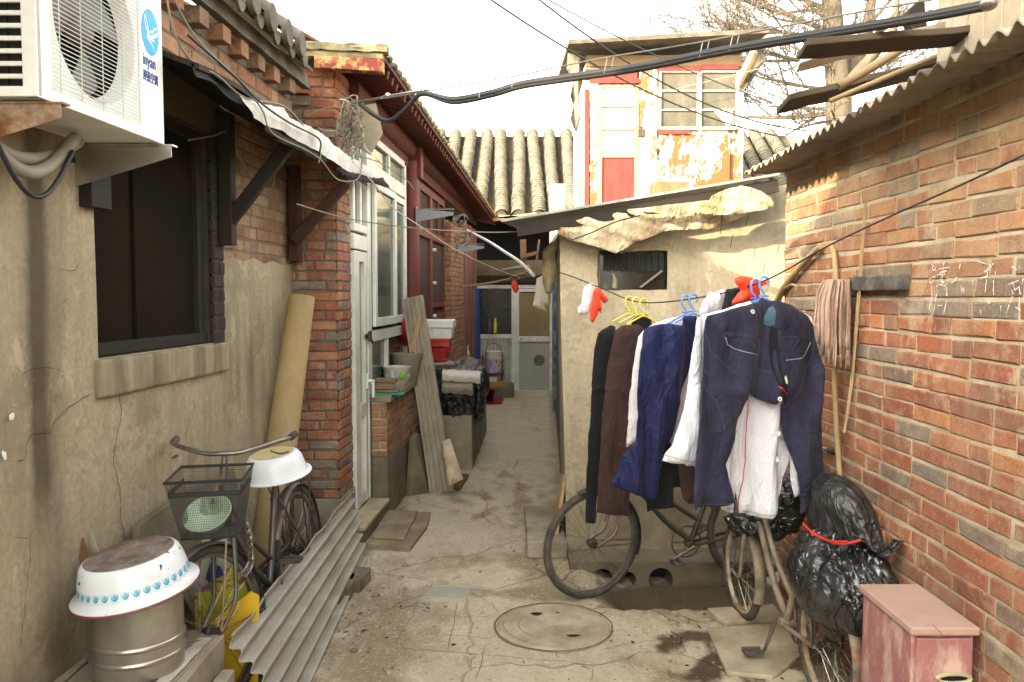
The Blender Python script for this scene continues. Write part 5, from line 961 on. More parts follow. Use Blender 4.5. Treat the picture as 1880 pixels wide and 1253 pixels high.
def bicycle(label, rad=.355, wb=1.10, steer=0, tyre_w=.020, paint=None, style='lady', fender=None, basket=False, rack=True, front_stays=True, fork_m=None, spokes=32, rim=None, saddle=True, bar_h=.68, guard=True, carrier_h=None, bar_up=.16, bar_rot=None, cranks=(160, -20), stand=True):
    b = thing('bicycle', label, 'bicycle', (0, 0, 0)); fx = wb / 2; rx = -wb / 2; bbx = rx + wb * .41; bb = Vector((bbx, 0, rad - .06)); rim = rim or M_STEEL
    rake = .28; headb = Vector((fx - .19, 0, rad * 2 + .09)); headt = headb + Vector((-.055, 0, .19)); fork_m = fork_m or M_STEEL
    ax = (headt - headb).normalized(); SM = Matrix.Translation(headb) @ Matrix.Rotation(R(steer), 4, ax) @ Matrix.Translation(-headb); f = lambda p: SM @ Vector(p); BM = SM if bar_rot is None else Matrix.Translation(headb) @ Matrix.Rotation(R(bar_rot), 4, ax) @ Matrix.Translation(-headb); fb = lambda p: BM @ Vector(p)
    g = MB(); st = bb + Vector((-.19, 0, .47)); g.tube([bb, st], .016, 10); g.tube([headb - ax * .02, headt + ax * .01], .020, 12); g.tube([bb + Vector((0, -.035, 0)), bb + Vector((0, .035, 0))], .024, 12)
    if style == 'lady':
        for dz, t_, r in ((.0, .0, .017), (.075, .30, .014)): e = bb.lerp(st, t_ if dz else .04); p0 = headb + Vector((0, 0, .03 + dz * 1.4)); mid = p0.lerp(e, .55) + Vector((0, 0, -.05)); g.tube(spl([p0, mid, e], 8), r, 10)
    else:
        g.tube([headb + ax * .03, bb], .017, 10); g.tube([headt - ax * .02, bb.lerp(st, .95)], .014, 10)
    for y in (-.06, .06): g.tube([bb + Vector((-.02, y * .5, 0)), (rx, y, rad)], .010, 8); g.tube([st + Vector((.015, y * .3, -.05)), (rx, y, rad)], .008, 8)
    g.build('frame', paint, b, smooth=60)
    g = MB(); g.tube([f(headb - ax * .03), f(headt + ax * .05)], .013, 10)
    for y in (-.055, .055):
        h = headb - ax * .03; g.tube(spl([f((h.x, y * .9, h.z)), f((h.x + .035, y, h.z - .2)), f((h.x + .07, y, h.z - .33)), f((fx, y, rad))], 6), [.012 - .00025 * i for i in range(19)], 8)
    g.tube([f(headb - ax * .03 + Vector((0, -.05, 0))), f(headb - ax * .03 + Vector((0, .05, 0)))], .013, 8); g.build('fork', fork_m, b, smooth=60)
    wheel(b, 'front_wheel', fx, rad, SM, tyre_w, M_RUBBER, rim, spokes); wheel(b, 'rear_wheel', rx, rad, None, tyre_w, M_RUBBER, rim, spokes)
    for cx_, ff, a0, a1 in ((fx, f, R(70), R(200)), (rx, lambda p: Vector(p), R(25), R(205))):
        g = MB(); rr = rad + .014
        def fen(u, v, cx_=cx_, ff=ff, a0=a0, a1=a1): t = a0 + (a1 - a0) * u; q = v * 2 - 1; r_ = rr - .012 * q * q; return ff((cx_ + r_ * math.cos(t), q * .030, rad + r_ * math.sin(t)))
        g.solid(fen, 30, 6, (0, 0, .0015))
        for y in (-.055, .055):
            for t in ((a0 + .35, a1 - .2) if cx_ == rx else (a1 - .25,)): g.tube([ff((cx_, y, rad)), ff((cx_ + rr * math.cos(t), y * .5, rad + rr * math.sin(t)))], .003, 5)
        g.build('mudguard', fender or paint, b, smooth=60)
    top = headt + ax * bar_up; bars = [(-.27, -.27, .035), (-.18, -.265, .03), (-.07, -.22, .03), (.0, -.12, .01), (0.02, -.06, 0), (.025, 0, 0)]
    zt = bar_h + .35
    pts = [fb((top.x + p[0] * .9, p[1], top.z + p[2])) for p in bars] ; pts += [fb((top.x + p[0] * .9, -p[1], top.z + p[2])) for p in bars[-2::-1]]
    g = MB(); g.tube([fb(headt), fb(top + Vector((.0, 0, .0)))], .012, 10); g.tube([fb(top), fb(top + Vector((.025, 0, 0)))], .013, 8); g.tube(spl(pts, 5), .011, 8); hb = g.build('handlebar', M_STEEL, b, smooth=60)
    for s_ in (-1, 1):
        g = MB(); a = fb((top.x - .25 * .9, s_ * .271, top.z + .036)); c = fb((top.x - .16 * .9, s_ * .262, top.z + .031)); g.tube([a, a.lerp(c, .05), a.lerp(c, .9), c], [.012, .017, .017, .015], 10); g.build('grip', M_RUBBER, hb, smooth=60)
        g = MB(); g.tube(spl([fb((top.x - .0, s_ * .2, top.z + .0)), fb((top.x - .03, s_ * .235, top.z - .02)), fb((top.x - .15, s_ * .25, top.z - .035))], 5), .005, 6); g.build('brake_lever', M_STEEL, hb, smooth=60)
    if saddle:
        g = MB(); sp = bb + Vector((-.24, 0, .60)); g.tube([st, sp], .011, 8); g.build('seat_post', M_STEEL, b)
        g = MB()
        def sad(u, v): t = u * 2 * math.pi; w = .028 + .085 * smooth01(1 - v * 1.3); return sp + Vector((-.12 + .26 * v, math.cos(t) * w * (1 if v < .99 else .3), .035 + math.sin(t) * .024 * (1 if 0.01 < v < .99 else .3)))
        g.grid(sad, 16, 10); g.build('saddle', M_RUBBER, b, smooth=180)
    if rack:
        g = MB(); zr = carrier_h or rad * 2 + .06; x0, x1 = rx - .20, rx + .20
        for y in (-.06, -.02, .02, .06): g.tube([(x0, y, zr), (x1, y, zr)], .004, 6)
        g.tube([(x0, -.06, zr), (x0 - .02, 0, zr), (x0, .06, zr)], .005, 6)
        for x in (x0 + .02, rx, x1 - .02): g.tube([(x, -.065, zr), (x, .065, zr)], .004, 6)
        for y in (-.065, .065): g.tube([(rx, y, rad), (rx - .12, y, zr)], .004, 6); g.tube([(rx, y, rad), (rx + .04, y, zr)], .004, 6); g.tube([(x1, y, zr), (st.x - .02, y * .3, st.z - .06)], .004, 6)
        g.build('carrier', M_DARKM, b, smooth=60)
    g = MB(); n = 40; cr = [bb + Vector((.095 * math.cos(2 * math.pi * k / n), -.045, .095 * math.sin(2 * math.pi * k / n))) for k in range(n)]; g.tube(cr, .006, 5, True)
    for k in range(5): t = k * 1.2566; g.tube([bb + Vector((0, -.045, 0)), bb + Vector((.09 * math.cos(t), -.045, .09 * math.sin(t)))], .005, 5)
    g.tube([bb + Vector((.0, -.045, .095)), (rx, -.045, rad + .035)], .004, 5); g.tube([bb + Vector((.0, -.045, -.095)), (rx, -.045, rad - .035)], .004, 5); g.build('chainset', M_STEEL, b, smooth=60)
    for s_, an in ((-1, R(cranks[0])), (1, R(cranks[1]))):
        g = MB(); e = bb + Vector((.165 * math.cos(an), s_ * .085, .165 * math.sin(an))); g.tube([bb + Vector((0, s_ * .06, 0)), e], [.011, .008], 8); k_ = g.build('crank', M_STEEL, b, smooth=60)
        g = MB(); 
        for dz in (-.022, .022): g.cbox(e + Vector((dz, s_ * .055, 0)), (.018, .085, .022))
        g.tube([e, e + Vector((0, s_ * .10, 0))], .006, 6); g.cbox(e + Vector((0, s_ * .10, 0)), (.06, .006, .02)); g.build('pedal', M_RUBBER, k_, bevel=.003)
    if stand:
        g = MB(); g.tube([(bbx - .06, .05, rad - .1), (bbx - .13, .14, .02)], .009, 6); g.tube([(bbx - .13, .14, .02), (bbx - .17, .15, .012)], .008, 6); g.build('kickstand', M_STEEL, b, smooth=60)
    if guard:
        g = MB(); g.prism([bb + Vector((.12 * math.cos(t), -.052, .12 * math.sin(t))) for t in [R(-70 + 20 * i) for i in range(9)]] + [Vector((rx + .0, -.052, rad + .055)), Vector((rx - .03, -.052, rad)), Vector((rx + .02, -.052, rad - .03))], (0, .006, 0)); g.build('chain_guard', paint, b)
    if basket:
        g = MB(); bm = fb; bz0, bz1 = 2 * rad + .055, 2 * rad + .295; xa, xb = fx - .13, fx + .05; wa, wb_ = .105, .15
        def P(u, w, v):   # u -1..1 across, w 0 back..1 front, v 0 bottom..1 top
            k_ = wa + (wb_ - wa) * v; xx = (xa - .01 * v) + (xb - xa + .05 * v) * w; z = bz0 + (bz1 - bz0) * v + (.02 * (1 - w) * v); return bm((xx, u * k_, z))
        r_ = .0008; N_ = 34
        for i in range(N_ + 1):
            q = i / N_ * 2 - 1
            for w in (0, 1): g.tube([P(q, w, 0), P(q, w, 1)], r_, 3, caps=False)
            g.tube([P(q, 0, 0), P(q, 1, 0)], r_, 3, caps=False)
        for i in range(26):
            w = i / 25
            for u in (-1, 1): g.tube([P(u, w, 0), P(u, w, 1)], r_, 3, caps=False)
            g.tube([P(-1, w, 0), P(1, w, 0)], r_, 3, caps=False)
        for i in range(25): v = i / 24; g.tube([P(-1, 0, v), P(1, 0, v), P(1, 1, v), P(-1, 1, v)], r_, 3, True)
        bk = g.build('basket', M_BASK, b)
        g = MB(); g.tube([P(-1, 0, 1), P(1, 0, 1), P(1, 1, 1), P(-1, 1, 1)], .0065, 6, True); g.build('basket_rim', M_CABLE, bk); g = MB(); g.tube([P(-1, 0, 0), P(1, 0, 0), P(1, 1, 0), P(-1, 1, 0)], .005, 6, True); g.build('basket_rim', M_CABLE, bk); g = MB()
        for (a_, c_) in ((P(-1, 1, .78), P(1, 1, .78)), (P(-1, 0, .78), P(-1, 1, .78)), (P(1, 0, .78), P(1, 1, .78))):
            up = Vector((0, 0, .011)); g.add([a_ - up, c_ - up, c_ + up, a_ + up], [(0, 1, 2, 3)])
        g.build('basket_band', M_CABLE, bk); g = MB(); g.tube([f((fx - .13, 0, bz0 + .1)), f(headt)], .008, 6); g.tube([P(-.5, .5, 0), f((fx, -.055, rad))], .004, 5); g.tube([P(.5, .5, 0), f((fx, .055, rad))], .004, 5); g.build('basket_stay', M_RUST, b); b['_bz'] = bz0
    return b, f
def place(b, front, rear, lean=0):
    front = Vector((*front, 0)); rear = Vector((*rear, 0)); d = front - rear; c = (front + rear) / 2; b.location = c; b.rotation_euler = (R(lean), 0, math.atan2(d.y, d.x)); ORG[b] = c
    bpy.context.view_layer.update(); return Matrix.Translation(c) @ Matrix.Rotation(math.atan2(d.y, d.x), 4, 'Z') @ Matrix.Rotation(R(lean), 4, 'X')
M_SILV = mat('worn_silver_grey_paint', (.16, .155, .145), (.10, .095, .09), 7, .4, .15, 60, .002, metal=.5, dirt=(.12, .07, .035), ds=7, da=.6)
M_OLDBLK = mat('old_black_green_paint', (.022, .024, .02), (.013, .014, .012), 7, .45, .15, 60, .002, dirt=(.12, .09, .06), ds=8, da=.5)
M_RUSTRED = mat('rust_mottled_paint', (.34, .28, .19), (.045, .04, .035), 9, .5, .25, 60, .003, dirt=(.20, .045, .025), ds=7, da=.8, dt=.60, dw=.05)
B1, f1 = bicycle('grey bicycle with black mesh front basket holding a green colander by the plaster wall', .355, 1.10, -13, .021, M_SILV, 'lady', M_SILV, basket=True, fork_m=M_SILV, bar_up=.07, bar_rot=9, cranks=(-105, 75))
W1 = place(B1, (-1.215, 3.33), (-1.155, 4.41), 4)
B2, f2 = bicycle('old black bicycle standing side-on behind the hanging laundry', .325, 1.08, 12, .018, M_OLDBLK, 'lady', M_OLDBLK, guard=False, spokes=32, stand=False)
W2 = place(B2, (.46, 4.68), (1.50, 4.98), 0)
for b in (B2,): b.location.z = -.012
B3, f3 = bicycle('rusty red and cream bicycle parked along the brick wall beside the pink cabinet', .268, .98, -1, .021, M_RUSTRED, 'lady', M_RUSTRED, guard=False, fork_m=M_RUSTRED, rim=M_RUST, spokes=28, saddle=False, carrier_h=.66, cranks=(110, -72), stand=False)
W3 = place(B3, (1.245, 4.36), (1.335, 3.38), 0)
g = MB(); # derailleur on the red bicycle is part of it
ORG_B3 = ORG[B3]; ORG[B3] = Vector((0, 0, 0))
for a, c, r in (((-.49, -.06, .27), (-.44, -.07, .18), .014), ((-.44, -.07, .18), (-.42, -.07, .11), .010), ((-.47, -.07, .3), (-.40, -.075, .22), .008)): g.tube([a, c], r, 8)
for c in ((-.44, -.07, .185), (-.42, -.07, .11)): g.lathe([(.002, -.006), (.028, -.006), (.028, .006), (.002, .006)], c, Matrix.Rotation(R(90), 3, 'X'), 14)
g.build('derailleur', M_STEEL, B3, smooth=50); ORG[B3] = ORG_B3
# chain lock on the grey bicycle
g = MB(); hp = [W1 @ Vector(p) for p in ((.30, .06, .80), (.29, .075, .72), (.285, .08, .64), (.30, .085, .58), (.34, .085, .55), (.38, .08, .54))]; pts = spl(hp, 5)
for i in range(len(pts) - 1):
    p, q = pts[i], pts[i + 1]; d = (q - p); m_ = (p + q) / 2; o = d.normalized().orthogonal() if i % 2 else d.normalized().cross(d.normalized().orthogonal()); g.tube([m_ + d.normalized() * math.cos(t) * .02 + o * math.sin(t) * .010 for t in [k * math.pi / 5 for k in range(10)]], .0032, 5, True)
solo(g, 'lock_chain', 'steel link chain hanging from the grey basket bicycle frame', 'chain', M_STEEL, smooth=60)
# ================================================================= BASINS, CAN, LEFT CLUTTER
def lathe_thing(name, label, cat, prof, org, m, axis=None, seg=40, group=None, smooth=40, bevel=0):
    g = MB(); g.lathe(prof, org, axis, seg); return solo(g, name, label, cat, m, group, smooth=smooth)
k = N('chipped_white_enamel'); a = k.mix(k.ramp(k.noise(3, det=6), [(.3, 0), (.7, 1)]), (.70, .72, .72), (.60, .62, .62)); a = k.mix(k.ramp(k.noise(24, det=5), [(.655, 0), (.67, 1)]), a, (.05, .03, .02)); a = k.mix(k.ramp(k.noise(7, det=8), [(.60, 0), (.72, .5)]), a, (.40, .33, .22)); M_ENAM = k.fin(a, .25, 0, .5)
ax = Matrix.Rotation(R(-6), 3, 'Y') @ Matrix.Rotation(R(8), 3, 'X')
bc = W1 @ Vector((-.36, 0, .83)); bc = at(508, 872, 4.02)
wbz = thing('enamel_basin', 'white chipped enamel basin upside down on the grey bicycle seat', 'basin', bc)
g = MB(); g.lathe([(.170, 0), (.174, .004), (.172, .008), (.155, .012), (.146, .04), (.135, .085), (.118, .108), (.10, .114), (.001, .114)], bc, ax, 44); g.lathe([(.168, .001), (.15, .011), (.14, .04), (.13, .082), (.001, .106)], bc, ax, 44); g.build('bowl', M_ENAM, wbz, smooth=50)
g = MB(); g.lathe([(.001, .1165), (.098, .1165), (.102, .1145)], bc, ax, 36); g.build('base_patch', mat('yellowed_enamel', (.55, .45, .24), (.4, .3, .14), 7, .5, 0), wbz)
# platform of planks and slab next to the wall, galvanised can, basin on it
PZ = .355
PT = thing('plank_platform', 'low stack of rough boards and a cement slab beneath the galvanised can', 'platform', (-1.42, 2.9, 0))
g = MB(); g.solid(lambda a, b: (-1.62 + a * .40, 2.2 + b * 1.16, .30 + .006 * nz((a * 6, b * 6, 1), 1)), 10, 12, (0, 0, .052)); g.build('cement_slab', M_CONC, PT, bevel=.008)
for q, (x, z0, w, y0, y1) in enumerate(((-1.22, .20, .055, 2.2, 3.32), (-1.145, .10, .05, 2.2, 3.22), (-1.66, .29, .05, 2.2, 3.25))):
    g = MB(); g.solid(lambda a, b: (x - w / 2 + w * a + .008 * nz((b * 4, a, q), 1), y0 + (y1 - y0) * b, z0), 2, 14, (0, 0, .145 if q < 2 else .06)); g.build('board', M_WOODG, PT, bevel=.006)
g = MB(); g.box((-1.6, 2.25, 0), (-1.26, 3.28, .298)); bricks(g, (-1.254, 2.2, 0), (0, 1, 0), (1, 0, 0), 1.0, .28, seed=51); g.m = [1] * 6 + g.m[6:]; g.build('brick_base', [M_BRICKB, M_MORTARD], PT)
g = MB(); g.solid(lambda a, b: (-1.30 + .05 * a + .09 * b * .3 + .012 * nz((b * 9, a, 0), 1), 2.3 + b * .95, .356 + .004 * nz((b * 20, a * 4, 0), 1)), 4, 30, (0, 0, .006)); g.build('peeling_paper', mat('peeling_white_paint_strip', (.55, .50, .44), (.42, .37, .31), 9, .8, .4, 60, .004, dirt=(.25, .2, .14), ds=8), PT)
cc = Vector((-1.405, 3.0, PZ)); 
lathe_thing('galvanised_can', 'dull galvanised can with two raised rings, under the flowered basin', 'can', [(.001, .0), (.156, .0), (.164, .008), (.164, .06), (.168, .064), (.170, .07), (.168, .076), (.164, .08), (.164, .115), (.168, .119), (.170, .125), (.168, .131), (.164, .135), (.163, .31), (.166, .315), (.16, .318), (.158, .3), (.158, .02), (.001, .02)], cc, M_GALV, None, 56)
ax2 = Matrix.Rotation(R(-7), 3, 'Y') @ Matrix.Rotation(R(6), 3, 'X'); b0 = cc + Vector((0, 0, .305))
B = thing('flowered_basin', 'white enamel basin with blue wave pattern upside down on the galvanised can', 'basin', b0)
g = MB(); g.lathe([(.222, -.008), (.227, -.004), (.226, .003), (.206, .012), (.196, .03), (.186, .085), (.174, .122), (.164, .133), (.156, .136)], b0, ax2, 64); g.lathe([(.220, -.006), (.2, .008), (.19, .03), (.178, .082), (.15, .126), (.001, .13)], b0, ax2, 64); g.build('bowl', M_ENAM, B, smooth=50)
g = MB(); g.lathe([(.226, -.006), (.229, -.003), (.2275, .0015), (.225, .004)], b0, ax2, 64); g.build('rim', mat('red_brown_rim', (.22, .06, .04), (.1, .04, .03), 9, .5, 0), B)
g = MB(); g.lathe([(.001, .1385), (.153, .1385), (.158, .135)], b0, ax2, 48)
g.build('rusty_base', mat('rusty_enamel_base', (.13, .085, .065), (.08, .052, .042), 9, .75, .4, 60, .003, dirt=(.36, .31, .26), ds=7, da=.6), B)
g = MB()
def onb(t, z): r = .196 + (.184 - .196) * (z - .03) / .055 + .0012; return b0 + ax2 @ Vector((r * math.cos(t), r * math.sin(t), z))
for k_ in range(34):
    t0 = k_ * 2 * math.pi / 34
    for rr, w in ((1.0, .006), (.62, .0045), (.28, .004)): stroke(g, [(t0 + .075 * rr * math.cos(R(a_)), .064 + .022 * rr * math.sin(R(a_))) for a_ in (170, 200, 230, 260, 290, 320, 350)], w * .35, w, lambda a, b: onb(a, b))
    for j in range(7): t = t0 + .1 * (j / 7 - .5) * 1.6; z = .037 + .004 * math.cos(j * 1.6); q = .0022; g.add([onb(t - q * 4, z), onb(t, z - q), onb(t + q * 4, z), onb(t, z + q)], [(0, 1, 2, 3)])
g.build('blue_pattern', mat('turquoise_print', (.05, .33, .48), (.10, .42, .55), 20, .3, 0), B)
# green colander in the basket
c0 = W1 @ Vector((.49, -.01, .355 * 2 + .13)); axc = W1.to_3x3() @ Matrix.Rotation(R(20), 3, 'Z') @ Matrix.Rotation(R(33), 3, 'Y') @ Matrix.Rotation(R(10), 3, 'X')
k = N('green_colander_plastic'); v = k.n('TexVoronoi'); v.inputs['Scale'].default_value = 95; v.inputs['Randomness'].default_value = .1; k.l(k.map(), v.inputs['Vector']); a = k.mix(k.ramp(v.outputs['Distance'], [(.28, 1), (.36, 0)]), (.40, .50, .36), (.28, .38, .25))
g = MB(); pr = [(.097, .0), (.102, .003), (.097, .006), (.09, -.01), (.072, -.045), (.05, -.06), (.001, -.063)]; g.lathe(pr, c0, axc, 40); solo(g, 'colander', 'pale green plastic colander lying in the bicycle basket', 'colander', k.fin(a, .45, 0, .4), smooth=60)
# leaning asbestos sheet
A_, B_, D_ = Vector((-1.175, 3.30, .34)), Vector((-1.065, 5.36, .47)), Vector((-.91, 3.30, .01)); dv = B_ - A_; du = D_ - A_; nn = dv.cross(du).normalized(); nn = nn if nn.x > 0 else -nn
def jag(a, b):
    if b < .5: return b - (1 - b) * 0 + (.02 * noise.noise(Vector((a * 8, 0, 3)))) * (1 - b)
    return b + .03 * noise.noise(Vector((a * 7, 4, 3))) * b - (.03 * a) * b
g = MB(); P0 = A_
def cs(a, b):
    b2 = jag(a, b); a2 = a
    if a < .12: a2 = a + .10 * (1 - a / .12) * max(0, noise.noise(Vector((b * 7, 3.3, 0))) + .2) * .8
    C_ = Vector((-.975, 5.40, .01)); return A_.lerp(B_, b2).lerp(D_.lerp(C_, b2), a2) + nn * .023 * math.sin(2 * math.pi * 6 * a + 1.2)
g.solid(cs, 84, 60, nn * -.008); solo(g, 'corrugated_sheet', 'broken grey corrugated cement sheet leaning on the grey bicycle', 'corrugated sheet', M_ASB, smooth=40)
# rolled hardboard in the corner
p0, p1 = Vector((-1.49, 4.78, .0)), Vector((-1.375, 5.36, 1.74)); d = (p1 - p0).normalized(); s1 = Vector((1, .1, 0)); s1 = (s1 - d * s1.dot(d)).normalized(); s2 = d.cross(s1)
if s2.y > 0: s2 = -s2
g = MB(); g.solid(lambda a, b: p0.lerp(p1, b) + s1 * (-.088 * math.cos(math.pi * (.08 + .84 * a)) * (1 + .25 * (1 - b))) + s2 * (.06 * math.sin(math.pi * (.08 + .84 * a))), 16, 20, s2 * -.005)
M_HARD = mat('curled_hardboard', (.36, .265, .12), (.28, .20, .085), 3, .7, .2, 60, .003, dirt=(.16, .11, .05), ds=5, da=.5, st=(1, 1, .4)); solo(g, 'hardboard_sheet', 'tall curled tan hardboard sheet leaning in the corner by the brick pillar', 'board', M_HARD, smooth=50)
def slab(name, label, cat, poly, th, m, group=None, bevel=.004): g = MB(); g.prism(poly, th); return solo(g, name, label, cat, m, group, bevel=bevel)
slab('cement_slab', 'chipped grey cement slab leaning on the plaster wall behind the grey bicycle', 'slab', [onL(242, 1000, CP + .04), onL(242, 965, CP + .03), onL(310, 918, CP + .03), onL(420, 860, CP + .03), onL(460, 1050, CP + .06), onL(300, 1120, CP + .08)], (.03, 0, 0), M_CONCD)
g = MB(); a = at(150, 985, 3.2); g.beam(at(138, 978, 3.12), at(172, 1060, 3.05), .04, .012, (0, 1, 0)); g2 = MB(); g2.beam(at(156, 966, 3.17), at(195, 1075, 3.12), .035, .012, (0, 1, 0))
solo(g, 'wood_scrap', 'split orange-brown lath leaning on the plaster wall behind the basin', 'wood scrap', M_WOODB); solo(g2, 'wood_scrap', 'broken grey lath leaning on the plaster wall behind the basin', 'wood scrap', M_WOODG)
# yellow sheet and printed sheet behind the front wheel
slab('yellow_board', 'bright yellow board standing behind the front wheel of the grey bicycle', 'board', [(-1.36, 3.50, .0), (-1.14, 3.56, .0), (-1.13, 3.57, .42), (-1.16, 3.56, .44), (-1.39, 3.49, .27)], (.008, -.01, 0), mat('yellow_board_face', (.62, .38, .01), (.5, .30, .01), 3, .5, .05), bevel=0)
k = N('floral_print'); v = k.n('TexVoronoi'); v.inputs['Scale'].default_value = 22; k.l(k.map(), v.inputs['Vector']); a = k.ramp(k.noise(9, det=4, dist=1), [(.3, (.20, .22, .02)), (.5, (.40, .36, .03)), (.58, (.12, .06, .05)), (.66, (.25, .10, .16)), (.75, (.42, .40, .10))])
slab('printed_sheet', 'yellow green printed card sheet behind the bicycle wheel above the yellow board', 'sheet', [(-1.42, 3.58, .22), (-1.42, 3.58, .42), (-1.20, 3.65, .58), (-1.18, 3.66, .40)], (.006, -.01, 0), k.fin(a, .5), bevel=0)
g = MB(); g.ball((-1.40, 3.74, .42), (.13, .07, .20), None, 20, 14, 0, lambda q: 1 + .25 * noise.noise(q * 2.2)); 
for _ in range(1): g.prism([at(385, 1035, 3.55), at(404, 1040, 3.55), at(412, 1055, 3.55), at(384, 1070, 3.55), at(378, 1062, 3.55)], (.0, -.004, 0), 1)
solo(g, 'cloth_bundle', 'white cloth bundle with dark blue mark behind the grey bicycle wheel', 'bundle', [mat('white_sack', (.5, .48, .44), (.4, .38, .34), 7, .8, .4, 40, .006), mat('navy_mark', (.04, .04, .16), None, 5, .8, 0)], smooth=60)
# bricks edging the lane
rnd = random.Random(31); nb = 0
for q, (x, y) in enumerate(((585, 1165), (604, 1128), (632, 1103), (650, 1088), (672, 1075))):
    p = gnd(x, y); g = MB(); g.cbox(Vector((p.x - .05, p.y, .035)), (.10, .23 if q != 1 else .13, .085), Matrix.Rotation(R(rnd.uniform(-8, 8)) - .03, 3, 'Z')); 
    solo(g, 'edging_brick', ('grey edging brick nearest the camera beside the corrugated sheet', 'broken white-topped edging stone beside the corrugated sheet', 'grey edging brick in the middle of the row at the corrugated sheet', 'grey edging brick next to last from the camera beside the corrugated sheet', 'dark edging brick farthest from the camera at the corrugated sheet corner')[q], 'brick', M_CONC if q == 1 else M_CONCD, 'bricks edging the lane', bevel=.01)
# ================================================================= LAUNDRY
X1 = Vector((1, 0, 0)); Y1 = Vector((0, 1, 0))
LP0 = at(1026, 500, YS - .02); LP1 = onp(1880, 285, (XR - .02, 0, 0), X1); LD = (LP1 - LP0); LD.z = 0; LN = LD.normalized()      # plan direction, towards the camera
LS = Vector((0, 0, 1)).cross(LN) * -1; LS = LS if LS.x > 0 else -LS
PN = Vector((LN.y, -LN.x, 0))
def lp(px, py): return onp(px, py, LP0, PN)
g = MB(); g.tube(spl([lp(*q) for q in ((1026, 500), (1060, 512), (1110, 532), (1150, 549), (1185, 556), (1230, 554), (1275, 548), (1330, 538), (1395, 519), (1440, 498), (1520, 452), (1640, 395), (1760, 342), (1880, 285))], 6), .0035, 6); solo(g, 'clothesline', 'black clothesline from the cement shed corner to the brick wall', 'clothesline', M_CABLE)
def fabric(name, c, c2, s=5, bs=500, rough=.9, dirt=None, da=.4, wr=.5):
    k = N(name); a = k.mix(k.ramp(k.noise(s, (1, 1, .5), 7, .6), [(.3, 0), (.7, 1)]), c, c2); a = k.mix(k.ramp(k.noise(240, det=2), [(.3, .3), (.6, 0)]), a, tuple(q * .5 for q in c2))
    if dirt: a = k.mix(k.mul(k.ramp(k.noise(4, (1, 1, .4), 8, .65), [(.42, 0), (.64, 1)]), da), a, dirt)
    w = k.noise(7, (1, 1, .4), 4, .5, 1.2); w2 = k.noise(38, (1, 1, .7), 3, .5, .6)
    r1 = k.ramp(k.noise(4.2, (1.3, 1.3, .6), 3, .5, 1.6), [(.41, 0), (.5, 1), (.59, 0)]); r2 = k.ramp(k.noise(9, (1, 1, .8), 3, .5, 1.8), [(.42, 0), (.5, 1), (.58, 0)]); k.bump(k.addm(k.addm(k.addm(w, k.mul(w2, .25)), k.addm(k.mul(r1, .26), k.mul(r2, .10))), k.mul(k.noise(bs, det=2), .04)), wr * .5, .034); m = k.fin(a, rough, 0, .15); k.p.inputs['Sheen Weight'].default_value = .05; return m
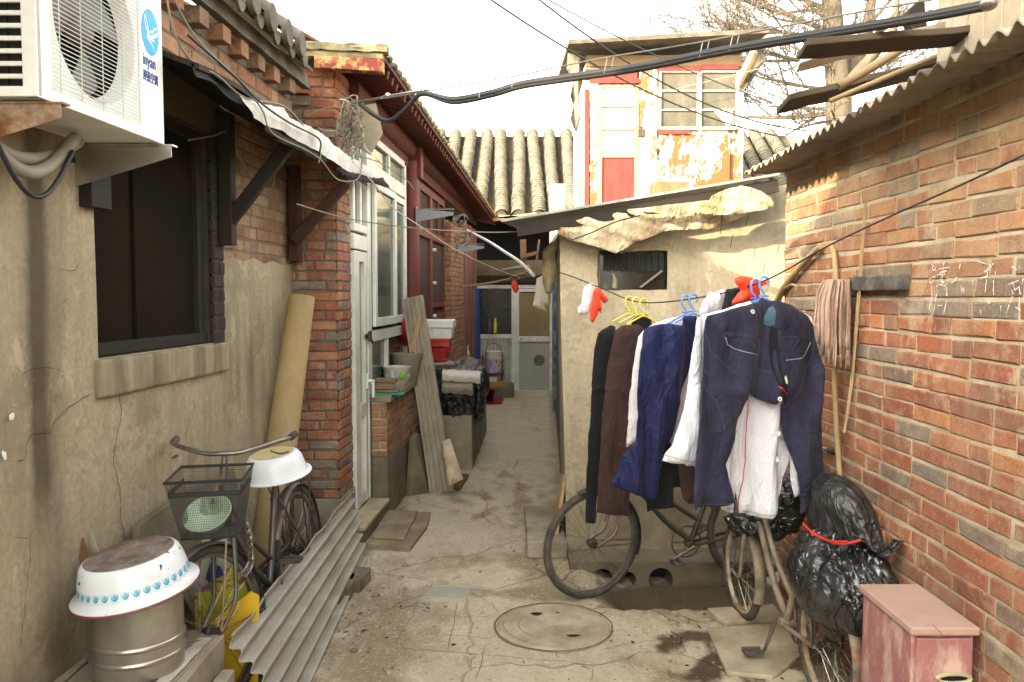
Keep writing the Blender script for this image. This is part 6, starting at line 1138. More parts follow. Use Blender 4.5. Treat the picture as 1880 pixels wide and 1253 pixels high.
class Cloth:
    def __init__(s, name, poly, hang, mats, parent=None, label=None, thick=.018, fold=.009, freq=5, seed=1, step=.013, rot=0, rim=.05, wr=.004, n=None, org=None, sc=2.506, ox=1040, oy=480, top=None):
        s.n = -(n or LN); s.p0 = Vector(hang); s.u = Vector((0, 0, 1)).cross(s.n).normalized(); s.u = s.u if s.u.x > 0 else -s.u; s.w = Vector((0, 0, 1)); s.sc, s.ox, s.oy = sc, ox, oy
        s.n = -s.n if s.n.y > 0 else s.n   # towards the camera
        s.args = (thick, fold, freq, seed, rot, rim, wr); P = [s.pl(*q) for q in poly]
        out = []
        for i in range(len(P)):
            a, b = Vector(P[i]), Vector(P[(i + 1) % len(P)]); k = max(1, int((b - a).length / step)); out += [a.lerp(b, j / k) for j in range(k)]
        out = [Vector((p.x + .003 * noise.noise(Vector((p.x * 25, p.y * 25, seed))), p.y + .003 * noise.noise(Vector((p.x * 25, p.y * 25, seed + 9))))) for p in out]
        A = np.array([(p.x, p.y) for p in out]); s.A = A; s.B = np.roll(A, -1, 0); s.topb = max(A[:, 1])
        lo, hi = A.min(0), A.max(0); vs = list(out); xs = np.arange(lo[0], hi[0], step); ys = np.arange(lo[1], hi[1], step); rnd = random.Random(seed)
        for j, y in enumerate(ys):
            for x in xs:
                q = (x + (step / 2 if j % 2 else 0), y)
                if s.inside(q) and s.dist(q) > step * .55: vs.append(Vector(q))
        n0 = len(out); r = geometry.delaunay_2d_cdt(vs, [], [list(range(n0))], 1, 1e-6); V, F = r[0], r[2]
        g = MB(); fr = []; bk = []; bd = []
        for v in V:
            d = s.dist(v); f_, b_ = s.off(v.x, v.y, d); fr.append(s.p0 + s.u * v.x + s.w * v.y + s.n * f_); bk.append(s.p0 + s.u * v.x + s.w * v.y + s.n * b_)
        m = len(V); g.add(fr + bk, [tuple(f) for f in F] + [tuple(i + m for i in reversed(f)) for f in F])
        from collections import Counter
        ed = Counter()
        for f in F:
            for i in range(len(f)): ed[frozenset((f[i], f[(i + 1) % len(f)]))] += 1
        for e, c in ed.items():
            if c == 1: i, j = tuple(e); g.f.append((i, j, j + m, i + m)); g.m.append(0)
        if g.f:
            nrm = (fr[F[0][1]] - fr[F[0][0]]).cross(fr[F[0][2]] - fr[F[0][0]])
            if nrm.dot(s.n) < 0: g.f = [tuple(reversed(f)) for f in g.f]
        s.o = g.build(name, mats, parent, smooth=70, label=label)
        if org is not None and parent is None: pass
    def pl(s, x, y):
        p = onp(s.ox + x / s.sc, s.oy + y / s.sc, s.p0, s.n) - s.p0; return (p.dot(s.u), p.z)
    def inside(s, q):
        x, y = q; a, b = s.A, s.B; c = ((a[:, 1] > y) != (b[:, 1] > y)) & (x < (b[:, 0] - a[:, 0]) * (y - a[:, 1]) / (b[:, 1] - a[:, 1] + 1e-12) + a[:, 0]); return c.sum() % 2 == 1
    def dist(s, q):
        p = np.array((q[0], q[1])); d = s.B - s.A; t = np.clip(((p - s.A) * d).sum(1) / ((d * d).sum(1) + 1e-12), 0, 1); return float(np.sqrt((((s.A + d * t[:, None]) - p) ** 2).sum(1).min()))
    def off(s, a, b, d):
        thick, fold, freq, seed, rot, rim, wr = s.args; ca, sa = math.cos(rot), math.sin(rot); x = a * ca + b * sa; y = -a * sa + b * ca; h = max(0, s.topb - b)
        t = math.sqrt(min(1, d / rim)); grow = .35 + .65 * min(1, h / .45)
        ph = 1.8 * noise.noise(Vector((y * 1.9, seed, 0))); w = x + .05 * noise.noise(Vector((x * 3.5, y * 2.3, seed)))
        f = fold * grow * (math.sin(2 * math.pi * freq * w + ph) + .55 * math.sin(2 * math.pi * freq * 1.73 * w + seed - ph * 1.4))
        rd = 1 - abs(noise.noise(Vector((x * 5.5 + y * 2.2 + .5 * noise.noise(Vector((x * 4, y * 4, 2))), y * 2.6 - x * 2, seed * 3)))) * 3.2; f += wr * max(0, rd) ** 2 * 2.2 + wr * .9 * noise.noise(Vector((x * 17, y * 9, seed)))
        return f + thick * t, f * .9 - thick * t
    def front(s, x, y, e=.002):
        a, b = s.pl(x, y); return s.p0 + s.u * a + s.w * b + s.n * (s.off(a, b, s.dist((a, b)))[0] + e)
    def line(s, pts, r, m, name, parent, sub=8, closed=False):
        q = []
        for i in range(len(pts) - 1): q += [tuple(pts[i][j] * (1 - t / sub) + pts[i + 1][j] * t / sub for j in (0, 1)) for t in range(sub)]
        q.append(pts[-1]); g = MB(); g.tube([s.front(*p, .0005) for p in q], r, 5); return g.build(name, m, parent, smooth=180)
    def button(s, x, y, r, m, parent, name='button', hole=False):
        c = s.front(x, y, .001); M = frame_of(s.u, s.w, s.n, c); g = MB(); g.lathe([(.001 if not hole else r * .4, .0025), (r * .7, .0025), (r * .8, .0038), (r, .003), (r, -.002)], c, M.to_3x3(), 16); return g.build(name, m, parent, smooth=40)
    def patch(s, pts, m, name, parent, e=.003):
        g = MB(); P = [s.pl(*q) for q in pts]; n = len(P); c = (sum(p[0] for p in P) / n, sum(p[1] for p in P) / n)
        out = []
        for i in range(n): out += [Vector((P[i][0] + (P[(i + 1) % n][0] - P[i][0]) * t / 8, P[i][1] + (P[(i + 1) % n][1] - P[i][1]) * t / 8)) for t in range(8)]
        r = geometry.delaunay_2d_cdt(out, [], [list(range(len(out)))], 1, 1e-6); g.add([s.p0 + s.u * v.x + s.w * v.y + s.n * (s.off(v.x, v.y, s.dist((v.x, v.y)))[0] + e) for v in r[0]], [tuple(f) for f in r[2]]); return g.build(name, m, parent)
    def fin(s, label, cat, group='laundry on the clothesline'): tag(s.o, label, cat, group); return s
F_NAVY = fabric('purple_navy_denim', (.016, .015, .031), (.009, .0085, .018), 5, dirt=(.036, .037, .070), da=.7, wr=1.)
F_BLUE = fabric('navy_nylon', (.011, .015, .062), (.006, .008, .034), 4, rough=.55, wr=1.)
F_WHITE = fabric('white_cotton', (.58, .59, .63), (.51, .52, .57), 3, wr=1.)
F_PINKW = fabric('pale_pink_white_cotton', (.56, .53, .56), (.5, .47, .5), 3, wr=1.)
F_BROWN = fabric('brown_quilted_cotton', (.05, .027, .023), (.032, .017, .015), 5, wr=1.0)
F_BLACK = fabric('black_cotton', (.012, .012, .013), (.008, .008, .009), 4, wr=.5)
F_RED = fabric('red_film', (.75, .06, .02), (.55, .03, .015), 6, rough=.35, wr=.9)
F_CLEAR = fabric('pale_film', (.72, .62, .62), (.6, .5, .5), 6, rough=.35, wr=.9)
M_BTN = mat('pearl_button', (.7, .7, .68), None, 5, .3, 0); M_PIPE = mat('red_piping', (.5, .04, .04), None, 5, .7, 0); M_STITCH = mat('pale_stitching', (.07, .07, .10), None, 40, .9, 0); M_DKRED = mat('red_ribbon', (.6, .03, .02), None, 5, .6, 0)
def H(px, py, back=0): return lp(px, py) - LN * back
# back to front
Cloth('black_trousers', [(145, 330), (200, 293), (222, 300), (225, 330), (208, 420), (182, 560), (165, 750), (152, 950), (142, 1100), (137, 1207), (85, 1203), (90, 1000), (100, 850), (110, 750), (118, 520), (128, 400)], H(1158, 553), F_BLACK, freq=6, seed=3, fold=.007).fin('slim black trousers hanging leftmost on the clothesline', 'trousers')
Cloth('dark_blouse', [(300, 268), (330, 250), (365, 246), (392, 270), (388, 330), (375, 420), (300, 430), (290, 330)], H(1172, 553, -.02), F_BLACK, seed=5).fin('small black collar showing behind the yellow hangers', 'blouse')
c = Cloth('brown_trousers', [(222, 318), (250, 296), (330, 290), (356, 308), (350, 360), (330, 480), (320, 600), (305, 760), (296, 900), (292, 1060), (286, 1172), (215, 1166), (146, 1160), (150, 1000), (158, 860), (165, 750), (178, 620), (190, 500), (205, 400)], H(1184, 554), F_BROWN, freq=5, seed=7, fold=.014, wr=.004).fin('dark brown wrinkled trousers hanging second from the left', 'trousers')
c.line([(152, 1130), (220, 1138), (287, 1142)], .0012, M_CRACK, 'hem_seam', c.o)
Cloth('black_trousers', [(440, 820), (585, 900), (580, 1080), (520, 1040), (495, 1045), (497, 1135), (420, 1140), (375, 1155), (368, 1090), (400, 1040)], H(1262, 548), F_BLACK, seed=9).fin('black trouser legs showing below the white shirts in the middle', 'trousers')
Cloth('brown_shirt', [(500, 860), (590, 900), (584, 1118), (556, 1116), (535, 1090), (528, 1040)], H(1268, 548), F_BROWN, seed=10).fin('scrap of dark brown shirt tail showing under the white shirt', 'shirt')
c = Cloth('white_shirt', [(355, 315), (330, 345), (318, 420), (300, 560), (285, 720), (278, 855), (292, 852), (330, 830), (470, 840), (440, 900), (425, 1040), (480, 1037), (515, 1042), (550, 1065), (585, 1082), (592, 900), (598, 700), (600, 500), (598, 300), (532, 252), (470, 262), (410, 280)], H(1264, 549, .045), F_PINKW, freq=4, seed=11, fold=.006).fin('white shirt with red placket piping half hidden behind the navy trousers', 'shirt')
c.line([(484, 850), (487, 940), (486, 1036)], .0022, M_PIPE, 'piping', c.o)
c = Cloth('navy_trousers', [(362, 312), (400, 295), (470, 285), (529, 296), (531, 255), (600, 250), (603, 300), (596, 400), (575, 500), (520, 680), (480, 800), (455, 850), (440, 880), (430, 950), (418, 1060), (405, 1102), (365, 1090), (330, 1080), (280, 1060), (240, 1048), (204, 1040), (222, 1000), (245, 965), (255, 900), (285, 850), (300, 830), (322, 700), (335, 540), (342, 420), (352, 350)], H(1280, 548), F_BLUE, freq=4.5, seed=13, fold=.024, wr=.004).fin('shiny navy blue trousers with gathered cuff hanging beside the blue hangers', 'trousers')
c.line([(528, 258), (536, 330), (540, 420), (530, 520)], .0014, M_CRACK, 'seam', c.o); c.line([(480, 480), (440, 600), (420, 700), (400, 900)], .0012, M_CRACK, 'leg_seam', c.o); c.line([(360, 400), (400, 330), (450, 310), (525, 305)], .0011, M_CRACK, 'seam', c.o)
Cloth('pale_blouse', [(640, 165), (655, 142), (680, 145), (720, 130), (735, 128), (728, 180), (720, 240), (640, 260), (612, 240), (622, 190)], H(1318, 541), F_PINKW, freq=9, seed=15, fold=.004).fin('pale pinkish top folded over the line between white and black tops', 'top')
Cloth('dark_blouse', [(735, 128), (770, 122), (815, 118), (830, 150), (830, 260), (720, 262), (716, 215)], H(1345, 536), F_BLACK, freq=7, seed=16, fold=.004).fin('black top folded over the line behind the red plastic bag', 'top')
c = Cloth('white_shirt', [(600, 262), (640, 244), (700, 226), (760, 206), (840, 184), (900, 200), (985, 205), (1060, 225), (1120, 258), (1125, 400), (1110, 600), (1075, 780), (1060, 850), (1070, 1080), (1042, 1082), (1026, 1000), (1022, 905), (1008, 1000), (1002, 1080), (985, 1140), (968, 1168), (925, 1176), (880, 1175), (835, 1166), (797, 1158), (793, 1090), (786, 1060), (775, 1162), (735, 1152), (690, 1133), (640, 1010), (588, 942), (548, 940), (520, 926), (485, 930), (459, 922), (466, 885), (482, 850), (500, 760), (525, 690), (545, 620), (560, 500), (572, 420), (585, 340)], H(1388, 521), F_WHITE, freq=4.6, seed=17, fold=.026, wr=.003, thick=.022).fin('white double-breasted shirt with red piping under the purple navy trousers', 'shirt')
c.line([(833, 610), (826, 700), (818, 800), (812, 900), (805, 1000), (797, 1080), (793, 1150)], .0028, M_PIPE, 'piping', c.o)
for x, y in ((774, 893), (930, 903), (930, 782), (790, 780)): c.button(x, y, .012, M_BTN, c.o)
c.line([(700, 1122), (760, 1140), (790, 1146)], .0009, M_STITCH, 'hem', c.o); c.line([(805, 1146), (880, 1158), (960, 1152), (992, 1095)], .0009, M_STITCH, 'hem', c.o); c.line([(465, 895), (520, 910), (585, 922)], .001, M_STITCH, 'cuff_seam', c.o); c.line([(608, 300), (618, 420), (606, 560), (590, 700)], .001, M_STITCH, 'sleeve_seam', c.o)
J = [(640, 275), (655, 252), (700, 238), (760, 217), (850, 194), (885, 186), (905, 168), (930, 182), (960, 178), (1000, 190), (1040, 205), (1085, 230), (1122, 256), (1140, 292), (1150, 400), (1167, 500), (1160, 620), (1150, 700), (1165, 850), (1180, 1000), (1187, 1125), (1130, 1145), (1080, 1165), (1074, 1050), (1060, 980), (1045, 910), (1028, 850), (1010, 780), (990, 700), (985, 655), (1012, 655), (1004, 638), (968, 640), (940, 658), (900, 642), (860, 612), (835, 596), (815, 640), (800, 690), (770, 765), (735, 860), (718, 930), (728, 1000), (748, 1103), (690, 1130), (640, 1138), (584, 1145), (580, 1100), (595, 950), (605, 800), (615, 690), (627, 560), (636, 450), (640, 350)]
jn = thing('navy_trousers', 'faded purple navy trousers draped open over the front blue hanger', 'trousers', H(1406, 600, -.02), 'laundry on the clothesline')
c = Cloth('denim', J, H(1406, 516, -.02), F_NAVY, jn, freq=4.2, seed=19, fold=.024, wr=.0035, thick=.028, step=.011)
G_BLK = mat('dark_lining', (.006, .006, .008), None, 5, .95, 0)
c.patch([(922, 300), (944, 308), (950, 400), (954, 480), (972, 550), (990, 600), (1003, 642), (985, 632), (958, 600), (940, 560), (922, 480), (917, 400)], G_BLK, 'fly_opening', jn, .003)
c.line([(710, 348), (722, 382), (755, 402), (790, 414), (868, 432)], .0022, mat('pale_pocket_edge', (.26, .26, .30), None, 5, .8, 0), 'pocket_edge', jn); c.line([(985, 453), (1040, 446), (1082, 434), (1100, 408), (1113, 372)], .0022, bpy.data.materials['pale_pocket_edge'], 'pocket_edge', jn)
for pts in ([(700, 338), (760, 340), (830, 345), (872, 350)], [(712, 330), (770, 333), (872, 341)], [(945, 346), (980, 350)], [(945, 354), (980, 357)], [(868, 350), (865, 500), (870, 560), (900, 640)], [(740, 362), (790, 365), (830, 372), (832, 402)], [(880, 495), (925, 505)], [(878, 502), (925, 512)], [(950, 320), (952, 470), (975, 560), (1008, 655)], [(845, 200), (850, 260), (855, 340)], [(640, 300), (660, 420), (720, 480), (800, 560), (835, 595)], [(1140, 330), (1120, 450), (1080, 560), (1010, 660)], [(980, 345), (1110, 350)], [(588, 1128), (660, 1122), (742, 1096)], [(1078, 1150), (1130, 1130), (1184, 1110)], [(625, 560), (680, 640), (700, 760), (690, 900)]): c.line(pts, .0011, M_STITCH, 'stitching', jn)
c.button(833, 232, .009, M_BTN, jn, 'eyelet', True); c.button(945, 628, .010, M_BTN, jn, 'button', True)
c.patch([(966, 530), (975, 520), (986, 545), (985, 562), (972, 556)], M_BTN, 'care_label', jn, .006); c.line([(942, 572), (965, 590), (990, 612)], .0035, M_DKRED, 'ribbon', jn)
c.patch([(915, 215), (930, 205), (936, 230), (935, 290), (918, 298), (896, 290), (898, 255)], mat('blue_green_label', (.02, .07, .14), (.05, .08, .04), 30, .6, 0), 'label', jn, .005)
# hangers
M_YEL = mat('yellow_plastic', (.62, .60, .06), (.55, .52, .05), 5, .4, 0, spec=.4); M_HBL = mat('light_blue_plastic', (.10, .26, .68), (.08, .22, .6), 5, .35, 0, spec=.4)
def hanger(px, py, m, label, grp, back=0, w=.105, drop=.045, bar=False):
    p = lp(px, py) - LN * back; u = LS.copy(); u = Vector((-LN.y, LN.x, 0)); u = u if u.x > 0 else -u; g = MB(); r = .0048
    hk = [p + u * (-.022 * math.cos(t) ) + Vector((0, 0, .0 + .024 * math.sin(t))) for t in [R(-30 + 21 * i) for i in range(11)]][::-1]
    hk += [p + u * (-.022), p + u * (-.020) + Vector((0, 0, -.03)), p + Vector((0, 0, -.045)), p + Vector((0, 0, -.075))]
    hk = [p + u * (.024 * math.cos(t)) + Vector((0, 0, -.004 + .024 * math.sin(t))) for t in [R(-40 + 22 * i) for i in range(11)]] + [p + u * (-.022) + Vector((0, 0, -.03)), p + Vector((0, 0, -.05)), p + Vector((0, 0, -.08))]
    g.tube(hk, r, 7)
    n_ = p + Vector((0, 0, -.075)); g.tube(spl([n_ - u * w + Vector((0, 0, -drop)), n_ - u * .04 + Vector((0, 0, -.014)), n_, n_ + u * .04 + Vector((0, 0, -.014)), n_ + u * w + Vector((0, 0, -drop))], 5), r * .95, 7)
    if bar: g.tube([n_ - u * w + Vector((0, 0, -drop)), n_ + u * w + Vector((0, 0, -drop))], r * .8, 6)
    g.tube([n_ - u * .025 + Vector((0, 0, .012)), n_ + u * .025 + Vector((0, 0, .012))], r * .7, 6)
    return solo(g, 'hanger', label, 'hanger', m, grp, smooth=60)
hanger(1155, 551, M_YEL, 'yellow plastic hanger, leftmost of three, holding the black trousers', 'yellow hangers'); hanger(1168, 553, M_YEL, 'yellow plastic hanger, middle one of three on the clothesline', 'yellow hangers'); hanger(1182, 555, M_YEL, 'yellow plastic hanger, rightmost of three, over the brown trousers', 'yellow hangers')
hanger(1259, 550, M_HBL, 'light blue hanger hooked left of its twin above the navy trousers', 'blue hangers'); hanger(1273, 548, M_HBL, 'light blue hanger whose stem carries the shiny navy trousers', 'blue hangers')
hanger(1387, 522, M_HBL, 'light blue hanger nearer the red plastic bag, inside the white shirt', 'blue hangers'); hanger(1403, 517, M_HBL, 'foremost light blue hanger inside the purple navy trousers', 'blue hangers')
# plastic bags tied to the line
Cloth('plastic_bag', [(95, 108), (110, 100), (130, 108), (128, 140), (118, 165), (108, 205), (100, 240), (75, 250), (52, 240), (50, 215), (68, 195), (75, 150), (80, 120)], lp(1083, 522) - LN * .0, F_CLEAR, seed=21, freq=9, thick=.016, fold=.006, step=.009, rim=.02).fin('crumpled whitish plastic bag tied on the clothesline by the shed window', 'plastic bag', None)
Cloth('plastic_bag', [(130, 122), (150, 125), (165, 145), (185, 165), (193, 180), (180, 192), (165, 190), (152, 175), (158, 215), (153, 240), (146, 225), (140, 255), (125, 283), (112, 278), (106, 235), (118, 180), (122, 150)], lp(1093, 527), F_RED, seed=22, freq=9, thick=.016, fold=.006, step=.009, rim=.02).fin('bright red plastic bag tied on the clothesline below the shed window', 'plastic bag', None)
Cloth('plastic_bag', [(772, 80), (800, 66), (840, 72), (862, 85), (895, 95), (940, 88), (930, 100), (890, 120), (888, 165), (872, 185), (850, 182), (830, 190), (790, 196), (757, 200), (775, 165), (800, 130), (775, 105)], H(1372, 527, .03), F_RED, seed=23, freq=8, thick=.03, fold=.010, step=.010, rim=.03).fin('large red plastic bag knotted on the line behind the front blue hangers', 'plastic bag', None)
# ================================================================= canvas under the shed roof, rags
M_TARP = fabric('weathered_canvas', (.50, .44, .31), (.39, .33, .21), 4, rough=.8, dirt=(.17, .095, .035), da=.75, wr=1.3)
cv = thing('canvas', 'bunched weathered cream canvas hanging beneath the cement shed roof', 'canvas', at(1200, 400, 5.25)); ny = Y1
Cloth('lower_canvas', [(95, 400), (110, 385), (330, 330), (640, 285), (800, 300), (1000, 330), (1300, 310), (1590, 300), (1560, 330), (1400, 400), (1250, 440), (1050, 435), (930, 450), (840, 490), (700, 540), (610, 600), (548, 622), (440, 580), (300, 540), (200, 518), (105, 470)], at(1100, 420, 5.24), M_TARP, cv, thick=.005, fold=.009, freq=11, seed=31, rot=R(74), n=Y1, sc=4.273, ox=1000, oy=320, step=.016, rim=.02, wr=.005)
Cloth('upper_canvas', [(640, 280), (760, 268), (860, 255), (1050, 232), (1290, 205), (1310, 170), (1420, 120), (1540, 92), (1620, 108), (1700, 140), (1770, 185), (1795, 225), (1780, 265), (1700, 285), (1590, 300), (1420, 318), (1240, 325), (1050, 320), (1010, 345), (985, 352), (940, 322), (860, 302), (760, 298)], at(1300, 380, 5.16), M_TARP, cv, thick=.005, fold=.008, freq=15, seed=33, rot=R(80), n=Y1, sc=4.273, ox=1000, oy=320, step=.014, rim=.02, wr=.006)
g = MB(); g.tube(spl([at(1049, 441, 5.12), at(1085, 428, 5.1), at(1130, 408, 5.1), at(1175, 396, 5.12)], 6), .004, 5)
for x, y0, y1 in ((1325, 385, 430), (1343, 430, 455), (1371, 398, 415)): g.tube(spl([at(x + 3, y0, 5.2), at(x, (y0 + y1) / 2, 5.2), at(x - 2, y1, 5.2)], 4), .003, 4)
g.build('cord', M_WOODD, cv)
M_SACK = mat('dirty_sacking', (.20, .155, .08), (.12, .09, .05), 7, .95, .6, 40, .01, dirt=(.32, .27, .17), ds=6, da=.5)
Cloth('sack_roll', [(1025, 440), (1035, 425), (1027, 445), (1020, 470), (1024, 490), (1020, 515), (1012, 538), (1002, 540), (996, 515), (993, 500), (996, 480), (996, 462), (1008, 448)], at(1010, 490, 5.55), M_SACK, thick=.06, fold=.012, freq=6, seed=41, n=Y1, sc=1, ox=0, oy=0, step=.014, rim=.06, wr=.012).fin('dirty rolled sacking hanging from the cement shed corner', 'sacking', None)
Cloth('grey_rag', [(985, 512), (996, 506), (1003, 520), (1012, 545), (1010, 560), (1000, 562), (1003, 572), (990, 568), (978, 562), (982, 540)], at(995, 540, 6.4), fabric('grey_white_rag', (.50, .47, .40), (.4, .37, .3), 5), thick=.03, fold=.008, freq=7, seed=42, n=Y1, sc=1, ox=0, oy=0, step=.012, rim=.04).fin('pale grey rag hanging at the far lane corner above the screen door', 'rag', None)
Cloth('plastic_bag', [(940, 517), (946, 515), (950, 520), (953, 532), (948, 539), (943, 536), (938, 526)], at(945, 525, 8.0), F_RED, thick=.02, fold=.004, freq=9, seed=43, n=Y1, sc=1, ox=0, oy=0, step=.015, rim=.03).fin('tiny red bag dangling from sticks in front of the screen door', 'plastic bag', None)
# rods and sticks over the lane
g = MB(); g.tube(spl([at(858, 424, 9.2), at(895, 443, 8.7), at(925, 462, 8.2), at(955, 482, 7.7), at(980, 506, 7.2)], 6), .016, 8); solo(g, 'white_pipe', 'bent white plastic pipe slanting across the far lane', 'pipe', M_ACW, smooth=60)
for pts, r, m, lb in (([(848, 527), (900, 520), (935, 513), (938, 511), (945, 507), (975, 497)], .012, M_WOODY, 'crooked pale stick with a kink strung across the far lane'), ([(880, 523), (940, 515), (990, 505), (1000, 503)], .012, M_WOODB, 'thin brown stick just below the crooked pale stick'), ([(922, 497), (945, 493), (972, 489)], .018, M_WOODG, 'short pale lath hanging in the dark above the porch')):
    g = MB(); g.tube([at(x, y, 9.5 - i * .25) for i, (x, y) in enumerate(pts)], r, 6); solo(g, 'stick', lb, 'stick', m, 'sticks over the far lane')
g = MB(); g.beam(at(956, 472, 12), at(987, 464, 12), .03, .05); g.beam(at(966, 484, 12), at(984, 482, 12), .03, .03); g.beam(at(985, 482, 12), at(990, 440, 12), .03, .03); g.beam(at(960, 440, 12.1), at(962, 502, 12.1), .03, .09); solo(g, 'wooden_rack', 'broken wooden rack hanging in the dark beneath the far eave', 'rack', M_WOODB)
NLF = Vector((1, -TL, 0)).normalized()
Cloth('white_sheet', [(438, 176), (468, 188), (518, 198), (531, 216), (568, 233), (602, 253), (612, 266), (639, 286), (669, 303), (702, 326), (690, 328), (666, 322), (635, 314), (608, 294), (585, 280), (548, 260), (515, 240), (488, 230), (464, 216), (455, 197)], L(-1.05, 5.6, 2.6), M_SHEET, AW, thick=.006, fold=.007, freq=2, seed=51, rot=R(-20), n=NLF, sc=1, ox=0, oy=0, step=.02, rim=.03, wr=.003)
Cloth('roofing_felt', [(470, 216), (500, 236), (548, 258), (585, 278), (608, 296), (594, 298), (575, 292), (548, 277), (515, 262), (490, 244)], L(-1.07, 5.6, 2.6), bpy.data.materials['black_felt'], AW, thick=.02, fold=.006, seed=52, n=NLF, sc=1, ox=0, oy=0, step=.025)
Cloth('roofing_felt', [(606, 290), (640, 312), (668, 320), (702, 326), (718, 348), (694, 340), (668, 334), (645, 331), (622, 318)], L(-1.065, 5.6, 2.6), bpy.data.materials['black_felt'], AW, thick=.02, fold=.006, seed=53, n=NLF, sc=1, ox=0, oy=0, step=.025)
# ================================================================= PINK CABINET, bags, mop
PK = thing('cabinet', 'small faded pink wooden cabinet with one drawer standing by the brick wall', 'cabinet', (1.42, 2.83, 0))
M_PINK = mat('faded_pink_paint', (.34, .15, .14), (.25, .105, .10), 5, .7, .2, 50, .002, dirt=(.50, .37, .30), ds=9, da=.75, dst=(1, 1, .35), dt=.56, dw=.06)
M_PINKT = mat('dusty_pink_top', (.40, .265, .22), (.33, .215, .17), 4, .75, .15, 60, .002, dirt=(.30, .20, .13), ds=4, da=.6)
g = MB(); g.box((1.322, 2.645, 0), (1.528, 3.02, .632)); g.build('body', M_PINK, PK, bevel=.004)
g = MB(); g.box((1.31, 2.622, .634), (1.537, 3.035, .662)); g.build('top', M_PINKT, PK, bevel=.006)
g = MB(); g.box((1.333, 2.628, .40), (1.517, 2.646, .624)); dw = g.build('drawer_front', M_PINK, PK, bevel=.004)
g = MB(); g.box((1.333, 2.632, .04), (1.517, 2.648, .392)); g.build('door', M_PINK, PK, bevel=.004)
hc = onp(1752, 1246, (0, 2.624, 0), Y1); g = MB(); n = 28
for a, b, y0, y1 in ((1, .78, 2.622, 2.614),):
    o = len(g.v); 
    for k_ in range(n): t = 2 * math.pi * k_ / n; g.v += [Vector((hc.x + .062 * math.cos(t), 2.627, hc.z + .020 * math.sin(t))), Vector((hc.x + .057 * math.cos(t), 2.617, hc.z + .017 * math.sin(t))), Vector((hc.x + .050 * math.cos(t), 2.618, hc.z - .001 + .012 * math.sin(t))), Vector((hc.x + .046 * math.cos(t), 2.627, hc.z - .001 + .009 * math.sin(t)))]
    for k_ in range(n):
        k2 = (k_ + 1) % n
        for i in range(3): g.f.append((o + k_ * 4 + i, o + k2 * 4 + i, o + k2 * 4 + i + 1, o + k_ * 4 + i + 1)); g.m.append(0)
g.build('handle', mat('cream_pull', (.45, .40, .25), (.35, .3, .18), 6, .5, 0), dw, smooth=60)
g = MB(); g.prism([(hc.x + .047 * math.cos(2 * math.pi * k_ / 24), 2.6265, hc.z - .001 + .010 * math.sin(2 * math.pi * k_ / 24)) for k_ in range(24)], (0, .001, 0)); g.build('handle_recess', M_BLACK, dw)
crack_line([(1700, 1150), (1712, 1146), (1722, 1158), (1732, 1168)], lambda x, y: onp(x, y, (0, 0, .6635), Vector((0, 0, 1))), .0012, PK, M_CRACK, (0, 0, 1))
k = N('black_plastic_film'); a = k.mix(k.ramp(k.noise(6, det=7, ro=.7), [(.45, 0), (.75, 1)]), (.011, .011, .012), (.05, .05, .048)); w = k.noise(22, det=6, ro=.65, dist=1.5); v = k.n('TexVoronoi', feature='SMOOTH_F1'); v.inputs['Scale'].default_value = 7; dm = k.n('Mix', data_type='VECTOR'); dm.inputs[0].default_value = .5; nt = k.n('TexNoise'); nt.inputs['Scale'].default_value = 6; k.l(k.map(), nt.inputs['Vector']); k.l(k.map(), dm.inputs[4]); k.l(nt.outputs['Color'], dm.inputs[5]); k.l(dm.outputs[1], v.inputs['Vector']); rg = k.ramp(k.noise(3.6, det=3, ro=.5, dist=1.8), [(.42, 0), (.5, 1), (.58, 0)]); k.bump(k.addm(k.addm(k.mul(v.outputs['Distance'], .8), k.mul(w, .12)), k.mul(rg, .4)), .7, .05); M_FILM = k.fin(a, k.ramp(k.noise(9), [(.3, .08), (.7, .24)]), 0, .7)
k = N('dusty_black_film'); a = k.mix(k.ramp(k.noise(4, det=9, ro=.75), [(.44, 0), (.74, 1)]), (.012, .012, .012), (.085, .08, .07)); w = k.noise(5, det=5, ro=.55, dist=1.6); rg = k.ramp(k.noise(4, det=3, ro=.5, dist=1.8), [(.42, 0), (.5, 1), (.58, 0)]); k.bump(k.addm(w, k.mul(rg, .25)), .6, .05); M_FILMD = k.fin(a, .42, 0, .45)
def crumple(q, seed, a=.22, s=1.3):
    v = 0; am = a; f = s; q = q + .22 * Vector((noise.noise(q * 2 + Vector((seed, 0, 0))), noise.noise(q * 2 + Vector((0, seed, 5))), noise.noise(q * 2 + Vector((7, 0, seed)))))
    for o in range(3): v += am * (1 - 2.6 * abs(noise.noise(q * f + Vector((seed, o * 3.1, 0)))) ** .8); am *= .42; f *= 2.1
    return 1 + v
BG = thing('rubbish_bag', 'black plastic bags tied with red string on the rusty bicycle carrier', 'plastic bags', (1.36, 3.35, .45))
g = MB(); g.ball((1.37, 3.36, .56), (.165, .28, .185), None, 128, 80, 0, lambda q: crumple(q, 3, .035) * (1.04 + (.05 * math.sin(15 * math.atan2(q.y, q.x) + 3 * noise.noise(q * 2)) + .04 * math.sin(26 * math.atan2(q.y, q.x) + 5 * noise.noise(q * 1.5))) * smooth01((q.z + .3) / 1.1)) * (1 + .10 * (1 - q.z * q.z))); 
for v in g.v: v.x = min(v.x, 1.545)
g.build('lower_bag', M_FILM, BG, smooth=180)
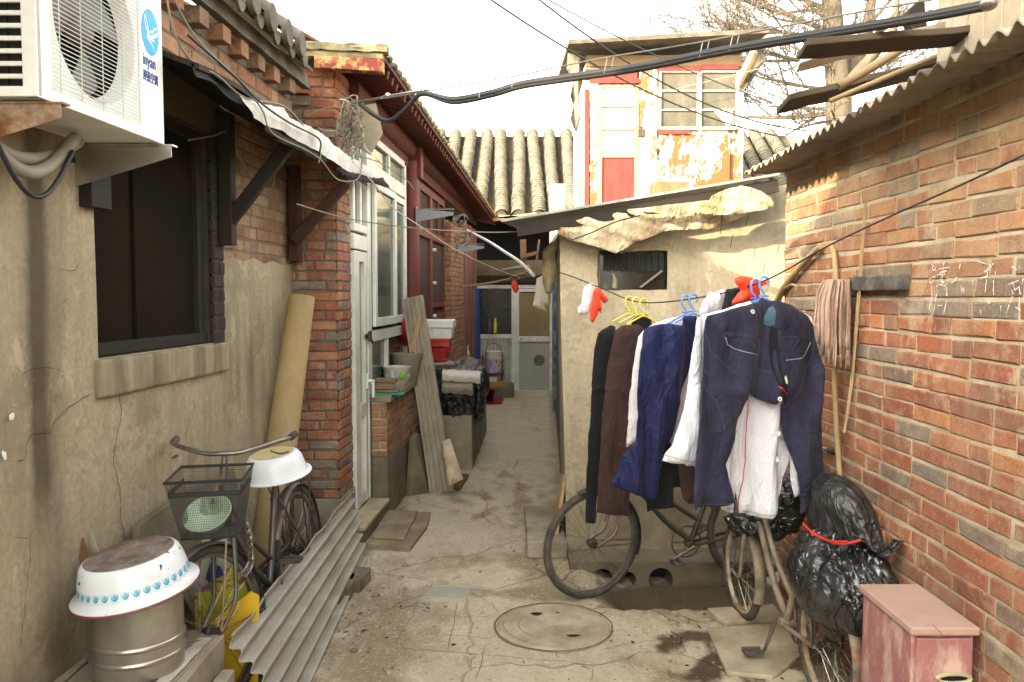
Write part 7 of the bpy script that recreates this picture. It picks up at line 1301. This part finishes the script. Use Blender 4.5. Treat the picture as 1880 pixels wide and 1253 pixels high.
g = MB(); g.ball((1.43, 3.50, .81), (.118, .22, .165), None, 110, 70, 0, lambda q: crumple(q, 9, .022) * (1 + .28 * smooth01((-q.z + .1) / .8)) * (1 + (.05 * math.sin(11 * math.atan2(q.y, q.x) + 4 * noise.noise(q * 1.6)) + .03 * math.sin(23 * math.atan2(q.y, q.x))) * smooth01((.7 - q.z) / 1.2))); 
for v in g.v: v.x += -(v.z - .82) * .22; v.x = min(v.x, 1.545)
g.build('upper_bag', M_FILMD, BG, smooth=180)
g = MB(); g.solid(lambda a, b: Vector((1.30 + .24 * a, 3.13 + .09 * b + .03 * a, .76 + .035 * math.sin(a * 7) + .02 * nz((a * 5, b * 3, 0), 2) - .02 * b)), 20, 6, (0, 0, .004)); g.build('flap', M_FILM, BG, smooth=180)
g = MB(); g.tube(spl([onp(x, y, (0, 3.13, 0), Y1) for x, y in ((1474, 962), (1488, 975), (1510, 988), (1535, 998), (1560, 997), (1580, 992))], 6), .005, 6); g.tube(spl([onp(x, y, (0, 3.125, 0), Y1) for x, y in ((1488, 978), (1512, 990), (1540, 995), (1556, 994))], 6), .004, 6); g.build('red_string', M_DKRED, BG, smooth=180)
g = MB(); g.ball(at(1402, 955, 4.22), (.175, .13, .10), None, 48, 30, 0, lambda q: crumple(q, 5, .14)); g.ball(at(1445, 925, 4.15), (.09, .1, .14), None, 30, 20, 0, lambda q: crumple(q, 6, .12)); solo(g, 'black_cover', 'black plastic cover bundled over the rusty bicycle handlebar below the white shirt', 'cover', M_FILM, smooth=180)
def RW(px, py, off=.05): return onp(px, py, (XR - off, 0, 0), X1)
MP = thing('mop', 'string mop with pinkish strands hanging head up on the brick wall', 'mop', RW(1540, 870)); rnd = random.Random(8)
g = MB(); g.tube(spl([RW(1524, 452, .03), RW(1532, 470, .03), RW(1536, 560, .03), RW(1532, 680, .035), RW(1536, 790, .035), RW(1542, 878, .04)], 5), [.013] * 26, 9); g.build('handle', M_WOODY, MP, smooth=60)
tp = RW(1560, 514, .03); M_STR = mat('mop_string', (.40, .30, .24), (.28, .19, .15), 30, .95, .4, 200, .003, isl=((.6, .55, .5), (1.2, 1.1, 1.05)))
for grp in range(2):
    g = MB()
    for q in range(75):
        a = rnd.uniform(-1, 1); ln = rnd.uniform(.26, .38) + .05 * a; y_ = -a * .085 * 1.0; o = rnd.uniform(0, .11); pts = []
        for i in range(8):
            t = i / 7; sp = .72 + .28 * min(1, t * 3); pts.append(tp + Vector((-.015 - o * sp + .006 * nz((q, t * 3, 1), 1), y_ * sp * (1 + .12 * t) + .012 * nz((q * 3.3, t * 3, 7), 1), .015 * math.sin(min(1, t * 4) * 1.57) - ln * t)))
        g.tube(pts, [.0055 * rnd.uniform(.7, 1.2)] * 8, 5)
    if grp == 0: MPH = g
    else: MPH.v, MPH.f, MPH.m = MPH.v + g.v, MPH.f + [tuple(i + len(MPH.v) for i in f) for f in g.f], MPH.m + g.m
MPH.build('mop_head', M_STR, MP, smooth=180)
g = MB(); g.tube(spl([RW(1428, 552, -.0), RW(1440, 528, .03), RW(1465, 495, .03), RW(1490, 468, .03), RW(1506, 453, .03)], 5), [.020 - .0003 * i for i in range(21)], 9); g.tube(spl([RW(1440, 530, .045), RW(1452, 523, .05), RW(1462, 525, .05)], 4), .006, 5); solo(g, 'branch', 'crooked peeled branch propped at the top of the brick wall end', 'branch', M_WOODY, smooth=60)
g = MB(); g.tube(spl([RW(1588, 372, .035), RW(1582, 450, .03), RW(1574, 560, .03), RW(1562, 700, .03), RW(1549, 795, .05)], 5), .0045, 6); g.tube(spl([RW(1590, 372, .04), RW(1585, 450, .04), RW(1577, 560, .04), RW(1565, 700, .04), RW(1551, 795, .06)], 5), .0035, 6); solo(g, 'reed', 'pair of long thin reeds leaning on the brick wall beside the mop', 'reed', M_WOODY)
g = MB(); g.box(tuple(RW(1500, 862, .12)), tuple(RW(1500, 862, .12) + Vector((.12, .1, .05)))); 
# ================================================================= LEDGE and things along the left side
LZ = .972
def lo(px, Y=None, c=-1.075): d = onL(px, 600, c); return L(c, d.y, LZ)
FP = thing('flower_pot', 'glazed white flower pot with blue landscape band and green leaf on the window ledge', 'flower pot', lo(728)); c = lo(728)
prof = [(.001, 0), (.075, 0), (.08, .01), (.105, .05), (.118, .10), (.118, .15), (.125, .16), (.125, .17), (.112, .172), (.11, .155), (.001, .15)]
k = N('painted_glaze'); z = k.n('SeparateXYZ'); k.l(k.co.outputs['Object'], z.inputs[0]); band = k.ramp(z.outputs[2], [(.055, 0), (.06, 1), (.135, 1), (.14, 0)]); pic = k.ramp(k.noise(24, det=5), [(.42, (.50, .48, .40)), (.5, (.12, .20, .34)), (.58, (.45, .43, .36)), (.66, (.10, .09, .07))]); k.fin(k.mix(band, k.mix(k.noise(5), (.5, .45, .36), (.35, .3, .22)), pic), .25, 0, .5)
g = MB(); g.lathe(prof, c, None, 36); g.build('pot', k.m, FP, smooth=40)
g = MB(); M_ = Matrix.Rotation(R(10), 3, 'Z'); g.ball(c + Vector((.06, -.105, .10)), (.03, .012, .042), Matrix.Rotation(R(30), 3, 'Y'), 12, 8); g.build('leaf', mat('bright_green_leaf', (.22, .36, .03), (.16, .28, .02), 6, .5, 0), FP, smooth=180)
g = MB(); c2 = c + Vector((.035, .42, 0)); g.lathe([(.001, 0), (.09, 0), (.14, .22), (.145, .24), (.145, .255), (.125, .255), (.10, .12), (.001, .12)], c2, None, 32); solo(g, 'flower_pot', 'plain grey clay pot behind the painted pot on the ledge', 'flower pot', mat('grey_clay', (.23, .20, .14), (.16, .14, .10), 6, .85, .3), smooth=40)
g = MB(); c = lo(712, c=-1.06) + Vector((0, -.1, 0)); g.cbox(c + Vector((-.01, -.02, .062)), (.15, .09, .05), Matrix.Rotation(R(6), 3, 'Z')); g.cbox(c + Vector((.0, .0, .022)), (.20, .12, .022)); g.cbox(c + Vector((.0, -.01, .105)), (.17, .10, .032), Matrix.Rotation(R(-5), 3, 'Z')); 
t = thing('brick_stack', 'dusty broken bricks stacked in front of the painted flower pot', 'bricks', c); g.build('bricks', mat('dusty_brick', (.16, .12, .08), (.10, .075, .05), 9, .9, .5, dirt=(.3, .16, .09), ds=6), t, bevel=.006)
g = MB(); g.solid(lambda a, b: c + Vector((-.10 + .25 * a, -.13 + .15 * b + .01 * nz((a * 5, b * 5, 0), 1), .003 + .004 * nz((a * 6, b * 6, 2), 1))), 14, 8, (0, 0, .006)); solo(g, 'cleaning_cloth', 'turquoise cleaning cloth lying on the ledge edge under the bricks', 'cloth', mat('turquoise_cloth', (.02, .32, .24), (.015, .25, .19), 8, .9, .3), smooth=60)
rb = onL(738, 625, -1.12); axb = Matrix.Rotation(R(90), 3, 'Y') @ Matrix.Rotation(R(-28), 3, 'X') @ Matrix.Rotation(R(-12), 3, 'Y'); g = MB(); g.lathe([(.001, -.05), (.12, -.05), (.165, .06), (.185, .065), (.185, .072), (.158, .068), (.115, -.04), (.001, -.04)], Vector((rb.x + .02, rb.y + .25, 1.40)), axb, 40); solo(g, 'plastic_basin', 'red plastic basin stood on edge against the white window', 'basin', mat('red_plastic', (.50, .02, .018), (.4, .015, .014), 5, .35, 0, spec=.4), smooth=50)
g = MB(); q = Vector((rb.x + .06, rb.y + .02, 1.23)); g.prism([q, q + Vector((.06, 0, 0)), q + Vector((.12, .02, .32)), q + Vector((.085, .02, .36)), q + Vector((.05, .01, .2))], (0, .03, 0)); solo(g, 'board_scrap', 'flaking pale board scrap leaning in the red basin', 'board', M_WOODY, bevel=.004)
# fluted plank leaning
p0, p1 = gnd(812, 905) + Vector((0, 0, .0)), at(757, 546, 7.62); d = (p1 - p0).normalized(); s1 = Vector((.97, -.22, 0)); s1 = (s1 - d * s1.dot(d)).normalized(); nn = d.cross(s1); nn = nn if nn.y < 0 else -nn
def flu(a, b):
    w = .098 * (1 + .12 * (1 - b)); off = 0 if not (a < .2 and b < .40) else 0
    return p0.lerp(p1, b) + s1 * ((a - .5) * 2 * w) + nn * (.016 * (1 if math.sin(a * math.pi * 2 * 4.5 + .4) > -.2 else 0)) + s1 * (.006 * noise.noise(Vector((b * 14, a, 3))) * (abs(a - .5) > .45))
g = MB(); g.solid(flu, 44, 30, nn * -.022)
M_FLUTE = mat('weathered_grey_board', (.27, .23, .165), (.16, .13, .09), 6, .85, .5, 80, .004, dirt=(.42, .37, .28), ds=7, da=.45, st=(1, 1, .35)); solo(g, 'fluted_board', 'long grooved grey timber board leaning across the lane side below the window', 'board', M_FLUTE)
slab('marble_scrap', 'small stained pale marble piece leaning at the foot of the grooved board', 'slab', [at(813, 812, 7.05), at(827, 806, 7.05), at(851, 880, 6.95), at(826, 893, 6.9)], (-.02, .02, 0), mat('stained_marble', (.48, .40, .28), (.36, .28, .17), 6, .5, .1, dirt=(.16, .08, .03), ds=5, da=.7))
q = [gnd(797, 896), gnd(845, 901), gnd(861, 876), gnd(820, 873)]; slab('wood_board', 'flat brown board lying on the ground below the marble piece', 'board', [p + Vector((0, 0, .012)) for p in q], (0, 0, .018), M_WOODB)
slab('cement_slab', 'tall grey cement slab leaning on the brick ledge beside the grooved board', 'slab', [gnd(744, 910), gnd(778, 905) + Vector((0, .02, 0)), L(-.99, 7.45, .38), L(-.99, 7.3, .52), L(-.99, 7.1, .50)], (.05, -.03, 0), M_CONCD, bevel=.008)
g = MB(); rnd = random.Random(6); t = thing('brick_stack', 'stack of old grey bricks behind the grooved board', 'bricks', L(-.93, 7.7, 0))
for k_ in range(9): g.cbox(L(-.90 + rnd.uniform(-.02, .02), 7.75 + rnd.uniform(-.03, .03), .032 + k_ * .064), (.24, .12, .058), Matrix.Rotation(R(rnd.uniform(-6, 6)), 3, 'Z'))
g.build('bricks', mat('grey_brown_brick', (.19, .15, .10), (.12, .095, .065), 8, .9, .5, dirt=(.3, .26, .19), ds=5), t, bevel=.006)
# concrete trough covered with black film
TRG = thing('cement_trough', 'square cement trough beside the lane covered with black plastic', 'trough', (-.5, 9, 0))
g = MB(); x0 = at(832, 866, 8.1).x - .25; xa = at(868, 866, 8.12).x; g.hexa([(x0, 8.1, 0), (xa, 8.1, 0), (xa + .07, 10.4, 0), (x0, 10.4, 0), (x0, 8.12, .55), (xa - .01, 8.12, .55), (xa + .06, 10.4, .55), (x0, 10.4, .55)]); g.build('wall', M_CONC, TRG, bevel=.012)
hp = MB(); cx_ = (x0 + xa) / 2
def heap(q):
    m = max(abs(q.x), abs(q.y), abs(q.z)); return (1 / m) ** .72 * (.80 + .2) * crumple(q, 4, .05, 2.6)
hp.ball((cx_ + .03, 9.2, .76), ((xa - x0) / 2 + .0, 1.12, .25), None, 90, 60, 0, heap); solo(hp, 'plastic_sheeting', 'crumpled black plastic sheeting heaped over the cement trough', 'plastic sheeting', M_FILMD, smooth=180)
g = MB(); rnd = random.Random(2)
g.ball(at(880, 705, 8.9), (.10, .3, .2), None, 40, 30, 0, lambda q: crumple(q, 8, .16)); g.ball(at(878, 735, 8.5), (.07, .2, .22), None, 40, 30, 0, lambda q: crumple(q, 12, .16)); solo(g, 'plastic_bag', 'black plastic bag bulging over the lane side of the covered trough', 'plastic bag', M_FILM, smooth=180)
Zt = 1.03
for x_0, y_0, x_1, y_1, yy, m, lb, nm in ((812, 680, 882, 700, 8.05, mat('white_sack_sheet', (.60, .56, .48), (.5, .46, .4), 6, .7, .3), 'white plastic sack sheet folded over the front of the black sheeting', 'sack'), (812, 700, 868, 722, 8.02, M_ASBD, 'crumpled grey paper strip tucked under the white sack sheet', 'paper')):
    a = at(x_0, y_1, yy); b = at(x_1, y_0, yy); g = MB(); g.solid(lambda u, v: (a.x + (b.x - a.x) * u, yy - .012 - .02 * math.sin(v * 3) + .35 * max(0, v - .7) + .01 * nz((u * 7, v * 3, 0), 1), a.z + (b.z - a.z) * v - .02 * u + .012 * nz((u * 6, v * 2, 4), 1)), 22, 8, (0, -.006, .003)); solo(g, nm, lb, nm, m, smooth=60)
g = MB(); g.beam(at(770, 668, 8.5), at(826, 664, 8.6), .42, .03); g.beam(at(775, 675, 8.55), at(820, 672, 8.6), .3, .04); solo(g, 'shelf_board', 'pair of worn boards under the red crate on the covered trough', 'board', M_WOODG, bevel=.004)
ZB = at(800, 664, 8.5).z + .02
RC = thing('red_crate', 'red plastic basket crate holding a white foam box', 'crate', (at(800, 660, 8.5).x, 8.55, ZB)); xa_, xb_ = at(768, 640, 8.4).x - .0, at(825, 640, 8.4).x
M_REDP = mat('red_basket_plastic', (.46, .015, .018), (.36, .012, .014), 5, .4, 0, spec=.4)
g = MB()
def rwall(i):
    c4b = [(xa_ + .02, 8.42), (xb_ - .03, 8.42), (xb_ - .03, 8.7), (xa_ + .02, 8.7)]; c4t = [(xa_ - .01, 8.38), (xb_ + .0, 8.38), (xb_ + .0, 8.75), (xa_ - .01, 8.75)]
    return c4b[i], c4b[(i + 1) % 4], c4t[i], c4t[(i + 1) % 4]
for i in range(4):
    b0, b1, t0, t1 = rwall(i); f = lambda u, v: (Vector((*b0, ZB)).lerp(Vector((*b1, ZB)), u)).lerp(Vector((*t0, ZB + .20)).lerp(Vector((*t1, ZB + .20)), u), v)
    for k_ in range(17): u = k_ / 16; g.beam(f(u, 0), f(u, .8), .008, .006, (0, 1, 0) if i % 2 == 0 else (1, 0, 0))
    for v, h in ((0.03, .02), (.3, .006), (.45, .006), (.6, .006), (.86, .06)): g.beam(f(0, v), f(1, v), .006, h)
g.box((xa_ + .03, 8.43, ZB), (xb_ - .04, 8.69, ZB + .12)); g.build('basket', M_REDP, RC)
g = MB(); b0, b1, t0, t1 = rwall(0); g.box((xa_ - .02, 8.365, ZB + .2), (xb_ + .012, 8.765, ZB + .222)); g.build('rim', M_REDP, RC, bevel=.006)
SB = thing('foam_box', 'white foam box with lid sitting on the red crate', 'box', (xa_ + .2, 8.55, ZB + .222)); M_FOAM = mat('white_foam', (.74, .74, .70), (.68, .68, .63), 4, .7, .1, 200, .001, dirt=(.5, .46, .38), ds=4, da=.3)
g = MB(); a0 = at(774, 630, 8.4).x; a1 = at(832, 630, 8.4).x; zt = at(800, 588, 8.4).z; g.hexa([(a0 + .015, 8.39, ZB + .223), (a1 - .02, 8.39, ZB + .223), (a1 - .02, 8.72, ZB + .223), (a0 + .015, 8.72, ZB + .223), (a0 + .005, 8.38, zt - .085), (a1 - .008, 8.38, zt - .085), (a1 - .008, 8.74, zt - .085), (a0 + .005, 8.74, zt - .085)]); 
for x in (a0 + .12, a0 + .21, a0 + .29): g.box((x, 8.378, ZB + .24), (x + .008, 8.392, zt - .09))
g.build('box', M_FOAM, SB, bevel=.008)
g = MB(); g.box((a0 - .005, 8.37, zt - .084), (a1 + .002, 8.75, zt)); g.build('lid', M_FOAM, SB, bevel=.012)
# steel brackets on the frontage
for px, py, Yc, lb in ((765, 398, None, 'grey steel wall bracket on the red post, nearer one'), (842, 458, None, 'grey steel wall bracket on the far brick pillar')):
    p = onL(px, py, CF + .08); ln = .37 if px < 800 else .36; g = MB(); g.prism([p + Vector((0, 0, -.05)), p + Vector((ln, 0, .012)), p + Vector((ln, 0, .045)), p + Vector((0, 0, .075))], (0, .012, 0)); g.box(tuple(p + Vector((0, 0, .07))), tuple(p + Vector((ln, .05, .078)))); g.box(tuple(p + Vector((-.01, -.01, -.09))), tuple(p + Vector((.0, .05, .1)))); t = thing('steel_bracket', lb, 'bracket', p, 'steel wall brackets'); g.build('arm', mat('grey_painted_steel', (.24, .26, .25), (.19, .2, .2), 5, .5, .05, 40, .001), t)
    g = MB()
    for k_ in (.35, .92): g.lathe([(.001, -.008), (.014, -.006), (.014, .004)], p + Vector((ln * k_, -.002, .02)), Matrix.Rotation(R(90), 3, 'X'), 10)
    g.build('bolts', M_ACW, t)
# far end of the lane
g = MB(); a = at(862, 703, 14.4); b = at(882, 530, 14.4); g.solid(lambda u, v: (a.x + (b.x - a.x) * u, 14.4 + .02 * math.sin(u * 9), a.z + (b.z - a.z) * v), 20, 6, (0, .01, 0)); solo(g, 'blue_curtain', 'blue cloth curtain hanging beside the porch window', 'curtain', fabric('blue_canvas', (.03, .07, .22), (.02, .05, .16), 4), smooth=60)
g = MB(); a = at(848, 680, 13.2); g.beam(at(842, 671, 13.2), at(872, 662, 13.2), .4, .08); g.build; solo(g, 'wall_shelf', 'rough wooden shelf beneath the yellow bottle', 'shelf', M_WOODG, bevel=.005)
c = at(857, 667, 13.1); g = MB(); g.lathe([(.001, 0), (.05, 0), (.052, .02), (.052, .16), (.045, .19), (.03, .21), (.028, .25), (.03, .255), (.03, .29), (.001, .29)], c, None, 18); bt = thing('plastic_bottle', 'pale yellow plastic bottle standing on the wooden shelf', 'bottle', c); g.build('body', mat('pale_yellow_plastic', (.62, .56, .28), (.55, .5, .24), 5, .4, 0), bt, smooth=50)
g = MB(); g.lathe([(.0535, .05), (.0535, .14)], c, None, 12, a0=R(-110), a1=R(-20)); g.build('label', mat('blue_label', (.10, .3, .36), (.3, .4, .35), 25, .5, 0), bt)
ST = thing('corner_shelf', 'small wooden shelf of boxes under the paint bucket', 'shelf', at(910, 720, 14.2)); 
g = MB(); a = at(892, 684, 14.3); g.box((a.x - .03, 14.2, a.z - .05), (a.x + .32, 14.6, a.z)); g.box((a.x + .26, 14.3, .15), (a.x + .30, 14.6, a.z + .35)); g.box((a.x - .08, 14.3, .15), (a.x - .04, 14.6, a.z + .28)); g.build('planks', M_WOODB, ST, bevel=.004)
c = at(906, 683, 14.3) ; c.z = a.z; BK = thing('paint_bucket', 'dented white and purple printed metal paint bucket on the small shelf', 'bucket', c)
k = N('printed_bucket'); z = k.n('SeparateXYZ'); k.l(k.co.outputs['Object'], z.inputs[0]); pr_ = k.ramp(k.noise(9, (1, 1, .5), 5), [(.4, (.42, .40, .42)), (.5, (.16, .13, .30)), (.56, (.45, .42, .42)), (.66, (.28, .05, .06))]); k.fin(k.mix(k.ramp(z.outputs[2], [(.24, 0), (.25, 1)]), pr_, (.45, .42, .36)), .45, 0, .5)
g = MB(); g.lathe([(.001, .01), (.142, .01), (.147, .0), (.15, .24), (.155, .245), (.155, .255), (.15, .26), (.152, .36), (.158, .365), (.15, .375), (.14, .36), (.001, .35)], c, None, 28); g.build('body', k.m, BK, smooth=40)
g = MB(); g.tube([c + Vector((.15 * math.cos(t), 0, .34 + .17 * math.sin(t))) for t in [math.pi * i / 12 for i in range(13)]], .005, 5); g.build('handle', M_DARKM, BK)
g = MB(); g.box((a.x - .0, 14.25, a.z - .22), (a.x + .2, 14.5, a.z - .06)); solo(g, 'white_box', 'white box beneath the paint bucket shelf', 'box', M_FOAM, bevel=.006)
b_ = at(900, 716, 14.25); g = MB(); g.box((b_.x - .05, 14.2, b_.z - .0), (b_.x + .27, 14.5, b_.z + .15)); solo(g, 'wooden_box', 'yellow brown wooden box at the bottom of the small shelf', 'box', mat('yellow_wood_box', (.42, .24, .06), (.32, .18, .05), 5, .7, .2), bevel=.006)
g = MB(); a = at(885, 735, 13.9); g.box((a.x - .3, 13.9, 0), (at(944, 730, 13.9).x, 14.9, .16)); solo(g, 'cement_step', 'rough cement step below the corrugated porch panel', 'step', M_CONCD, bevel=.015)
g = MB(); q = [gnd(893, 744), gnd(921, 743), gnd(925, 736), gnd(917, 731), gnd(894, 731)]; g.prism([p + Vector((0, 0, .01)) for p in q], (0, 0, .02)); g.beam(gnd(893, 735) + Vector((0, 0, .03)), at(897, 712, 13.0), .22, .03, (0, 1, 0)); solo(g, 'dustpan', 'dark red plastic dustpan lying at the foot of the step', 'dustpan', mat('dark_red_plastic', (.22, .012, .016), (.17, .01, .013), 5, .5, 0), bevel=.004)
for px, m, lb in ((909, mat('yellow_bottle', (.50, .46, .03), None, 5, .3, 0), 'yellow spray can standing inside the dark porch window'), (900, mat('blue_bottle', (.04, .06, .12), None, 5, .4, 0), 'dim blue can inside the dark porch window beside the yellow one')):
    c = at(px, 612, 14.97); g = MB(); g.lathe([(.001, 0), (.035, 0), (.036, .2), (.025, .23), (.022, .27), (.001, .275)], c, None, 14); solo(g, 'spray_can', lb, 'spray can', m, 'cans in the porch window', smooth=50)
# roof clutter
g = MB(); a = at(1010, 392, 11.5); b = at(1038, 338, 11.5); g.box((a.x, 11.5, 2.42), (b.x, 11.75, b.z)); g.box((a.x + .05, 11.485, b.z - .22), (a.x + .12, 11.5, b.z - .08)); g.box((a.x + .04, 11.488, 2.5), (a.x + .13, 11.5, b.z - .28)); solo(g, 'roof_cupboard', 'cream painted little cupboard on the rear roof left of the tower', 'cupboard', mat('cream_paint', (.62, .56, .38), (.52, .45, .28), 4, .6, .1, dirt=(.3, .22, .1)), bevel=.01)
g = MB(); a = at(1200, 357, 7.0); b = at(1267, 333, 7.0); g.solid(lambda u, v: (a.x + (b.x - a.x) * u, 7.0, a.z - .05 + (b.z - a.z + .05) * v + .01 * nz((u * 8, v, 0), 1)), 10, 3, (0, .25, 0)); solo(g, 'wood_block', 'old dark brown wooden block lying on the cement shed roof', 'wood block', mat('old_brown_block', (.14, .09, .04), (.07, .045, .025), 7, .85, .5, dirt=(.25, .17, .08), ds=6), bevel=.01)
# paving bits
def flat(name, lb, cat, pts, z0, th, m, seed, bev=.006):
    g = MB(); P = [gnd(*q) for q in pts]; out = []
    for i in range(len(P)):
        a, b = P[i], P[(i + 1) % len(P)]; out += [a.lerp(b, j / 6) + Vector((.008 * nz((i * 6 + j, seed, 0), .9), .008 * nz((i * 6 + j, seed, 5), .9), 0)) for j in range(6)]
    zc = gz(sum(p.x for p in P) / len(P), sum(p.y for p in P) / len(P)); g.prism([Vector((p.x, p.y, zc + z0)) for p in out], (0, 0, th)); return solo(g, name, lb, cat, m, bevel=bev)
M_PAV = mat('pale_paving', (.42, .36, .25), (.32, .27, .18), 4, .92, .4, 70, .005, dirt=(.16, .11, .06), ds=4, da=.6)
M_PAVD = mat('trodden_slab', (.30, .245, .155), (.21, .17, .105), 5, .92, .5, 70, .006, dirt=(.12, .08, .045), ds=4, da=.6)
flat('cement_slab', 'thick uneven grey slab lying in front of the door step', 'slab', [(665, 1006), (700, 950), (790, 948), (784, 975), (752, 1014), (700, 1010)], -.02, .055, M_PAVD, 1); flat('cement_slab', 'thin grey slab laid on top of the larger slab by the step', 'slab', [(682, 1000), (712, 950), (768, 952), (742, 1003)], .034, .022, M_PAVD, 2)
flat('paving_slab', 'pale paving slab under the rusty bicycle front wheel', 'paving slab', [(1298, 1126), (1420, 1118), (1440, 1142), (1330, 1152)], -.004, .03, M_PAV, 3); flat('paving_slab', 'pale broken paving slab in front of the bicycle pedal', 'paving slab', [(1296, 1158), (1440, 1150), (1480, 1200), (1420, 1250), (1335, 1240)], -.006, .025, M_PAV, 4)
flat('paving_tile', 'bluish grey square paving tile sunk in the middle of the lane', 'paving tile', [(775, 1098), (795, 1078), (868, 1082), (855, 1102)], -.012, .022, mat('bluish_tile', (.30, .29, .25), (.23, .22, .19), 5, .9, .4, dirt=(.4, .34, .22), ds=5, da=.6), 5)
g = MB(); y0, y1 = 5.35, 6.3; g.solid(lambda a, b: (.10 + .27 * a + .01 * nz((a, b * 5, 0), 1) + .05 * (1 - b) * 0, y0 + (y1 - y0) * b, .0), 4, 10, (0, 0, .115)); solo(g, 'cement_kerb', 'low cement kerb block at the foot of the shed corner', 'kerb', M_CONC, bevel=.012)
slab('plank', 'worn plank leaning on the lane side of the cement shed above the kerb block', 'plank', [at(1017, 993, 5.5), at(1035, 870, 5.75), at(1030, 870, 6.1), at(1008, 985, 5.9)], (.025, 0, 0), M_WOODY)
MH = thing('manhole', 'round cement manhole cover set in the middle of the lane', 'manhole', (gnd(1016, 1150).x, gnd(1016, 1150).y, 0)); c = gnd(1016, 1150); rr = .305; zc = .007
g = MB()
def mh(a, b): r = rr * b; t = a * 2 * math.pi; p = Vector((c.x + r * math.cos(t), c.y + r * math.sin(t), 0)); return p + Vector((0, 0, zc + .004 * nz(p, 12) + (-.010 if b > .97 else 0)))
g.grid(mh, 72, 24); g.lathe([(rr, zc - .01), (rr + .006, zc - .015)], (c.x, c.y, 0), None, 72); g.build('cover', M_PAV, MH, smooth=60)
g = MB(); rim = [(rr + .006 + .003 * nz((math.cos(t) * 3, math.sin(t) * 3, 0), 2)) for t in [2 * math.pi * i / 72 for i in range(72)]]
o = len(g.v)
for i in range(72): t = 2 * math.pi * i / 72; g.v += [Vector((c.x + (rim[i] - .004) * math.cos(t), c.y + (rim[i] - .004) * math.sin(t), zc - .002)), Vector((c.x + (rim[i] + .003 + .004 * max(0, math.sin(t + 3.6))) * math.cos(t), c.y + (rim[i] + .004 + .005 * max(0, math.sin(t + 3.6))) * math.sin(t), zc - .001))]
for i in range(72): j = (i + 1) % 72; g.f.append((o + 2 * i, o + 2 * i + 1, o + 2 * j + 1, o + 2 * j)); g.m.append(0)
g.build('seam', mat('dirt_filled_seam', (.16, .125, .08), (.05, .04, .025), 9, .95, 0), MH)
for rq, a0_, a1_ in ((.265, 170, 265), (.185, 150, 250), (.17, 300, 350)):
    crack_line([(rq * math.cos(R(t)) * 1000, rq * math.sin(R(t)) * 1000) for t in range(a0_, a1_, 9)], lambda x, y: Vector((c.x + x / 1000, c.y + y / 1000, zc + .0055)), .0016, MH, bpy.data.materials['dirt_filled_seam'], (0, 0, 1))
g = MB()
for px, py, w, h in ((985, 1131, .03, .02), (1053, 1171, .035, .009)): p = gnd(px, py); g.prism([Vector((p.x + w * math.cos(t) * (1 + .3 * math.sin(3 * t)), p.y + h * math.sin(t), zc + .0045)) for t in [2 * math.pi * i / 14 for i in range(14)]], (0, 0, .001))
g.build('lifting_hole', M_BLACK, MH)
